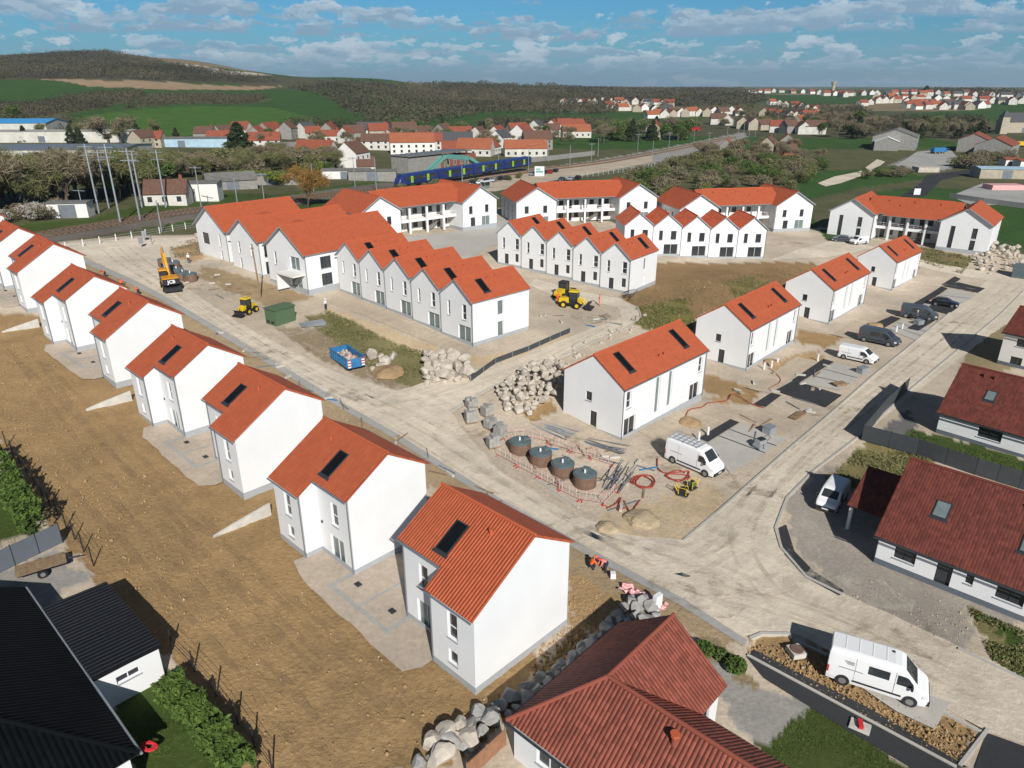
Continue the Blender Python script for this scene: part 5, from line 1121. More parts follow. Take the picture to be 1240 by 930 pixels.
def plate(label, u, v, rz, k):
    p = G(u, v); r = thing('plate_compactor', label, 'compactor', (p[0], p[1], p[2] + .04), rz); m = MB(); m.b2(-.45, .45, -.3, .3, 0, .14, 'mdark'); m.b2(-.55, -.45, -.28, .28, .05, .24, 'mdark'); m.build('base_plate', r)
    e = MB(); e.b2(-.3, .25, -.22, .22, .3, .75, k); e.cyl((-.05, 0, .75), .14, .12, 'mdark', 10); e.b2(-.35, .3, -.25, .25, .14, .3, 'mdark'); e.build('engine', r); h = MB(); h.tube([(.3, -.22, .3), (.75, -.22, .95), (.75, .22, .95), (.3, .22, .3)], .05, 'yellow2', 6); h.build('handle', r)
    t = MB()
    for y in (-.28, .28): t.tube([(-.4, y, .2), (-.4, y, .85), (.3, y, .85), (.3, y, .2)], .04, 'yellow2', 6)
    t.build('guard_frame', r)
plate('green and yellow plate compactor standing by the front wheel of the rack van', 838, 592, R(40), 'green'); plate('black and yellow plate compactor lying nearest the road by red hoses', 826, 600, R(150), 'mdark')
p = G(920, 543); r = thing('road_roller', 'small silver pedestrian roller parked on the pale parking slabs', 'roller', (p[0], p[1], p[2] + .06), R(30))
m = MB(); m.tube([(-.35, -.45, .3), (-.35, .45, .3)], .3, 'steel', 16); m.build('drum', r); m = MB(); m.tube([(.35, -.45, .3), (.35, .45, .3)], .3, 'steel', 16); m.build('drum', r); m = MB(); m.b2(-.5, .5, -.35, .35, .55, 1.0, 'vsilver'); m.b2(-.3, .4, -.3, .3, 1.0, 1.12, 'mdark'); m.build('housing', r); m = MB(); m.tube([(.5, -.3, .8), (1.1, -.3, 1.1), (1.1, .3, 1.1), (.5, .3, .8)], .03, 'mdark', 6); m.build('handle', r)
# ------------------------------------------------------------------ round tanks, skip, cabinet, pole, pallets
def tank(par_label, loc, rz, R0=1.08, H=1.15, first=[None]):
    if first[0] is None:
        r = thing('round_tank', None, 'tank', (0, 0, 0)); m = MB(); m.tube([(0, 0, 0), (0, 0, H)], R0, 'rust', 28); m.build('shell', r)
        t = MB(); t.tube([(0, 0, H), (0, 0, H + .06)], R0 * 1.03, 'lid', 28); t.tube([(0, 0, H + .06), (0, 0, H + .13)], R0 * .9, 'lid', 28); lid = t.build('lid', r)
        h = MB(); h.tube([(-.05, 0, H + .13), (-.05, 0, H + .45)], .1, 'frame', 8); h.build('vent_pipe', lid); x = MB(); x.b2(.35, .95, -.2, .45, H + .05, H + .28, 'lid'); x.build('hatch', lid); first[0] = r
    else: r = copy_tree(first[0], (0, 0, 0))
    r.location = loc; r.rotation_euler.z = rz; tag(r, par_label, 'tank', 'brown round tanks with grey lids'); return r
for i, (u, v) in enumerate([(630, 552), (655, 566), (682, 580), (709, 593)]):
    p = G(u, v); tank('brown round tank with grey lid by the road, ' + ['farthest left of the four', 'second from the left of the four', 'third from the left of the four', 'nearest the red hoses'][i], (p[0], p[1] + .9, p[2] + .02), R(20 + 15 * i))
for i, (u, v) in enumerate([(200, 322), (211, 326), (215, 334), (222, 338), (231, 340), (203, 331)]):
    p = G(u, v); tank('brown round tank in the cluster behind the excavator, ' + ['at its far left', 'second at the back', 'in the middle', 'third along the front', 'at its right end', 'next to the boom'][i], (p[0], p[1], p[2] + .02), R(60 * i))
def skip():
    a, b, c = G(400, 434), G(425.5, 456), G(446, 449); d = b - a; L = 5.4; W = 2.3; ang = math.atan2(d[1], d[0]); r = thing('rubble_skip', 'blue open skip with red and white striped ends, rubble inside, by the road', 'skip', (a[0], a[1], a[2] + .03), ang)
    H = 1.35; t = .08; m = MB(); m.b2(0, L, 0, W, .2, .3, 'blue'); m.b2(0, L, 0, t, .3, H, 'blue'); m.b2(0, L, W - t, W, .3, H, 'blue'); m.b2(0, t, t, W - t, .3, H, 'blue'); m.b2(L - t, L, t, W - t, .3, H, 'blue')
    for i in range(9): m.b2(.3 + i * .6, .4 + i * .6, -.07, -.003, .25, H - .05, 'blue'); m.b2(.3 + i * .6, .4 + i * .6, W + .003, W + .07, .25, H - .05, 'blue')
    m.b2(-.04, L + .04, -.1, .0 + t, H, H + .09, 'blue'); m.b2(-.04, L + .04, W - t, W + .1, H, H + .09, 'blue'); m.build('container', r)
    for x, y in ((L + .004, .05), (L + .004, W - .45)):
        s = MB()
        for i in range(6): s.b2(x, x + .012, y, y + .4, .3 + i * .17, .3 + i * .17 + .168, 'redplast' if i % 2 else 'frame')
        s.build('hazard_stripe', r)
    rb = MB(); rr = random.Random(4)
    for i in range(60): rb.box((rr.uniform(.5, L - .5), rr.uniform(.4, W - .4), .45 + rr.random() * .35), (rr.uniform(.2, .7), rr.uniform(.2, .5), rr.uniform(.1, .4)), rr.choice(['rock', 'wood', 'conc_d', 'soft_red', 'rock']), rr.random() * 6, rr.random(), rr.random())
    rb.build('rubble', r)
    for y in (.4, W - .4):
        q = MB(); q.b2(.2, L - .2, y - .1, y + .1, .0, .2, 'mdark'); q.build('runner', r)
skip()
def cabinet():
    a, b, c = G(322, 391), G(335, 396), G(354, 394); ang = math.atan2(b[1] - a[1], b[0] - a[0]); L = float(np.linalg.norm((b - a)[:2])); r = thing('utility_cabinet', 'green metal utility cabinet with double doors beside the road', 'cabinet', (b[0], b[1], b[2]), ang + R(90)); D = 3.3; H = 2.3
    m = MB(); m.b2(0, D, 0, 2.4, -.3, H, 'green'); m.build('housing', r); t = MB(); t.mesh([(-.15, -.15, H + .003), (D + .15, -.15, H + .003), (D + .15, 2.55, H + .003), (-.15, 2.55, H + .003), (-.15, -.15, H + .1), (D + .15, -.15, H + .1), (D + .15, 2.55, H + .1), (-.15, 2.55, H + .1), (-.15, 1.2, H + .28), (D + .15, 1.2, H + .28)], [(3, 2, 1, 0), (0, 1, 5, 4), (2, 3, 7, 6), (4, 5, 9, 8), (8, 9, 6, 7), (1, 2, 6, 9, 5), (3, 0, 4, 8, 7)], 'green'); t.build('roof', r)
    for y in (.25, 1.3):
        q = MB(); q.b2(-.05, -.003, y, y + .95, .1, H - .15, 'green'); q.b2(-.065, -.05, y + .15, y + .8, .3, .7, 'mdark'); q.build('door', r)
cabinet()
p = G(316, 361); t = GP(309.5, 314, p[2] + 8.2); m = MB(); m.tube([(0, 0, -.6), (-.35, .2, 8.3)], .15, 'wood', 8, .1); r = thing('utility_pole', 'leaning wooden pole beside the small yellow loader', 'pole', p); m.build('shaft', r); q = MB(); q.b2(-.6, -.1, .1, .2, 7.6, 7.72, 'wood'); q.cyl((-.5, .15, 7.72), .05, .14, 'conc_d', 6); q.build('crossarm', r)
def blocks(label, u, v, rz, nx=3, ny=2, nz=4, k='conc_d'):
    p = G(u, v); r = thing('block_pallet', label, 'pallet', (p[0], p[1], p[2] + .03), rz, 'pallets of concrete blocks by the side road'); w = MB()
    for y in (-.45, 0, .45): w.b2(-.6, .6, y - .05, y + .05, 0, .1, 'wood')
    w.b2(-.6, .6, -.5, .5, .1, .13, 'wood'); w.build('pallet', r); m = MB(); rr = random.Random(int(u))
    for i in range(nx):
        for j in range(ny):
            for l in range(nz):
                if l == nz - 1 and rr.random() < .35: continue
                m.b2(-.58 + i * 1.16 / nx + .006, -.58 + (i + 1) * 1.16 / nx - .006, -.48 + j * .96 / ny + .006, -.48 + (j + 1) * .96 / ny - .006, .135 + l * .24, .135 + l * .24 + .232, k)
    m.build('blocks', r)
for i, (u, v, a, w) in enumerate([(571, 493, 30, 'by the mouth of the side road, farthest left'), (590, 503, 40, 'stacked tall, beside the road mouth'), (570, 511, 20, 'nearest the main road, on washed out sand'), (594, 518, 45, 'tallest stack, beside the boulder bank'), (597, 541, 25, 'nearest the round tanks'), (606, 530, 50, 'between the tanks and the boulder bank')]): blocks('grey concrete blocks on a pallet ' + w, u, v, R(a), nz=4 + i % 3)

# ------------------------------------------------------------------ boulders
def rock_mesh(seed, k):
    import bmesh
    rr = random.Random(seed); bm = bmesh.new(); bmesh.ops.create_icosphere(bm, subdivisions=3, radius=.5)
    cuts = [(Vector((rr.uniform(-1, 1), rr.uniform(-1, 1), rr.uniform(-1, 1))).normalized(), rr.uniform(.26, .40)) for _ in range(11)]
    for v in bm.verts:
        for n, d in cuts:
            e = v.co.dot(n) - d
            if e > 0: v.co -= n * e
        v.co *= 1 + rr.uniform(-.012, .012); v.co.z *= .9
    me = bpy.data.meshes.new('boulder'); bm.to_mesh(me); bm.free(); me.materials.append(M[k]); return me
ROCKS = {k: [rock_mesh(i + (20 if k == 'rock2' else 0), k) for i in range(7)] for k in ('rock', 'rock2')}
def boulder(p, s, label, group, k='rock', dz=0.0, rr=rnd):
    o = link('boulder', rr.choice(ROCKS[k]), None, (p[0], p[1], hz(p[0], p[1]) + s * .2 + dz)); o.scale = (s * rr.uniform(.85, 1.25), s * rr.uniform(.8, 1.15), s * rr.uniform(.75, 1.05)); o.rotation_euler = (rr.uniform(-.4, .4), rr.uniform(-.4, .4), rr.uniform(0, 6.3)); return tag(o, label, 'boulder', group)
def rock_bank(poly, n, smin, smax, label, group, rise=0.0, k='rock', seed=1, flip=False):
    """boulders packed over a sloping bank; the bank rises towards the back edge by rise metres"""
    P = np.array([p[:2] for p in PX(poly)]); rr = random.Random(seed); got = []; lo, hi = P.min(0), P.max(0); t = 0
    ax = P[0] - P[-1]; ax = (P[0] + P[1]) / 2 - (P[-1] + P[-2]) / 2; L2 = ax @ ax; base = (P[-1] + P[-2]) / 2
    while len(got) < n and t < 20000:
        t += 1; q = np.array((rr.uniform(lo[0], hi[0]), rr.uniform(lo[1], hi[1])))
        if not crossings(np.array([q[0]]), np.array([q[1]]), P)[0]: continue
        s = rr.uniform(smin, smax) * (1 if t < 6000 else .7)
        if any(np.hypot(*(q - g[0])) < (s + g[1]) * (.33 if t < 9000 else .24) for g in got): continue
        got.append((q, s)); f = float(np.clip((q - base) @ ax / L2, 0, 1)); boulder(q, s, label, group, k, f * rise, rr)
rock_bank('596,476 668,440 690,452 690,468 660,492 634,506 612,496', 98, .55, 1.45, 'pale limestone boulder in the bank left of the nearest long house', 'boulders of the bank by the nearest long house', 1.0)
rock_bank('513,436 566,438 572,444 567,461 516,466', 30, .9, 2.4, 'big pale boulder in the stacked group below the front terrace', 'boulders below the front terrace', .9, seed=2)
rock_bank('766,726 800,748 788,762 700,812 640,852 600,880 545,915 520,930 505,925 570,870 650,826 720,772', 70, .6, 1.5, 'grey boulder in the row between the nearest white house and the L shaped house', 'boulders along the lower plot edge', .3, 'rock2', 3)
rock_bank('1168,306 1196,300 1236,306 1240,322 1196,334 1184,326', 56, .7, 1.5, 'pale boulder on the slope at the right corner of the far right block', 'boulders on the slope by the far right block', 1.2, seed=4)
rock_bank('690,424 722,407 762,392 780,380 786,388 768,402 728,420 696,436', 30, .35, .9, 'small pale stone along the edge of the side road', 'stones along the side road', 0, seed=5)
rock_bank('440,432 478,430 480,450 450,452', 6, .9, 2.2, 'loose pale boulder behind the blue skip', 'loose boulders behind the blue skip', 0, seed=6)
rock_bank('518,905 556,884 570,900 530,925', 8, 1.2, 1.9, 'pale sunlit boulder at the bottom edge by the cedar fence', 'sunlit boulders by the cedar fence', .2, seed=7)
# little loose stones on soil and verges: nobody could count them
def stones():
    rr = np.random.default_rng(5); V = []; Fc = []
    zones = ['0,400 60,420 180,545 330,650 420,745 578,850 680,790 560,925 300,930 60,600 0,530', '200,365 330,440 480,530 600,605 760,690 900,775 880,790 740,715 600,640 450,545 330,470', '640,512 700,530 830,600 860,640 800,650 720,620 600,560 560,515', '700,424 780,384 790,400 720,430', '300,395 395,445 500,480 520,462 440,425 360,385', '910,770 1060,818 1190,884 1158,925 905,796', '1020,720 1170,790 1190,745 1060,700', '1110,320 1180,330 1160,350 1080,340']
    dens = [800, 700, 500, 400, 500, 350, 250, 200]
    for s, n in zip(zones, dens):
        P = np.array([p[:2] for p in PX(s)]); lo, hi = P.min(0), P.max(0); q = rr.uniform(lo, hi, (n * 3, 2)); q = q[crossings(q[:, 0], q[:, 1], P)][:n]; z = hgt(q[:, 0], q[:, 1])
        for (x, y), zz in zip(q, z):
            r = float(rr.choice((.03, .045, .07, .11), p=(.55, .3, .12, .03))); b = len(V); a = rr.uniform(0, 6.3)
            for i in range(4): V.append((x + r * math.cos(a + i * 1.57) * rr.uniform(.7, 1.3), y + r * math.sin(a + i * 1.57) * rr.uniform(.7, 1.3), zz + .0))
            V.append((x, y, zz + .04 + r * .9)); Fc += [(b + i, b + (i + 1) % 4, b + 4) for i in range(4)]
    m = MB(); M['pebble'] = mat('loose_pebbles', (.30, .23, .15), .95, .3, .8, c2=(.50, .41, .31)); m.mesh(V, Fc, 'pebble'); tag(m.build('loose_stones'), None, None, None, 'stuff')
stones()
def clods():
    rr = np.random.default_rng(8); V = []; Fc = []
    for s, n in (('-10,405 40,425 100,480 165,560 250,610 330,690 380,740 500,815 575,852 680,790 560,925 300,930 60,600 0,530', 2400), ('910,770 1060,818 1190,884 1158,925 905,796', 1100), ('690,690 735,715 742,735 690,800 640,822', 900), ('756,352 985,318 1000,330 842,384 780,398', 1500)):
        P = np.array([p[:2] for p in PX(s)]); lo, hi = P.min(0), P.max(0); q = rr.uniform(lo, hi, (n * 4, 2)); q = q[crossings(q[:, 0], q[:, 1], P)]; m = np.sin(q[:, 0] * .7 + np.sin(q[:, 1] * .6) * 2) + rr.uniform(-1.2, 1, len(q)) > -.4; q = q[m][:n]; z = hgt(q[:, 0], q[:, 1])
        for (x, y), zz in zip(q, z):
            r = float(rr.gamma(2.0, .021)) + .02; b = len(V); a = rr.uniform(0, 6.3)
            for i in range(5): V.append((x + r * math.cos(a + i * 1.257) * rr.uniform(.7, 1.3), y + r * math.sin(a + i * 1.257) * rr.uniform(.7, 1.3), zz - .03))
            V.append((x + rr.uniform(-.3, .3) * r, y + rr.uniform(-.3, .3) * r, zz + .03 + r * .75)); Fc += [(b + i, b + (i + 1) % 5, b + 5) for i in range(5)]
    M['clod'] = mat('brown_clods', (.30, .19, .09), .95, .3, .8, c2=(.37, .25, .125)); m = MB(); m.mesh(V, Fc, 'clod'); tag(m.build('soil_clods'), None, None, None, 'stuff')
clods()

# ------------------------------------------------------------------ foliage
def leaf_cloud(n, sampler, size, rr, aspect=.6):
    """n small quads at sampled points with random tilt: vertices and faces"""
    c = np.array([sampler() for _ in range(n)]); a = rr.normal(size=(n, 3)); a /= np.linalg.norm(a, axis=1)[:, None]; b = rr.normal(size=(n, 3)); b -= (b * a).sum(1)[:, None] * a; b /= np.linalg.norm(b, axis=1)[:, None]
    s = size * rr.uniform(.6, 1.3, (n, 1)); a = a * s; b = b * s * aspect
    V = np.stack([c - a, c - b * .8, c + a, c + b * .8], 1).reshape(-1, 3); return V, (np.arange(n)[:, None] * 4 + np.arange(4)[None])
def mesh_np(name, parts):
    """parts: list of (verts, faces(quads/tris lists), material)"""
    me = bpy.data.meshes.new(name); V = np.concatenate([np.asarray(p[0], float).reshape(-1, 3) for p in parts]); fs = []; mi = []; off = 0
    for i, (v, f, k) in enumerate(parts):
        fs += [[int(a) + off for a in q] for q in f]; mi += [i] * len(f); off += len(v); me.materials.append(M[k])
    me.from_pydata(V.tolist(), [], fs); me.polygons.foreach_set('material_index', mi); me.update(); return me
def hedge(name, label, line, w, h, n, k='hedge', seed=1, dz=0.0):
    P = [np.array(p[:2]) for p in line]; rr = np.random.default_rng(seed); seg = [np.linalg.norm(b - a) for a, b in zip(P, P[1:])]; tot = sum(seg); o = P[0]; oz = hz(*o)
    def smp():
        t = rr.uniform(0, tot); i = 0
        while i < len(seg) - 1 and t > seg[i]: t -= seg[i]; i += 1
        d = (P[i + 1] - P[i]) / seg[i]; q = P[i] + d * t; nn = np.array((-d[1], d[0])); hh = h * (1 + .13 * math.sin(t * 2.3) + .1 * math.sin(t * 5.1)); ww = w * (1 + .18 * math.sin(t * 3.1 + 1))
        u = rr.uniform(-1, 1); z = rr.uniform(0, 1) ** .6; f = rr.choice(3)
        if f == 0: u = math.copysign(1 - .12 * rr.random(), u)
        else: z = 1 - .12 * rr.random() - .15 * u * u
        q = q + nn * u * ww / 2; return (q[0] - o[0], q[1] - o[1], z * hh)
    V, Fc = leaf_cloud(n, smp, .17, rr); return tag(link(name, mesh_np(name, [(V, Fc, k)]), None, (o[0], o[1], oz + dz)), label, 'hedge')
hedge('hedge', 'clipped green hedge by the lawn at the left picture edge', PX('-8,566 18,610 46,655'), 1.7, 2.4, 6000, seed=2)
hedge('hedge', 'ragged green hedge beside the garage lawn at the bottom', PX('206,842 232,868 262,904 300,950'), 1.5, 1.5, 6000, seed=3)
def shrub(label, u, v, r, h, k, n, seed, name='shrub'):
    p = G(u, v); rr = np.random.default_rng(seed)
    def smp():
        d = rr.normal(size=3); d /= np.linalg.norm(d); q = d * rr.uniform(.5, 1) ** .5; return (q[0] * r, q[1] * r, h * (.5 + .5 * q[2]))
    V, Fc = leaf_cloud(n, smp, .11 if r < 1.2 else .2, rr); st = MB(); st.tube([(0, 0, -.2), (0, 0, h * .7)], .05, 'trunk', 5)
    o = link(name, mesh_np(name, [(V, Fc, k)]), None, p); tag(o, label, 'shrub'); st.build('stem', o); return o
shrub('small round shrub in the gravel bed beside the L shaped house, farthest left', 852, 792, .65, .9, 'hedge', 700, 1); shrub('small round shrub in the gravel bed beside the L shaped house, middle one', 872, 797, .5, .7, 'leaf', 500, 2); shrub('small round shrub in the gravel bed beside the L shaped house, nearest the path', 890, 812, .7, .95, 'hedge', 800, 3)
def tufts():
    rr = np.random.default_rng(9); parts = []
    for s, n, k, hh in (('370,384 400,376 432,392 470,412 520,428 514,466 490,466 445,442 400,410', 900, 'leaf', .18), ('370,384 400,376 432,392 470,412 520,428 514,466 490,466 445,442 400,410', 1500, 'dry', .2), ('1050,533 1120,548 1138,572 1085,598 1030,590 1000,585', 2200, 'twig_olive', .2), ('772,370 838,358 842,395 790,400 762,390', 500, 'leaf', .22), ('772,370 838,358 842,395 790,400 762,390', 700, 'dry', .22), ('880,340 930,332 934,350 890,362', 500, 'dry', .22), ('1115,300 1180,312 1165,332 1112,316', 1200, 'twig_olive', .28), ('1178,738 1250,770 1245,826 1200,798', 900, 'leaf', .16), ('1172,735 1250,768 1245,826 1200,798', 700, 'dry', .18), ('756,352 985,318 1000,330 842,384 780,398', 1800, 'dry', .2), ('1098,520 1250,562 1250,592 1092,538', 2500, 'leaf', .12), ('925,905 985,850 1110,940 930,960', 2500, 'hedge', .07), ('140,850 195,808 300,960 180,960', 2500, 'hedge', .07), ('-10,565 45,605 45,660 -10,665', 1500, 'hedge', .08), ('205,297 245,287 247,310 212,312', 700, 'twig', .25)):
        P = np.array([p[:2] for p in PX(s)]); lo, hi = P.min(0), P.max(0); q = rr.uniform(lo, hi, (n * 4, 2)); q = q[crossings(q[:, 0], q[:, 1], P)]
        m = np.sin(q[:, 0] * .9 + 2 * np.sin(q[:, 1] * .5)) + np.sin(q[:, 1] * 1.1) + rr.uniform(-1, 1, len(q)) > -.3; q = q[m][:n]; z = hgt(q[:, 0], q[:, 1]); it = iter(np.column_stack([q, z + hh * .3]).tolist()); V, Fc = leaf_cloud(len(q), lambda: next(it), hh, rr, .3); parts.append((V, Fc, k))
    tag(link('grass_tufts', mesh_np('grass_tufts', parts)), None, None, None, 'stuff')
tufts()

# ------------------------------------------------------------------ fences, barriers, hoses, small site things
def wire_fence(name, label, line, h, gap, k='mdark', wires=4, group=None, panel_k=None, cat='fence', postr=.05):
    P = [np.array(p[:2]) for p in line]; o = P[0]; oz = hz(*o); r = thing(name, label, cat, (o[0], o[1], oz), 0, group); wm = MB(); pts = []
    for a, b in zip(P, P[1:]):
        L = np.linalg.norm(b - a); n = max(1, round(L / gap))
        for i in range(n): pts.append(a + (b - a) * i / n)
    pts.append(P[-1]); Q = [(p[0] - o[0], p[1] - o[1], hz(*p) - oz) for p in pts]
    for q in Q: m = MB(); m.tube([(q[0], q[1], q[2] - .3), (q[0], q[1], q[2] + h + .1)], postr, k, 6); m.build('post', r)
    for i, j in zip(Q, Q[1:]):
        if panel_k: a, b = Vector(i), Vector(j); d = (b - a); nn = Vector((-d.y, d.x, 0)).normalized() * .03; vs = [a - nn, b - nn, b + nn, a + nn]; wm.mesh([(v.x, v.y, v.z + .03) for v in vs] + [(v.x, v.y, v.z + h) for v in vs], [(3, 2, 1, 0), (4, 5, 6, 7), (0, 1, 5, 4), (1, 2, 6, 5), (2, 3, 7, 6), (3, 0, 4, 7)], panel_k)
        else:
            for w in range(wires): z = h * (w + .5) / wires; wm.tube([(i[0], i[1], i[2] + z), (j[0], j[1], j[2] + z)], .012, k, 4)
    wm.build('panels' if panel_k else 'wires', r); return r
wire_fence('wire_fence', 'dark post and wire fence along the brown soil, upper stretch by the hedge', PX('8,540 42,587 70,624 113,684'), 1.5, 2.4)
wire_fence('wire_fence', 'dark post and wire fence along the brown soil, lower stretch by the garage', PX('209,785 235,812 262,842 288,876 330,935'), 1.5, 2.2)
wire_fence('panel_fence', 'slate grey solid panel fence by the timber trailer at the left edge', PX('-12,700 76,657'), 1.75, 2.0, 'dframe', panel_k='dark_base')
M['fencedark'] = mat('dark_grey_fence_panels', (.055, .062, .07), .7, .1, 2)
wire_fence('panel_fence', 'tall dark panel fence around the bungalow garden beside the road', PX('1098,474 1070,500 1043,533 1110,551 1180,575 1262,600'), 1.8, 2.2, 'dframe', panel_k='fencedark')
wire_fence('cedar_fence', 'short reddish timber board fence at the bottom edge by the L shaped house', PX('566,945 612,902'), 1.2, 1.6, 'wood', panel_k='woodred')
wire_fence('low_barrier', 'low dark barrier boards along the edge of the side road below the front terrace', PX('570,462 600,440 640,425 690,403'), .7, 2.6, 'steel', panel_k='fencedark')
wire_fence('white_post_fence', 'white post and mesh fence between the station road and the railway', PX('80,302 160,289 240,275 330,258'), 1.3, 3.0, 'frame', 3, postr=.09)
def barrier(label, a, b):
    a, b = np.array(a), np.array(b); d = b - a; L = float(np.linalg.norm(d)); r = thing('safety_barrier', label, 'barrier', (a[0], a[1], hz(*a)), math.atan2(d[1], d[0]), 'red and white barriers around the round tanks')
    m = MB(); m.tube([(0, 0, .05), (0, 0, 1.05), (L, 0, 1.05), (L, 0, .05)], .022, 'soft_red', 5); m.tube([(0, 0, .25), (L, 0, .25)], .025, 'soft_red', 5); m.build('frame', r); n = max(3, int(L / .36)); q = MB()
    for i in range(1, n): q.tube([(L * i / n, 0, .25), (L * i / n, 0, 1.05)], .014, 'frame' if i % 2 else 'soft_red', 4)
    q.build('bars', r); f = MB(); f.b2(.0, .08, -.3, .3, 0, .06, 'redplast'); f.b2(L - .08, L, -.3, .3, 0, .06, 'redplast'); f.build('foot', r)
def barriers():
    for side, line in (('road side', '602,552 626,566 652,580 678,594 704,607 732,612 748,596'), ('far side', '612,532 640,531 664,538 690,548 716,556 742,566')):
        P = [p[:2] for p in PX(line)]; i = 0
        for a, b in zip(P, P[1:]):
            n = max(1, round(np.linalg.norm(b - a) / 2.0))
            for j in range(n): i += 1; w = rnd.uniform(-.12, .12); barrier('red and white barrier on the %s of the round tanks, %s from the left' % (side, nth(i - 1)), a + (b - a) * j / n + w, a + (b - a) * (j + .96) / n + w)
barriers()
def hose(label, pts, r=.055, k='hose', loops=None, name='hose', z=.06):
    P = [G(*p) for p in pts]; Q = []
    for i in range(len(P) - 1):
        p0, p1, p2, p3 = P[max(i - 1, 0)], P[i], P[i + 1], P[min(i + 2, len(P) - 1)]
        for t in np.linspace(0, 1, 8, endpoint=False): Q.append(.5 * (2 * p1 + (p2 - p0) * t + (2 * p0 - 5 * p1 + 4 * p2 - p3) * t * t + (3 * p1 - p0 - 3 * p2 + p3) * t ** 3))
    Q.append(P[-1]); m = MB(); o = Q[0]; m.tube([(q[0] - o[0], q[1] - o[1], hz(q[0], q[1]) - o[2] + r + z + .02 * (i % 3)) for i, q in enumerate(Q)], r, k, 6); tag(m.build(name, None, o), label, 'hose')
def coil(u, v, rx, ry, n, seed):
    rr = random.Random(seed); c = []
    for i in range(n * 8): a = i * math.pi / 4; f = rr.uniform(.55, 1.1); c.append((u + rx * f * math.cos(a), v + ry * f * math.sin(a)))
    return c
hose('red hose loosely coiled between the round tanks and the rack van', coil(778, 585, 14, 9, 3, 2)); hose('red hose looped beside the rear wheel of the rack van', [(796, 556), (800, 572)] + coil(822, 577, 16, 7, 2, 3)); hose('red hose squiggle on the road edge past the nearest tank', [(735, 617), (746, 611), (752, 604), (748, 619), (758, 616), (764, 622), (770, 614), (775, 607)])
hose('long red hose running from the nearest long house across the yard', [(828, 514), (834, 498), (850, 494), (858, 489), (880, 486), (888, 478), (910, 490), (925, 495)]); hose('thin red hose across the yard of the second long house', [(930, 472), (945, 462), (938, 452), (930, 446)], .04)
def rods(label, u, v, rz, n, L, k='mdark', name='formwork_frame', h=.5):
    p = G(u, v); rr = random.Random(int(u)); r = thing(name, label, 'frame', (p[0], p[1], p[2]), rz)
    for i in range(n): m = MB(); y = rr.uniform(-.9, .9); a = rr.uniform(-.35, .35); m.tube([(-L / 2, y, .08 + rr.random() * h), (L / 2 * math.cos(a), y + L / 2 * math.sin(a), .08 + rr.random() * h)], .045, k, 5); m.build('bar', r)
rods('tangle of dark steel bars beside the nearest round tank', 752, 585, R(60), 9, 4.2, 'zinc', h=1.4); rods('dark steel bars lying along the yard before the nearest long house', 735, 540, R(-30), 7, 4.5, 'zinc', h=.25); rods('bundle of long bars on the ground at the corner of the nearest long house', 672, 520, R(-38), 8, 5, 'trim', h=.15); rods('cluster of dark starter bars at the corner of the middle terrace', 762, 362, R(40), 8, 2.0, 'mdark', h=1.6)
def prop_box(name, label, cat, u, v, d, k, rz=0, extra=None, group=None):
    p = G(u, v); m = MB(); m.box((0, 0, d[2] / 2 + .02), d, k, taper=.96)
    if extra: extra(m, d)
    return tag(m.build(name, None, (p[0], p[1], p[2] + .03), rz), label, cat, group)
def lid(m, d): m.box((0, 0, d[2] + .05), (d[0] * 1.06, d[1] * 1.06, .08), 'steel')
def planks(m, d):
    for i in range(5): m.box((0, (i - 2) * d[1] * .22, d[2] + .05), (d[0] * 1.1, d[1] * .17, .06), 'wood')
prop_box('wrapped_pallet', 'film wrapped pallet of pavers on the slabs, nearest the rack van', 'pallet', 863, 574, (1.1, 1.0, .9), 'steel', .5, lid); prop_box('wrapped_pallet', 'film wrapped pallet on the slabs beside the small roller', 'pallet', 931, 525, (1.1, 1.0, .8), 'steel', .6, lid); prop_box('wrapped_pallet', 'film wrapped pallet behind the second long house bays', 'pallet', 1044, 452, (1.3, 1.0, .8), 'steel', .4, lid)
prop_box('wrapped_pallet', 'film wrapped pallet before the dark vans', 'pallet', 1112, 393, (1.3, 1.0, .7), 'steel', .4, lid); prop_box('timber_pile', 'low pile of boards on the brown bay edge', 'timber', 966, 505, (2.4, .8, .2), 'wood', .75, planks); prop_box('timber_pile', 'low pile of boards on pale slabs beyond the asphalt bay', 'timber', 1016, 467, (1.6, 1.0, .3), 'wood', .3, planks)
prop_box('white_bucket', 'white bucket on soil near the crouching worker', 'bucket', 742, 700, (.4, .4, .45), 'frame'); prop_box('white_post_box', 'white meter box standing at the kerb above the L shaped house', 'box', 795, 739, (.7, .35, 1.3), 'frame', .7); prop_box('manhole_ring', 'tan concrete manhole ring in the soil behind the crew van', 'manhole', 964, 792, (1.0, 1.0, .35), 'concrete', .2, lambda m, d: m.cyl((0, 0, .37), .42, .06, 'rust', 16)); prop_box('manhole_ring', 'pale manhole slab with red marker on the asphalt path', 'manhole', 1041, 881, (1.1, .8, .12), 'concrete', -.6, lambda m, d: m.box((0, 0, .25), (.25, .6, .2), 'redplast', .3))
for i, (u, v) in enumerate([(846, 533), (857, 527), (925, 447), (934, 445), (941, 442), (990, 437), (1085, 402), (1092, 399)]):
    p = G(u, v); m = MB(); m.cyl((0, 0, -.1), .13, 1.0, 'frame', 10); m.cyl((0, 0, .9), .15, .06, 'frame', 10); tag(m.build('white_bollard', None, p), 'short white pipe post in the dug bed, ' + nth(i) + ' counting away from the rack van', 'post', 'white pipe posts in the beds')
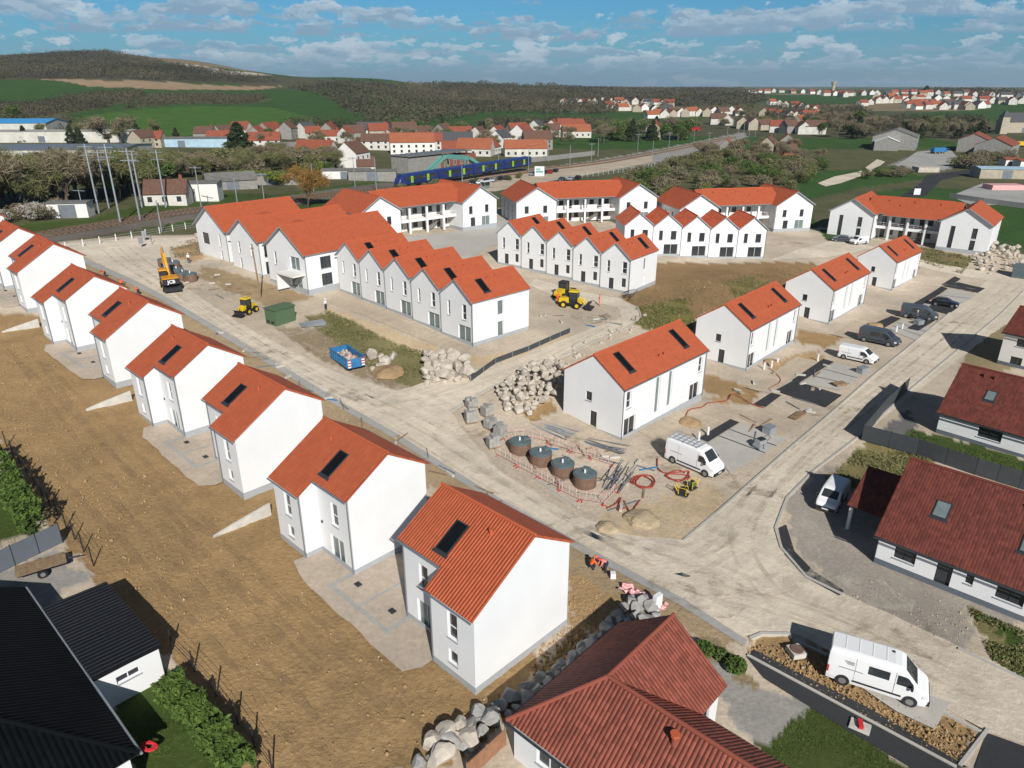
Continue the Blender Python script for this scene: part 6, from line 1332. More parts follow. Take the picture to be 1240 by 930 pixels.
for i, (u, v, s, w) in enumerate([(777, 630, 1.5, 'sand heap on the road edge beyond the red hoses'), (735, 640, 1.0, 'small flat sand heap near the road'), (835, 512, 1.3, 'ochre earth heap in the first dug bed'), (935, 440, 1.3, 'ochre earth heap in the second dug bed'), (1060, 395, 1.3, 'ochre earth heap in the third dug bed'), (470, 452, 2.0, 'tan earth heap behind the blue skip')]):
    import bmesh
    bm = bmesh.new(); bmesh.ops.create_icosphere(bm, subdivisions=3, radius=1); rr = random.Random(i)
    for q in bm.verts: q.co *= 1 + .12 * math.sin(q.co.x * 5 + i) * math.sin(q.co.y * 4.3) + rr.uniform(-.03, .03); q.co.z = max(q.co.z, -.1) * .42
    me = bpy.data.meshes.new('earth_heap'); bm.to_mesh(me); bm.free(); me.materials.append(ground_mat('heap_soil', False, (.44, .35, .23) if i < 2 else (.36, .25, .14), .1, .2, 3)); o = link('earth_heap', me, None, G(u, v)); o.scale = (s, s, s); tag(o, w, 'heap')
def netting():
    p = G(782, 728); m = MB(); rr = random.Random(3); n = 14; vs = [(i * .28 - 2 + rr.uniform(-.1, .1), j * .22 - .5 + math.sin(i) * .15, .15 + .4 * rr.random()) for i in range(n) for j in range(5)]
    m.mesh(vs, [(i * 5 + j, (i + 1) * 5 + j, (i + 1) * 5 + j + 1, i * 5 + j + 1) for i in range(n - 1) for j in range(4)], 'soft_red'); tag(m.build('safety_netting', None, p, R(-40)), 'crumpled red safety netting at the top of the grey boulder row', 'netting')
netting()
def scraps():
    rr = random.Random(17); proto = {}
    def mk(k, d):
        m = MB(); m.box((0, 0, d[2] / 2), d, k); o = m.build('scrap'); me = o.data; bpy.data.objects.remove(o); return me
    kinds = [('timber_plank', 'wood', (2.2, .16, .06), 'timber'), ('plastic_pipe', 'zinc', (2.6, .09, .09), 'pipe'), ('kerb_stone', 'concrete', (1.0, .25, .22), 'kerb stone'), ('sand_bag', 'pebble', (.6, .4, .18), 'sandbag'), ('blue_duct', 'blue', (1.6, .12, .12), 'duct')]
    col = {'timber_plank': 'weathered brown timber plank', 'plastic_pipe': 'grey plastic pipe length', 'kerb_stone': 'pale concrete kerb stone', 'plastic_crate': 'small red plastic crate', 'sand_bag': 'tan sandbag', 'blue_duct': 'short blue duct length'}
    for where, poly, n in (('lying around the round tanks', '612,530 700,530 790,560 800,610 740,620 690,608', 34), ('lying along the kerb behind the stepped houses', '215,372 330,436 480,524 600,600 640,628 630,640 480,540 330,450', 26), ('lying in the yards of the long houses', '830,500 960,440 1010,440 1000,490 930,540 860,560', 20), ('lying by the loaders', '640,378 700,384 750,376 742,398 690,396', 12), ('lying beside the tank cluster and excavator', '190,316 245,322 290,345 300,372 250,360 222,345', 12)):
        P = np.array([p[:2] for p in PX(poly)]); lo, hi = P.min(0), P.max(0); c = 0
        while c < n:
            q = (rr.uniform(lo[0], hi[0]), rr.uniform(lo[1], hi[1]))
            if not crossings(np.array([q[0]]), np.array([q[1]]), P)[0]: continue
            c += 1; nm, k, d, cat = rr.choice(kinds + kinds[:3] * 2); me = proto.setdefault(nm, mk(k, d)); o = link(nm, me, None, (q[0], q[1], hz(*q) + .05), rr.uniform(0, 6.3)); s = rr.uniform(.7, 1.3); o.scale = (s, 1, 1); tag(o, col[nm] + ' ' + where, cat, nm.replace('_', ' ') + 's ' + where)
scraps()
def trailer():
    p = G(52, 692); r = thing('timber_trailer', 'small trailer with a weathered plank bed by the grey panel fence', 'trailer', p, R(35)); m = MB()
    for i in range(7): m.b2(-1.6, 1.6, -.78 + i * .225, -.57 + i * .225, .62, .67, 'wood')
    m.b2(-1.5, 1.5, -.7, .7, .5, .61, 'mdark'); m.build('bed', r)
    for y in (-.85, .85): wheel(r, 0, y, .3, .2, rk='rim')
    t = MB(); t.tube([(1.5, 0, .5), (2.5, 0, .4)], .05, 'mdark', 6); t.build('drawbar', r)
trailer()
p = G(150, 690)
hose('red garden hose coiled on the wall corner by the black roofed house', coil(184, 916, 9, 6, 3, 5), .06, 'redplast', z=.7)
def fence_sheets():
    p = G(436, 392); 
fence_sheets()
p = G(379, 393); m = MB()
for i in range(5): m.box((0, 0, .06 + i * .05), (3.4, 2.0, .04), 'steel', .05 * i)
tag(m.build('fence_panel_stack', None, p, R(20)), 'flat stack of galvanised site fence panels on the grass bank', 'fence panels')
def container():
    p = G(1224, 336); r = thing('shipping_container', 'grey green corrugated shipping container at the right edge by the boulder slope', 'container', p, R(-40)); m = MB(); m.b2(0, 6, 0, 2.4, .1, 2.6, 'lid')
    for i in range(20): m.b2(.1 + i * .3, .22 + i * .3, -.05, -.003, .2, 2.5, 'lid')
    m.build('box', r); d = MB(); d.b2(-.06, -.003, .1, 1.15, .2, 2.5, 'lid'); d.b2(-.06, -.003, 1.25, 2.3, .2, 2.5, 'lid'); d.build('doors', r)
container()
for i, (u, v) in enumerate(((176, 292), (172, 300), (184, 296))):
    p = G(u, v); m = MB(); m.tube([(0, 0, -.1), (.0, 0, 2.0)], .06, 'steel', 6); m.box((0, 0, 1.4), (.9, .06, 1.2), 'steel', .4 * i); tag(m.build('site_fence_panel', None, p, R(30 * i)), 'upright grey site fence panel beside the excavator bucket, ' + nth(i), 'fence panel', 'site fence panels by the excavator')

# ------------------------------------------------------------------ people: one continuous skinned body each
def person_mesh(pose, top, legs, seed=0):
    J = {'stand': [(0, 0, .95), (0, 0, 1.2), (0, 0, 1.45), (0, 0, 1.56), (0, .0, 1.70), (-.19, 0, 1.42), (-.27, .02, 1.15), (-.25, .12, .92), (.19, 0, 1.42), (.27, .04, 1.15), (.22, .2, .98), (-.1, 0, .9), (-.11, .03, .5), (-.12, 0, .08), (-.12, .14, .04), (.1, 0, .9), (.13, .06, .5), (.14, -.05, .08), (.14, .1, .04)],
         'bend': [(0, -.1, .88), (0, .1, 1.05), (0, .32, 1.15), (0, .42, 1.18), (0, .55, 1.2), (-.19, .3, 1.12), (-.24, .42, .86), (-.18, .52, .62), (.19, .3, 1.12), (.24, .42, .86), (.16, .55, .6), (-.1, -.1, .85), (-.13, .06, .48), (-.14, -.05, .08), (-.14, .1, .04), (.1, -.1, .85), (.14, .12, .48), (.15, .05, .08), (.15, .2, .04)],
         'crouch': [(0, -.1, .42), (0, .02, .66), (0, .16, .86), (0, .22, .95), (0, .28, 1.07), (-.19, .14, .84), (-.26, .3, .62), (-.15, .46, .45), (.19, .14, .84), (.26, .3, .6), (.14, .5, .38), (-.1, -.1, .4), (-.17, .26, .46), (-.15, .05, .08), (-.15, .2, .04), (.1, -.1, .4), (.17, .26, .46), (.15, .06, .08), (.15, .2, .04)]}[pose]
    E = [(0, 1), (1, 2), (2, 3), (3, 4), (2, 5), (5, 6), (6, 7), (2, 8), (8, 9), (9, 10), (0, 11), (11, 12), (12, 13), (13, 14), (0, 15), (15, 16), (16, 17), (17, 18)]
    rad = [.15, .155, .17, .065, .115, .085, .06, .045, .085, .06, .045, .12, .085, .06, .05, .12, .085, .06, .05]
    me = bpy.data.meshes.new('person'); me.from_pydata(J, E, []); o = bpy.data.objects.new('person', me); COL.objects.link(o); m = o.modifiers.new('s', 'SKIN'); m.use_smooth_shade = True
    for v, r in zip(me.skin_vertices[0].data, rad): v.radius = (r, r * .85)
    me.skin_vertices[0].data[0].use_root = True; o.modifiers.new('b', 'SUBSURF').levels = 1
    dg = bpy.context.evaluated_depsgraph_get(); e = bpy.data.meshes.new_from_object(o.evaluated_get(dg)); bpy.data.objects.remove(o); e.name = 'person'
    e.materials.clear()
    for k in (top, legs, 'skin', 'mdark'): e.materials.append(M[k])
    jj = np.array(J)
    for p in e.polygons:
        c = np.array(p.center); i = int(np.argmin(np.linalg.norm(jj - c, axis=1))); p.material_index = 2 if i in (3, 4, 7, 10) else (3 if i in (13, 14, 17, 18) and c[2] < .14 else (1 if i >= 11 or i == 0 else 0))
    return e, jj[4]
def people():
    cache = {}
    def put_p(u, v, pose, top, legs, helmet, label, rz):
        key = (pose, top, legs)
        if key not in cache: cache[key] = person_mesh(*key)
        me, hd = cache[key]; p = G(u, v); r = link('person', me, None, (p[0], p[1], p[2] + .03), rz); r['label'] = label; r['category'] = 'person'
        h = MB(); h.tube([(hd[0], hd[1], hd[2] + .05), (hd[0], hd[1], hd[2] + .11), (hd[0], hd[1], hd[2] + .155)], .135, helmet, 12, .07); h.tube([(hd[0], hd[1] + .02, hd[2] + .04), (hd[0], hd[1] + .02, hd[2] + .055)], .16, helmet, 12); h.build('helmet', r)
    put_p(716, 690, 'crouch', 'orange', 'navy', 'orange', 'worker in orange top and dark trousers crouching by the kerb beside the nearest house', R(-70))
    put_p(733, 693, 'bend', 'pink', 'navy', 'redplast', 'worker in faded pink top bending over the soil next to the white bucket', R(100))
    put_p(675, 367, 'stand', 'orange', 'orange', 'orange', 'worker in orange standing left behind the wheel loader', R(20)); put_p(680, 371, 'bend', 'orange', 'orange', 'orange', 'worker in orange leaning at the rear wheel of the wheel loader', R(-60))
    put_p(726, 370, 'stand', 'pink', 'pink', 'redplast', 'worker in pale red overalls standing right of the loader bucket', R(90)); put_p(128, 336, 'bend', 'orange', 'navy', 'redplast', 'worker in orange behind the sixth stepped house, farthest left of three', R(150))
    put_p(147, 347, 'crouch', 'orange', 'navy', 'redplast', 'worker crouching behind the fifth stepped house, middle of three', R(-20)); put_p(168, 358, 'bend', 'orange', 'navy', 'orange', 'worker in orange vest bending at the kerb, rightmost of three behind the houses', R(60))
    put_p(395, 376, 'stand', 'frame', 'navy', 'frame', 'person in white top walking on the sand before the front terrace', R(60)); put_p(229, 319, 'stand', 'frame', 'navy', 'frame', 'person in white standing behind the tank cluster', R(10)); put_p(1109, 389, 'stand', 'vgrey', 'navy', 'frame', 'person in grey standing beside the farther dark van', R(200))
people()

# ------------------------------------------------------------------ railway, train, station
def rail_line(name, a, b, off, gauge=1.44):
    a = np.array(a[:2]); b = np.array(b[:2]); d = b - a; L = np.linalg.norm(d); d /= L; n = np.array((-d[1], d[0])); o = a + n * off; m = MB(); N = int(L / 12); oz = hz(*o)
    for s in (-1, 1):
        for i in range(N):
            p = o + d * (L * i / N) + n * s * gauge / 2; q = o + d * (L * (i + 1) / N) + n * s * gauge / 2; m.tube([(p[0], p[1], hz(*p) + .32), (q[0], q[1], hz(*q) + .32)], .07, 'rust', 4)
    struct(m.build('railway_track')); t = MB()
    for i in range(int(L / 1.3)):
        p = o + d * i * 1.3; t.box((p[0], p[1], hz(*p) + .16), (2.5, .3, .16), 'wood', math.atan2(n[1], n[0]))
    struct(t.build('railway_sleepers'))
RA, RB = G(60, 286), G(252, 255); RC, RD_ = G(700, 202), G(893, 166)
rail_line('t', RA, RB, 0); rail_line('t', RA, RB, 4.4); rail_line('t', RB, RC, 0); rail_line('t', RB, RC, 4.4); rail_line('t', RC, RD_, 0); rail_line('t', RC, RD_, 5)
def train():
    a, b = G(480, 228), G(640, 207); d = b - a; ang = math.atan2(d[1], d[0]); L = float(np.linalg.norm(d[:2])); r = thing('commuter_train', 'blue commuter train with lime doors standing at the station', 'train', (a[0], a[1], a[2] + .3), ang); n = 4; cl = L / n; H = 3.6
    for i in range(n):
        x0 = i * cl + .3; x1 = (i + 1) * cl - .3; pr = [(-1.45, .6), (-1.5, 1.2), (-1.5, 2.9), (-1.2, 3.7), (-.6, H), (.6, H), (1.2, 3.7), (1.5, 2.9), (1.5, 1.2), (1.45, .6)]; st = [(x0, 1), (x1, 1)]
        if i == 0: st = [(x0, .25), (x0 + .5, .6), (x0 + 1.6, .93), (x0 + 2.6, 1), (x1, 1)]
        m = MB(); k = len(pr); vs = [(x, y * (.7 + .3 * f), .6 + (z - .6) * f) for x, f in st for y, z in pr]; m.mesh(vs, [(j * k + q, j * k + (q + 1) % k, (j + 1) * k + (q + 1) % k, (j + 1) * k + q) for j in range(len(st) - 1) for q in range(k)] + [tuple(range(k - 1, -1, -1)), tuple((len(st) - 1) * k + q for q in range(k))], 'train'); c = m.build('carriage', r)
        w = MB(); w.b2(x0 + 2.8, x1 - .8, -1.53, -1.503, 1.8, 2.95, 'glass'); w.b2(x0 + 2.8, x1 - .8, 1.503, 1.53, 2.0, 2.8, 'glass'); w.build('windows', c)
        for t in (.3, .72):
            x = x0 + (x1 - x0) * t; q = MB(); q.b2(x - .55, x + .55, -1.56, -1.535, .9, 3.0, 'lime'); q.b2(x - .05, x + .05, -1.57, -1.56, .9, 3.0, 'glass'); q.build('door', c)
        if i == 0: f = MB(); f.mesh([(x0 + .32, -.75, 1.75), (x0 + .32, .75, 1.75), (x0 + 1.3, .95, 3.05), (x0 + 1.3, -.95, 3.05)], [(0, 1, 2, 3), (3, 2, 1, 0)], 'glass'); f.build('windscreen', c)
        u = MB(); u.b2(x0 + 1, x1 - 1, -1.2, 1.2, .15, .6, 'mdark'); u.build('bogie', c)
train()
def station():
    a = G(516, 214); b = G(598, 205); d = b - a; ang = math.atan2(d[1], d[0]); L = float(np.linalg.norm(d[:2])); o = a + np.array((-d[1], d[0], 0)) / L * 9
    r = thing('station_building', 'low station building of brick and pale walls behind the blue train', 'station', (o[0], o[1], hz(*o[:2])), ang); m = MB(); m.b2(0, L * .45, 0, 9, 0, 6.2, 'grey_wall'); m.build('pale_wing', r); w = MB(); w.b2(L * .45 + .003, L, .5, 8, 0, 5, 'brick'); w.build('brick_wing', r)
    q = MB(); q.b2(-.4, L * .9, -.8, 8.6, 6.25, 6.55, 'fibre')
    for i in range(12): q.b2(i * L * .07, i * L * .07 + .9, .5, 7, 6.55, 6.9, 'zinc')
    q.build('roof', r)
    for i in range(3): window(r, (0, .5), (1, 0), L * .5 + 2 + i * 4, 1.5, 1.5, 2.0, 'w', d=-.003 + .02)
    # footbridge with turquoise stairs
    c = G(566, 214); e = G(525, 208); f = thing('footbridge', 'turquoise footbridge stairs crossing over the blue train', 'footbridge', (c[0], c[1], c[2]), ang); m = MB(); nn = 11
    m.b2(-1.2, 1.2, 0, nn, 6.0, 6.25, 'teal'); m.b2(-1.25, -1.2, 0, nn, 6.25, 7.4, 'teal'); m.b2(1.2, 1.25, 0, nn, 6.25, 7.4, 'teal'); m.build('deck', f)
    for y, sx in ((-.4, 1), (nn - 1.6, -1)):
        s = MB(); n = 20
        for i in range(n): s.b2(min(sx * (1.3 + i * .62), sx * (1.95 + i * .62)), max(sx * (1.3 + i * .62), sx * (1.95 + i * .62)), y, y + 2, 6.1 - i * .31, 6.25 - i * .31, 'teal')
        for yy in (y, y + 1.95): s.mesh([(sx * 1.3, yy, 6.0), (sx * 13.7, yy, -.1), (sx * 13.7, yy, 1.0), (sx * 1.3, yy, 7.3), (sx * 1.3, yy + .06, 6.0), (sx * 13.7, yy + .06, -.1), (sx * 13.7, yy + .06, 1.0), (sx * 1.3, yy + .06, 7.3)], [(0, 1, 2, 3), (7, 6, 5, 4), (3, 2, 6, 7), (0, 3, 7, 4), (1, 5, 6, 2)], 'teal')
        s.build('staircase', f)
    for x, y in ((-.9, .3), (.9, .3), (-.9, nn - .5), (.9, nn - .5)): p = MB(); p.b2(x - .2, x + .2, y - .2, y + .2, -.5, 6, 'teal'); p.build('pillar', f)
    p = G(660, 212); s = thing('sign_box', 'white box sign with green lettering beside the parked cars', 'sign', (G(657, 214)[0] - 3, G(657, 214)[1], p[2]), R(-5)); m = MB(); m.b2(0, 3.6, 0, 1.6, .3, 3.8, 'frame'); m.build('panel', s); t = MB(); t.b2(.4, 3.2, -.03, -.003, 1.6, 2.3, 'teal'); t.b2(.5, 2.2, -.03, -.003, 2.6, 3.1, 'teal'); t.build('lettering', s); l = MB(); l.b2(.2, .5, .3, 1.5, -.3, .3, 'steel'); l.b2(3.6, 3.9, .3, 1.5, -.3, .3, 'steel'); l.build('foot', s)
    p = G(477, 232); s = thing('bus_shelter', 'pale flat roofed shelter between the train and the car park', 'shelter', G(590, 229), ang); m = MB(); m.b2(-2.5, 2.5, -1, 1, 2.5, 2.65, 'frame'); m.build('roof', s); m = MB(); m.b2(-2.4, 2.4, .9, .95, .2, 2.4, 'glass_l'); m.build('back_pane', s)
    for x in (-2.3, 2.3): m = MB(); m.b2(x - .05, x + .05, -.9, -.8, -.2, 2.5, 'steel'); m.build('post', s)
station()
def mast(label, base, h, lean=0, arm=True, k='steel', r=.22, group='railway masts', arms=2):
    p = G(*base); t = thing('railway_mast', label, 'mast', p, rnd.uniform(-.3, .3), group); m = MB(); m.tube([(0, 0, -.5), (lean, 0, h)], r, k, 8, r * .75); m.build('shaft', t)
    if arm:
        a = MB()
        for i in range(arms): z = h * (.96 - i * .12); a.tube([(-1.6, 0, z), (1.6, 0, z)], .09, k, 5)
        a.build('crossarm', t)
for i, (u, v, w, h) in enumerate([(120, 258, 'first of the tall leaning group behind the rails, left', 15.5), (132, 252, 'second of the tall group behind the rails', 13.5), (146, 270, 'third of the tall group, nearest the rails', 16.5), (170, 268, 'fourth of the tall group, thick and pale', 15.5), (172, 251, 'fifth of the tall group, behind the thick one', 13), (201, 251, 'with a T shaped top behind the rails', 13.5)]): mast('grey steel mast ' + w, (u, v), h, 0, True, 'steel', .22, 'tall grey masts behind the rails')
for i, (u, v, h) in enumerate([(244, 252, 10), (196, 281, 6.5), (102, 262, 6), (288, 250, 7), (320, 243, 7), (380, 232, 8), (430, 226, 9), (456, 232, 10), (538, 205, 7), (560, 232, 8), (604, 205, 8), (640, 208, 9), (664, 196, 9), (690, 202, 9), (716, 195, 8), (724, 190, 9), (772, 183, 9), (790, 190, 8), (810, 178, 8), (840, 172, 8), (858, 178, 8), (880, 168, 8), (893, 167, 9), (900, 166, 9), (907, 165, 9), (914, 166, 8)]):
    mast('slim grey lineside mast along the railway, %s from the left' % nth(i), (u, v), h, 0, i % 2 == 0, 'steel', .13, 'slim masts along the railway', 1)

def wires():
    for pts, nm in (((( 244, 252, 9), (288, 250, 6.5), (320, 243, 6.5), (380, 232, 7.5), (430, 226, 8.5)), 'left'), (((538, 205, 6.5), (604, 205, 7.5), (664, 196, 8.5), (716, 195, 7.5), (772, 183, 8.5), (810, 178, 7.5), (858, 178, 7.5)), 'right')):
        P = [G(a, b) + np.array((0, 0, h)) for a, b, h in pts]; o = P[0].copy(); m = MB()
        for a, b in zip(P, P[1:]): m.tube([a - o, (a + b) / 2 - o - (0, 0, .6), b - o], .03, 'mdark', 4)
        tag(m.build('overhead_wire', None, o), 'thin dark overhead railway wire strung between the masts, %s stretch' % nm, 'wire')
wires()
# ------------------------------------------------------------------ village and farm buildings
def vhouse(label, u, v, w, d, e, ang, wk, rk, group, chim=True, name='village_house', win=True, cat='house'):
    p = G(u, v); r = thing(name, label, cat, (p[0], p[1], p[2]), R(ang), group); m = MB()
    wops = [] 
    if win and e > 2.4:
        n = max(1, int(w / 3.2))
        for i in range(n):
            for z in ([1.0] if e < 4 else [.9, 3.2]): wops.append((w * (i + .5) / n - .55, z, 1.1, 1.3))
    panel(m, (-w / 2, -d / 2), (1, 0), w, -1.5, e, wops, wk, .1); panel(m, (w / 2, -d / 2), (0, 1), d, -1.5, e, [], wk); panel(m, (w / 2, d / 2), (-1, 0), w, -1.5, e, [], wk); panel(m, (-w / 2, d / 2), (0, -1), d, -1.5, e, [], wk)
    k = d * .42; m.face([(-w / 2, d / 2, e), (-w / 2, -d / 2, e), (-w / 2, 0, e + k)], wk); m.face([(w / 2, -d / 2, e), (w / 2, d / 2, e), (w / 2, 0, e + k)], wk); m.build('wall', r)
    q = MB(); o = .35; zz = lambda y: e + k - abs(y) * k / (d / 2) + .15; a = d / 2 + o
    slab(q, (-w / 2 - .2, -a, zz(a)), (w / 2 + .2, -a, zz(a)), (w / 2 + .2, 0, zz(0)), (-w / 2 - .2, 0, zz(0)), rk, rk); slab(q, (w / 2 + .2, a, zz(a)), (-w / 2 - .2, a, zz(a)), (-w / 2 - .2, 0, zz(0)), (w / 2 + .2, 0, zz(0)), rk, rk); ro = q.build('roof', r)
    if chim: c = MB(); c.box((w * .36, .2, e + k + .4), (.7, .55, 1.4), 'brick'); c.build('chimney', ro)
    if wops:
        g = MB()
        for a0, z, ww, hh in wops: g.b2(-w / 2 + a0, -w / 2 + a0 + ww, -d / 2 + .08, -d / 2 + .11, z, z + hh, 'glass')
        g.build('window', r)
    return r
WK = {'w': 'vwall', 's': 'stone', 'g': 'grey_wall', 'b': 'brick', 'W': 'white2'}; RK = {'r': 'ridge_red', 'o': 'ridge_orange', 'b': 'ridge_brown', 'g': 'ridge_grey', 'f': 'fibre'}
WN = {'w': 'white', 's': 'cream', 'g': 'grey', 'b': 'brick', 'W': 'bright white'}; RN = {'r': 'red', 'o': 'orange', 'b': 'brown', 'g': 'slate', 'f': 'sheet'}
VA = [(176, 179, 14, 9, 6, 70, 's', 'b', 'alone left of the dark conifer, gable to us'), (190, 178, 10, 9, 5, 0, 's', 'r', 'against the brown roofed cream house'), (266, 173, 14, 9, 3.5, 10, 'w', 'r', 'just left of the big dark conifer'), (322, 180, 18, 10, 5, 12, 'w', 'r', 'just right of the big dark conifer'), (350, 168, 10, 9, 7, 80, 'g', 'b', 'tall, gable with a white window'), (345, 185, 20, 6, 3, 8, 's', 'f', 'long low wall house below the conifer'),
      (384, 190, 20, 12, 3.5, -12, 'w', 'r', 'big sloping roof in the front row'), (380, 170, 10, 9, 5, 15, 's', 'r', 'behind the big sloping roof'), (400, 172, 14, 8, 4, 10, 'w', 'r', 'low, behind the front row'), (420, 173, 9, 8, 6, 75, 'w', 'r', 'narrow white gable behind the front row'), (428, 202, 13, 11, 6.5, 72, 'W', 'b', 'large white gable beside the orange willow'), (444, 208, 8, 6, 2.6, 10, 'w', 'b', 'lean-to below the large white gable'), (459, 171, 13, 10, 7, 15, 's', 'r', 'tall orange roof behind, with chimneys'), (456, 181, 17, 9, 5, 0, 'w', 'b', 'brown roof above the station wall'),
      (474, 176, 12, 9, 6, 80, 's', 'b', 'cream gable right of the tall orange roof'), (500, 186, 25, 11, 6.5, 8, 'W', 'o', 'long bright orange roof behind the train'), (522, 182, 14, 10, 5.5, 5, 'w', 'r', 'joined to the long orange roof'), (548, 177, 26, 11, 4, 6, 'g', 'g', 'long slate roof behind the station'), (550, 187, 14, 9, 3.5, 5, 'b', 'r', 'low dark red roof over the station'), (576, 188, 20, 12, 4, -10, 'w', 'o', 'salmon orange roof right of the station'), (594, 186, 10, 9, 4, 70, 'W', 'r', 'white gable end of the salmon roof'), (606, 178, 12, 10, 6, 60, 'W', 'g', 'white gable with slate roof in the middle'),
      (632, 172, 16, 12, 6.5, 65, 'W', 'r', 'largest white gable right of the slate roofs'), (636, 189, 24, 10, 4.5, 5, 'w', 'o', 'orange roofed long house by the wall'), (650, 180, 18, 11, 6, 10, 'g', 'b', 'brown roof behind the orange long house'), (668, 165, 12, 10, 5, 8, 'w', 'b', 'brown roof near the tall dark trees'), (697, 166, 22, 11, 4.5, 8, 'w', 'o', 'orange roof left of the tall dark trees'), (792, 168, 13, 11, 8, 70, 's', 'r', 'lone cream gabled house in dark trees beside the rails'),
      (205, 247, 12, 8, 3.5, 10, 'w', 'b', 'brown roofed cottage behind the grey masts'), (930, 186, 14, 11, 5, 60, 's', 'b', 'tan gabled farmhouse in the bushes beyond the far terrace'), (948, 187, 14, 9, 3.5, 10, 'b', 'b', 'low wing of the tan farmhouse'), (952, 178, 12, 9, 4.5, 75, 'g', 'o', 'steep orange roof behind the farmhouse'), (880, 181, 11, 8, 3, 70, 'g', 'o', 'orange lean roof in the bushes'), (967, 153, 12, 10, 5.5, 45, 's', 'o', 'orange pyramid like roof among the far trees'), (1020, 152, 12, 9, 4.5, 20, 's', 'o', 'orange roof at the edge of the far trees')]
for u, v, w, d, e, a, wk, rk, t in VA: w, d, e = w * .86, d * .88, e * .88; vhouse('%s house with %s roof, %s' % (WN[wk], RN[rk], t), u, v, w, d, e, a, WK[wk], RK[rk], 'old village houses around the station')
def vrow(rowname, line, n, seed, rks='rrrobg', wks='wwwWs', jit=2.5, s=1.0):
    rr = random.Random(seed); P = [tuple(map(float, q.split(','))) for q in line.split()]; T = np.linspace(0, len(P) - 1.001, n)
    for i, t in enumerate(T):
        k = int(t); f = t - k; u = P[k][0] + (P[k + 1][0] - P[k][0]) * f + rr.uniform(-2, 2); v = P[k][1] + (P[k + 1][1] - P[k][1]) * f + rr.uniform(-jit, jit) * .5; wk, rk = rr.choice(wks), rr.choice(rks)
        vhouse('far %s house, %s roof, %s from left in the %s' % (WN[wk], RN[rk], nth(i) if i < 20 else str(i + 1) + 'th', rowname), u, v, rr.uniform(10, 15) * s, rr.uniform(8, 10) * s, rr.uniform(3.5, 5.5) * s, rr.choice((rr.uniform(-15, 25), rr.uniform(60, 100))), WK[wk], RK[rk], 'far houses of the ' + rowname, rr.random() < .6, win=False)
vrow('upper rail curve row', '684,126 720,126 770,127 810,129', 16, 1); vrow('second rail curve row', '735,131 760,134 790,136 815,140', 10, 2); vrow('gabled row by the rails', '790,143 820,141 850,140 895,139', 14, 3, 'rrbo', 'wWWs'); vrow('upper road bridge row', '935,128 960,131 985,136 975,146', 10, 4); vrow('lower road bridge row', '925,140 945,143 962,147 984,141', 7, 5)
vrow('skyline row behind the tower', '905,114 940,112 990,114 1030,117', 14, 6, s=1.15); vrow('skyline row at the right', '1000,117 1080,115 1160,116 1240,119', 24, 7, s=1.2); vrow('middle row of the hill', '1045,127 1080,125 1120,128 1150,130', 14, 8); vrow('lower row of the hill', '1100,131 1140,132 1170,132 1192,130', 12, 9); vrow('upper row of the hill', '1060,121 1110,121 1170,124 1235,126', 18, 10)
vrow('row among trees behind the station', '430,168 480,167 540,168 600,169 660,160 700,158', 14, 11, 'rrbbg', 'wwsg'); vrow('row below the left field', '250,170 300,169 340,168 400,165', 8, 12, 'rrbg', 'wsg'); vrow('loose row by the far trees', '870,150 905,156 945,160 985,163', 9, 13, 'rbbg', 'wwsg')
# barns and sheds
def shed(name, label, u, v, w, d, e, ang, wk, rk, pitch=.3, cat='shed', group=None):
    p = G(u, v); r = thing(name, label, cat, (p[0], p[1], p[2]), R(ang), group); m = MB(); k = d / 2 * pitch; m.b2(-w / 2, w / 2, -d / 2, d / 2, -1.5, e, wk); m.face([(-w / 2, d / 2, e), (-w / 2, -d / 2, e), (-w / 2, 0, e + k)], wk); m.face([(w / 2, -d / 2, e), (w / 2, d / 2, e), (w / 2, 0, e + k)], wk); m.build('wall', r)
    q = MB(); zz = lambda y: e + k - abs(y) * pitch + .2; a = d / 2 + .3
    slab(q, (-w / 2 - .3, -a, zz(a)), (w / 2 + .3, -a, zz(a)), (w / 2 + .3, 0, zz(0)), (-w / 2 - .3, 0, zz(0)), rk, rk); slab(q, (w / 2 + .3, a, zz(a)), (-w / 2 - .3, a, zz(a)), (-w / 2 - .3, 0, zz(0)), (w / 2 + .3, 0, zz(0)), rk, rk); q.build('roof', r); g = MB(); g.b2(-1.8, 1.8, -d / 2 - .03, -d / 2 - .003, 0, min(3.2, e - .3), 'zinc'); g.build('door', r); return r
shed('barn', 'large barn with grey sheet roof at the right, gable with doors', 1083, 179, 26, 22, 6.5, 60, 'grey_wall', 'fibre', .35, 'barn'); shed('barn', 'smaller pale barn with a bright white roof before the large grey barn', 1072, 181, 16, 12, 4.5, 65, 'grey_wall', 'frame', .4, 'barn')
shed('barn', 'grey walled barn with orange roof, left one of the pair near the yellow machines', 1178, 182, 24, 14, 6, 55, 'grey_wall', 'ridge_red', .45, 'barn'); shed('barn', 'grey walled barn with orange roof, right one of the pair near the yellow machines', 1205, 188, 26, 16, 5.5, 50, 'grey_wall', 'ridge_red', .45, 'barn')
shed('church', 'dark roofed church like building with pale tower at the right skyline', 1232, 160, 26, 12, 7, 5, 'stone', 'ridge_grey', 1.0, 'church'); p = G(1212, 162); r = thing('church_tower', 'pale church tower with dark cap beside the dark long roof', 'tower', p); m = MB(); m.b2(-2.5, 2.5, -2.5, 2.5, -1, 11, 'stone'); m.build('shaft', r); m = MB(); m.box((0, 0, 13), (5.6, 5.6, 4), 'ridge_grey', taper=.15); m.build('cap', r)
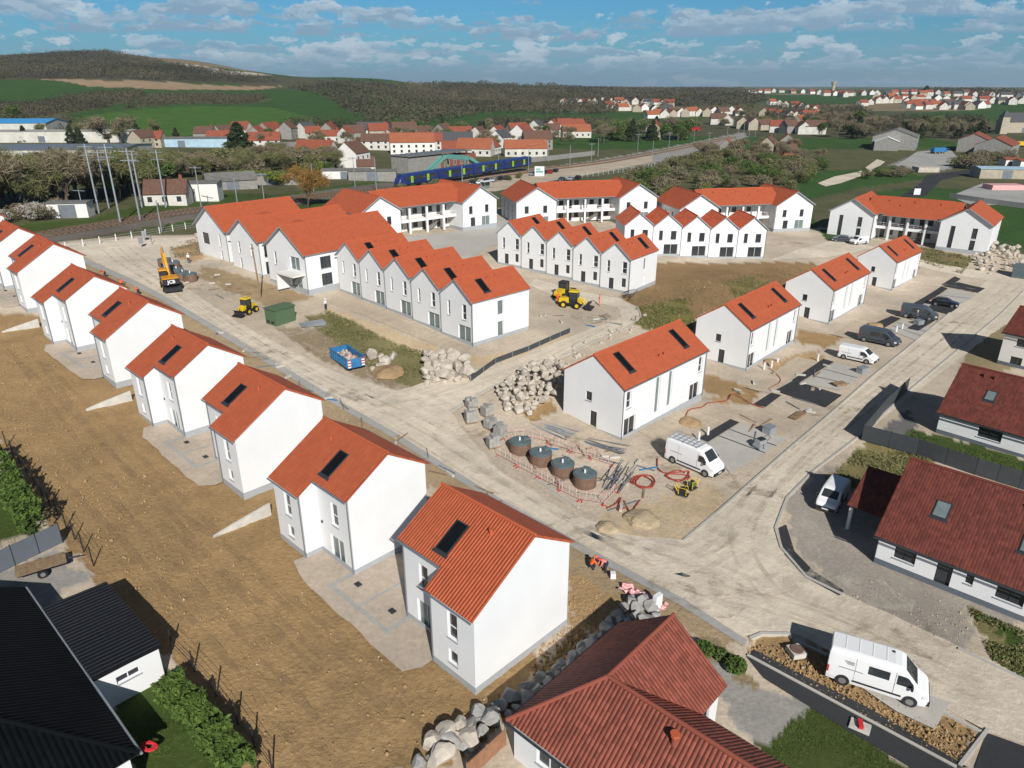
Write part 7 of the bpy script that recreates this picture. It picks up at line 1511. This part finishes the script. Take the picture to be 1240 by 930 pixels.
shed('warehouse', 'wide dark flat roofed warehouse left of the village', 60, 190, 78, 34, 4.2, 4, 'vwall', 'zinc', .06, 'warehouse'); shed('warehouse', 'long white warehouse behind the dark flat roof', 62, 171, 95, 18, 5.5, 3, 'vwall', 'conc_d', .05, 'warehouse'); shed('warehouse', 'bright blue roofed hall at the far left edge', 10, 163, 60, 26, 7, 4, 'vwall', 'bluesheet', .16, 'warehouse'); shed('warehouse', 'long low hall with pale blue front right of the cream house', 225, 177, 46, 12, 4, 5, 'paleblue', 'fibre', .1, 'warehouse')
shed('hut', 'graffitied white lineside hut left of the grey masts', 88, 262, 8.5, 4, 3.2, 8, 'white2', 'fibre', .08, 'hut'); shed('hut', 'derelict pale shed with a dark doorway behind the rails', 233, 242, 15, 6, 4.5, 8, 'white2', 'fibre', .08, 'hut'); shed('hut', 'mossy low shed left of the orange willow', 280, 228, 14, 8, 2.6, 30, 'grey_wall', 'fibre', .5, 'hut'); shed('hut', 'grey garage row with two white doors left of the willow', 332, 223, 18, 5, 3, 6, 'grey_wall', 'fibre', .1, 'hut')
shed('hut', 'flat pale pavilion by the platform right of the willow', 452, 218, 16, 6, 3.2, 6, 'grey_wall', 'fibre', .1, 'hut'); shed('hut', 'small platform shed left of the train', 420, 216, 16, 5, 2.8, 6, 'white2', 'fibre', .2, 'hut'); shed('hut', 'low depot with light blue sheet roof at the right edge', 1212, 215, 20, 9, 3.6, -8, 'stone', 'paleblue', .12, 'hut'); shed('hut', 'small white cabin with red roof by the depot, left one', 1221, 200, 7, 5, 2.6, 5, 'white2', 'ridge_red', .3, 'hut'); shed('hut', 'small white cabin with red roof by the depot, right one', 1240, 202, 8, 5, 2.6, 5, 'white2', 'ridge_red', .3, 'hut')
p = G(1008, 113); r = thing('water_tower', 'pale water tower on the skyline at the right', 'tower', p); m = MB(); m.tube([(0, 0, -2), (0, 0, 17)], 3.2, 'stone', 16, 4.0); m.build('shaft', r); m = MB(); m.tube([(0, 0, 17), (0, 0, 20), (0, 0, 25)], 4.2, 'stone', 16, 6.2); m.build('tank', r)
def yard_machine(label, u, v, k, w, rz):
    p = G(u, v); r = thing('yard_machine', label, 'machine', p, rz); m = MB(); m.b2(-w / 2, w / 2, -1.2, 1.2, .9, 3.0, k); m.b2(w / 2, w / 2 + 1.8, -1.1, 1.1, .8, 2.5, k); m.build('body', r); c = MB(); c.b2(w / 2 + .5, w / 2 + 1.83, -1.13, 1.13, 1.6, 2.3, 'glass'); c.build('cab_window', r)
    for x in (-w * .35, 0, w * .45):
        for y in (-1.1, 1.1): wheel(r, x, y, .5, .35)
yard_machine('blue truck with trailer parked in the pale barn yard', 1135, 186, 'blue', 8, R(20)); yard_machine('dark truck in front of the large grey barn', 1100, 178, 'vgrey', 7, R(10)); yard_machine('bright yellow machine beside the right hand orange barn', 1232, 178, 'yellow2', 7, R(5)); yard_machine('low yellow skip lorry beside the blue depot roof', 1203, 213, 'yellow2', 6, R(5)); yard_machine('red rail maintenance vehicle standing beyond the rail curve', 838, 159, 'vred', 10, R(12))
prop_box('notice_board', 'white notice board on the grass verge behind the far right block', 'board', 1110, 236, (2.2, .1, 2.0), 'frame'); prop_box('rubble_heap', 'grey rubble heap beside the track junction', 'heap', 1120, 208, (9, 6, 2), 'rock'); prop_box('rubble_heap', 'pink and white rubble heap in the depot yard', 'heap', 1215, 229, (12, 6, 1.6), 'soft_red')
sheet('track', PX('1090,238 1115,222 1122,212 1170,206 1195,198 1200,202 1170,212 1140,218 1120,238'), 'asphalt', .08, 6); sheet('track', PX('990,222 1010,214 1040,208 1062,193 1072,196 1052,210 1018,222 1000,226'), 'roaddirt', .08, 6)
sheet('depot_yard', PX('1150,238 1190,222 1250,226 1255,245 1180,250'), 'gutterc', .08, 6); sheet('barn_yard', PX('1080,204 1110,184 1150,180 1160,192 1145,206'), 'gutterc', .08, 6)
wire_fence('block_wall', 'long low concrete wall above the green behind the far right block', PX('1150,240 1190,246 1250,254'), 1.6, 4, 'conc_d', panel_k='conc_d', cat='wall'); wire_fence('boundary_wall', 'long grey wall between the village and the railway', PX('610,200 660,195 720,188'), 2.2, 8, 'grey_wall', panel_k='grey_wall', cat='wall'); wire_fence('car_park_fence', 'white mesh fence beyond the station car park', PX('705,215 760,208 800,200'), 1.5, 4, 'frame', 3)

# ------------------------------------------------------------------ trees
def tree_proto(kind, seed):
    """crown mesh and trunk mesh of one tree about 10 m high"""
    rr = np.random.default_rng(seed); m = MB(); tips = []
    def grow(p, d, L, r, lev):
        q = p + d * L; mid = (p + q) / 2 + rr.normal(size=3) * L * .05; m.tube([p, mid, q], r, 'trunk', 5 if lev < 2 else 3, r * .6); tips.append((q, lev)); tips.append((mid, lev))
        if lev >= (3 if kind in ('bare', 'olive', 'willow') else 2): return
        for _ in range(int(rr.integers(3, 5))):
            a = rr.normal(size=3); a -= (a @ d) * d; a /= np.linalg.norm(a); e = d * rr.uniform(.55, .9) + a * rr.uniform(.45, .8); e[2] += .15; e /= np.linalg.norm(e); grow(p + d * L * rr.uniform(.55, 1), e, L * rr.uniform(.55, .75), r * .55, lev + 1)
    if kind == 'conifer':
        m.tube([(0, 0, -.4), (0, 0, 9.5)], .3, 'trunk', 7, .06)
        def smp():
            z = rr.uniform(.06, 1) ** 1.1; R0 = (1 - z) ** .75 * 2.9 * (1 + .25 * math.sin(z * 23)) + .15; a = rr.uniform(0, 6.28); f = rr.uniform(.45, 1) ** .5; return (math.cos(a) * R0 * f, math.sin(a) * R0 * f, z * 10)
        V, Fc = leaf_cloud(1700, smp, .5, rr, .5); return [('crown', mesh_np('crown', [(V, Fc, 'conifer')]))], m
    if kind == 'bush':
        for _ in range(5): a = rr.uniform(0, 6.28); m.tube([(0, 0, -.3), (math.cos(a) * 1.5, math.sin(a) * 1.5, 3)], .12, 'trunk', 4, .03)
        lobes = [(rr.uniform(-2.2, 2.2), rr.uniform(-2.2, 2.2), rr.uniform(1.5, 4.2), rr.uniform(1.2, 2.2)) for _ in range(8)]
        def smp():
            x, y, z, R0 = lobes[int(rr.integers(8))]; d = rr.normal(size=3); d /= np.linalg.norm(d); d *= R0 * rr.uniform(.6, 1.05); return (x + d[0], y + d[1], max(.1, z + d[2] * .9))
        out = []
        for k in ('leaf', 'twig_olive', 'twig', 'blossom', 'leaf_b'): V, Fc = leaf_cloud(1500, smp, .34, rr, .42); out.append((k, mesh_np('crown', [(V, Fc, k)])))
        return out, m
    base = np.array((0, 0, -.4)); grow(base, np.array((rr.uniform(-.05, .05), rr.uniform(-.05, .05), 1.0)), 4.2, .26, 0)
    T = [t for t, l in tips if l >= 2 or (l == 1)]
    spread = .85 if kind != 'leafy' else 1.15
    def smp(): t = T[int(rr.integers(len(T)))]; return t + rr.normal(size=3) * spread * np.array((.55, .55, .5)) + (0, 0, .25)
    if kind == 'leafy': V, Fc = leaf_cloud(2000, smp, .36, rr, .5); ks = ('leaf', 'leaf_b', 'twig_olive')
    else: V, Fc = leaf_cloud(2600 if kind != 'willow' else 3600, smp, .75, rr, .075); ks = {'bare': ('twig',), 'olive': ('twig_olive',), 'willow': ('willow',)}[kind]
    return [(k, mesh_np('crown', [(V, Fc, k)])) for k in ks], m
PROTO = {}
def trees_setup():
    for kind, n in (('bare', 4), ('olive', 3), ('leafy', 2), ('conifer', 2), ('bush', 3), ('willow', 1)):
        PROTO[kind] = []
        for i in range(n):
            crowns, m = tree_proto(kind, 11 * i + len(kind)); o = m.build('trunk'); tm = o.data; bpy.data.objects.remove(o); zmax = max(max(v.co.z for v in c[1].vertices) for c in crowns); PROTO[kind].append((crowns, tm, zmax))
trees_setup()
TREE_RR = random.Random(21)
def tree(kind, u, v, h, label, group=None, mk=None, name=None, width=1.0, xy=None):
    rr = TREE_RR; crowns, tm, zmax = rr.choice(PROTO[kind]); p = G(u, v) if xy is None else (xy[0], xy[1], hz(*xy)); r = thing(name or {'bare': 'bare_tree', 'olive': 'budding_tree', 'leafy': 'leafy_tree', 'conifer': 'conifer', 'bush': 'bush', 'willow': 'willow'}[kind], label, 'bush' if kind == 'bush' else 'tree', p, rr.uniform(0, 6.28), group)
    s = h / zmax; r.scale = (s * width * rr.uniform(.9, 1.1), s * width * rr.uniform(.9, 1.1), s); link('trunk', tm, r); c = next((c for c in crowns if c[0] == mk), crowns[0]); link('crown', c[1], r)
def grove(poly, n, kinds, hmin, hmax, label, group, seed, width=1.0, mind=2.5):
    P = np.array([p[:2] for p in PX(poly)]); rr = random.Random(seed); lo, hi = P.min(0), P.max(0); got = []; t = 0
    while len(got) < n and t < 9000:
        t += 1; q = np.array((rr.uniform(lo[0], hi[0]), rr.uniform(lo[1], hi[1])))
        if not crossings(np.array([q[0]]), np.array([q[1]]), P)[0] or any(np.hypot(*(q - g)) < mind for g in got): continue
        got.append(q); k, mk = rr.choice(kinds); nm = {'bare': 'bare grey brown tree', 'olive': 'budding olive green tree', 'leafy': 'green leafy tree', 'conifer': 'dark conifer', 'bush': {'leaf': 'green bush', 'twig_olive': 'olive bush', 'twig': 'bare brown bush', 'blossom': 'white blossoming bush', 'leaf_b': 'bright green bush'}.get(mk, 'bush')}[k]
        tree(k, 0, 0, rr.uniform(hmin, hmax), nm + ' ' + label, nm + ' ' + group, mk, width=width, xy=q)
BR = ('bare', 'twig'); OL = ('olive', 'twig_olive'); LF_ = ('leafy', 'leaf'); BL = ('bush', 'leaf'); BO = ('bush', 'twig_olive'); BT = ('bush', 'twig'); BB = ('bush', 'blossom'); BG = ('bush', 'leaf_b'); CO = ('conifer', 'conifer')
grove('-40,268 20,262 75,256 108,252 112,238 60,238 -40,242', 34, [BR, BR, OL, OL, OL], 10.5, 15, 'in the thick belt behind the rails at the left edge', 'in the left belt', 1, 1.15, 3)
grove('-40,278 40,270 85,262 84,256 20,262 -40,268', 9, [BB, BT, BB], 2.5, 4, 'at the foot of the left tree belt', 'at the foot of the left belt', 2, 1.3)
grove('108,246 190,240 200,226 140,226 108,234', 28, [BR, OL, OL, LF_], 9, 13, 'in the belt behind the grey masts', 'behind the grey masts', 3, 1.15, 3.5)
grove('140,222 250,218 330,212 410,206 405,196 320,198 230,204 150,210', 60, [BR, BT, BO, OL, OL], 6, 9.5, 'in the scrub belt below the village', 'below the village', 4, 1.3, 4)
grove('262,226 300,216 400,208 400,216 330,226', 9, [BG, BL, BO], 3, 5, 'around the mossy sheds', 'around the mossy sheds', 5, 1.3, 3)
grove('700,240 745,226 800,208 850,192 900,190 985,198 1010,206 985,226 900,234 800,242', 105, [BL, BO, BT, BO, BR, BT, BL, OL], 3.2, 6.5, 'in the scrub behind the far blocks', 'in the scrub behind the far blocks', 6, 1.35, 3.6)
grove('840,196 880,184 960,182 1000,186 990,200 900,204', 26, [BR, OL, BT, BR], 6, 9.5, 'between the scrub and the farmhouse', 'between scrub and farmhouse', 7, 1.2, 4.5)
grove('735,176 790,172 830,172 828,162 760,160 712,168', 16, [CO, LF_, CO, BL, BR], 9, 15, 'in the dark clump beside the lone cream house', 'in the dark clump', 8, 1.2, 5)
grove('980,166 1060,172 1070,160 1030,152 975,152', 26, [BR, CO, OL, BR, LF_], 9, 14, 'in the wood left of the large grey barn', 'left of the grey barn', 9, 1.2, 6)
grove('1100,170 1190,172 1195,160 1090,158', 24, [BR, OL, CO, BR], 9, 13, 'in the row behind the barn yard', 'behind the barn yard', 10, 1.2, 6)
grove('1030,206 1080,208 1110,214 1090,222 1040,216', 10, [BO, BL, BT], 2.5, 4, 'on the rough ground by the track junction', 'by the track junction', 11, 1.3)
grove('1128,212 1180,204 1230,196 1210,188 1160,198', 12, [BT, BO, BR], 3.5, 6.5, 'before the orange roofed barns', 'before the orange barns', 12, 1.3)
grove('395,174 480,172 600,170 690,166 690,158 560,160 440,162', 26, [BR, CO, OL, LF_], 6, 10, 'standing among the old village roofs', 'among the village roofs', 13, 1.2, 6)
grove('300,182 400,184 480,186 600,184 690,180 690,168 560,168 440,170 300,172', 34, [BR, BR, OL, BT, LF_], 5, 9, 'between the old village houses', 'between the village houses', 17, 1.2, 5)
grove('690,136 760,138 820,146 895,146 960,150 1000,146 1000,136 900,132 800,134 700,130', 26, [BR, OL, LF_, BR], 6, 10, 'among the small far houses', 'among the far houses', 18, 1.3, 12)
grove('20,176 110,180 250,172 250,164 120,164 20,168', 16, [BR, CO, OL], 7, 11, 'around the warehouses at the left', 'around the left warehouses', 14, 1.2, 8)
grove('640,160 700,156 790,150 900,148 960,150 960,158 850,158 740,160', 24, [BR, OL, BO], 6, 9, 'along the fields beyond the railway', 'beyond the railway', 15, 1.2, 8)
tree('willow', 372, 251, 11.5, 'orange twigged willow behind the left gabled block', None, None, width=1.25); tree('conifer', 291, 188, 15, 'big round topped dark conifer among the red roofs', None, width=1.75, name='conifer'); tree('bare', 133, 181, 17, 'large spreading bare tree behind the dark warehouse', None, width=1.4); tree('conifer', 162, 156, 8, 'small dark fir above the cream house at the left', None, width=1.4); tree('leafy', 484, 160, 9, 'dark green tree behind the slate roofs', None, 'leaf', width=1.4); tree('leafy', 22, 150, 13, 'dark tree on the slope above the blue hall', None, 'leaf', width=1.3); tree('conifer', 1121, 113, 16, 'dark rounded tree group on the right skyline', None, width=2.2); tree('leafy', 400, 212, 5, 'ivy green tree beside the large white gable', None, 'leaf', width=1.3)

grove('470,234 530,226 600,219 640,214 640,217 600,223 530,230 470,238', 16, [BO, BT, BL], 1.5, 3.2, 'along the platform before the train', 'along the platform', 16, 1.2, 3)
# far woodland: masses nobody could count
def far_woods():
    rr = np.random.default_rng(3); parts = []
    zones = [('-30,73 60,68 130,64 200,78 280,91 340,99 300,100 170,97 110,94 40,95 -30,97', 3400, 9), ('-30,130 50,126 100,117 172,112 178,117 120,133 40,142 -30,143', 700, 6), ('190,117 250,116 330,118 300,126 210,127 150,132', 500, 6), ('345,106 400,103 450,104 560,108 640,112 760,117 745,138 660,138 600,138 550,145 520,152 450,153 430,140 395,118', 3000, 8), ('440,103 560,104 640,107 780,109 900,110 900,118 820,124 700,122 560,110', 2600, 8), ('740,124 800,130 905,128 930,122 905,114 820,114', 900, 8), ('600,148 680,147 740,149 742,154 640,158 560,158', 260, 6), ('930,131 1040,134 1060,146 985,150 930,150', 420, 8), ('1040,150 1190,148 1192,158 1060,160', 500, 8), ('1100,112 1180,112 1260,118 1260,122 1180,116', 260, 9), ('-30,150 60,148 150,158 150,165 -30,160', 180, 7), ('360,150 430,154 480,160 400,166 330,162', 200, 7)]
    for s, n, h in zones:
        P = np.array([p[:2] for p in PX(s)]); lo, hi = P.min(0), P.max(0); q = np.zeros((0, 2)); t = 0
        while len(q) < n and t < 60: t += 1; c = rr.uniform(lo, hi, (n * 2, 2)); q = np.concatenate([q, c[crossings(c[:, 0], c[:, 1], P)]])
        q = q[:n]; z = hgt(q[:, 0], q[:, 1]); area = 0
        for i in range(len(P)): a, b = P[i], P[(i + 1) % len(P)]; area += a[0] * b[1] - a[1] * b[0]
        sc = float(np.clip(math.sqrt(abs(area) / 2 / max(1, len(q)) / 55), .8, 2.2)); k = 26; hh = h * (.75 + .25 * sc) * rr.uniform(.7, 1.2, len(q)); R0 = 3.6 * sc
        d = rr.normal(size=(len(q), k, 3)); d /= np.linalg.norm(d, axis=2)[..., None]; d *= rr.uniform(.5, 1, (len(q), k, 1)) ** .4
        c = np.stack([q[:, None, 0] + d[..., 0] * R0, q[:, None, 1] + d[..., 1] * R0, z[:, None] + hh[:, None] * (.5 + .5 * d[..., 2])], 2).reshape(-1, 3); it = iter(c); V, Fc = leaf_cloud(len(c), lambda: next(it), 0.85 * sc, rr, .6); parts.append((V, Fc, 'wood_far'))
    tag(link('woodland', mesh_np('woodland', parts)), None, None, None, 'stuff')
far_woods()

# ------------------------------------------------------------------ air between here and the hills
def haze():
    m = bpy.data.materials.new('pale_air'); m.use_nodes = True; nt = m.node_tree; nt.nodes.clear(); out = nt.nodes.new('ShaderNodeOutputMaterial'); v = nt.nodes.new('ShaderNodeVolumePrincipled')
    v.inputs['Color'].default_value = (.72, .87, 1, 1); v.inputs['Density'].default_value = HAZE; v.inputs['Anisotropy'].default_value = .2; nt.links.new(v.outputs[0], out.inputs['Volume'])
    b = MB(); b.b2(-13000, 13000, -13000, 13000, -10, 180, m); tag(b.build('haze'), None, None, None, 'stuff')
HAZE = .00008
if HAZE: haze()
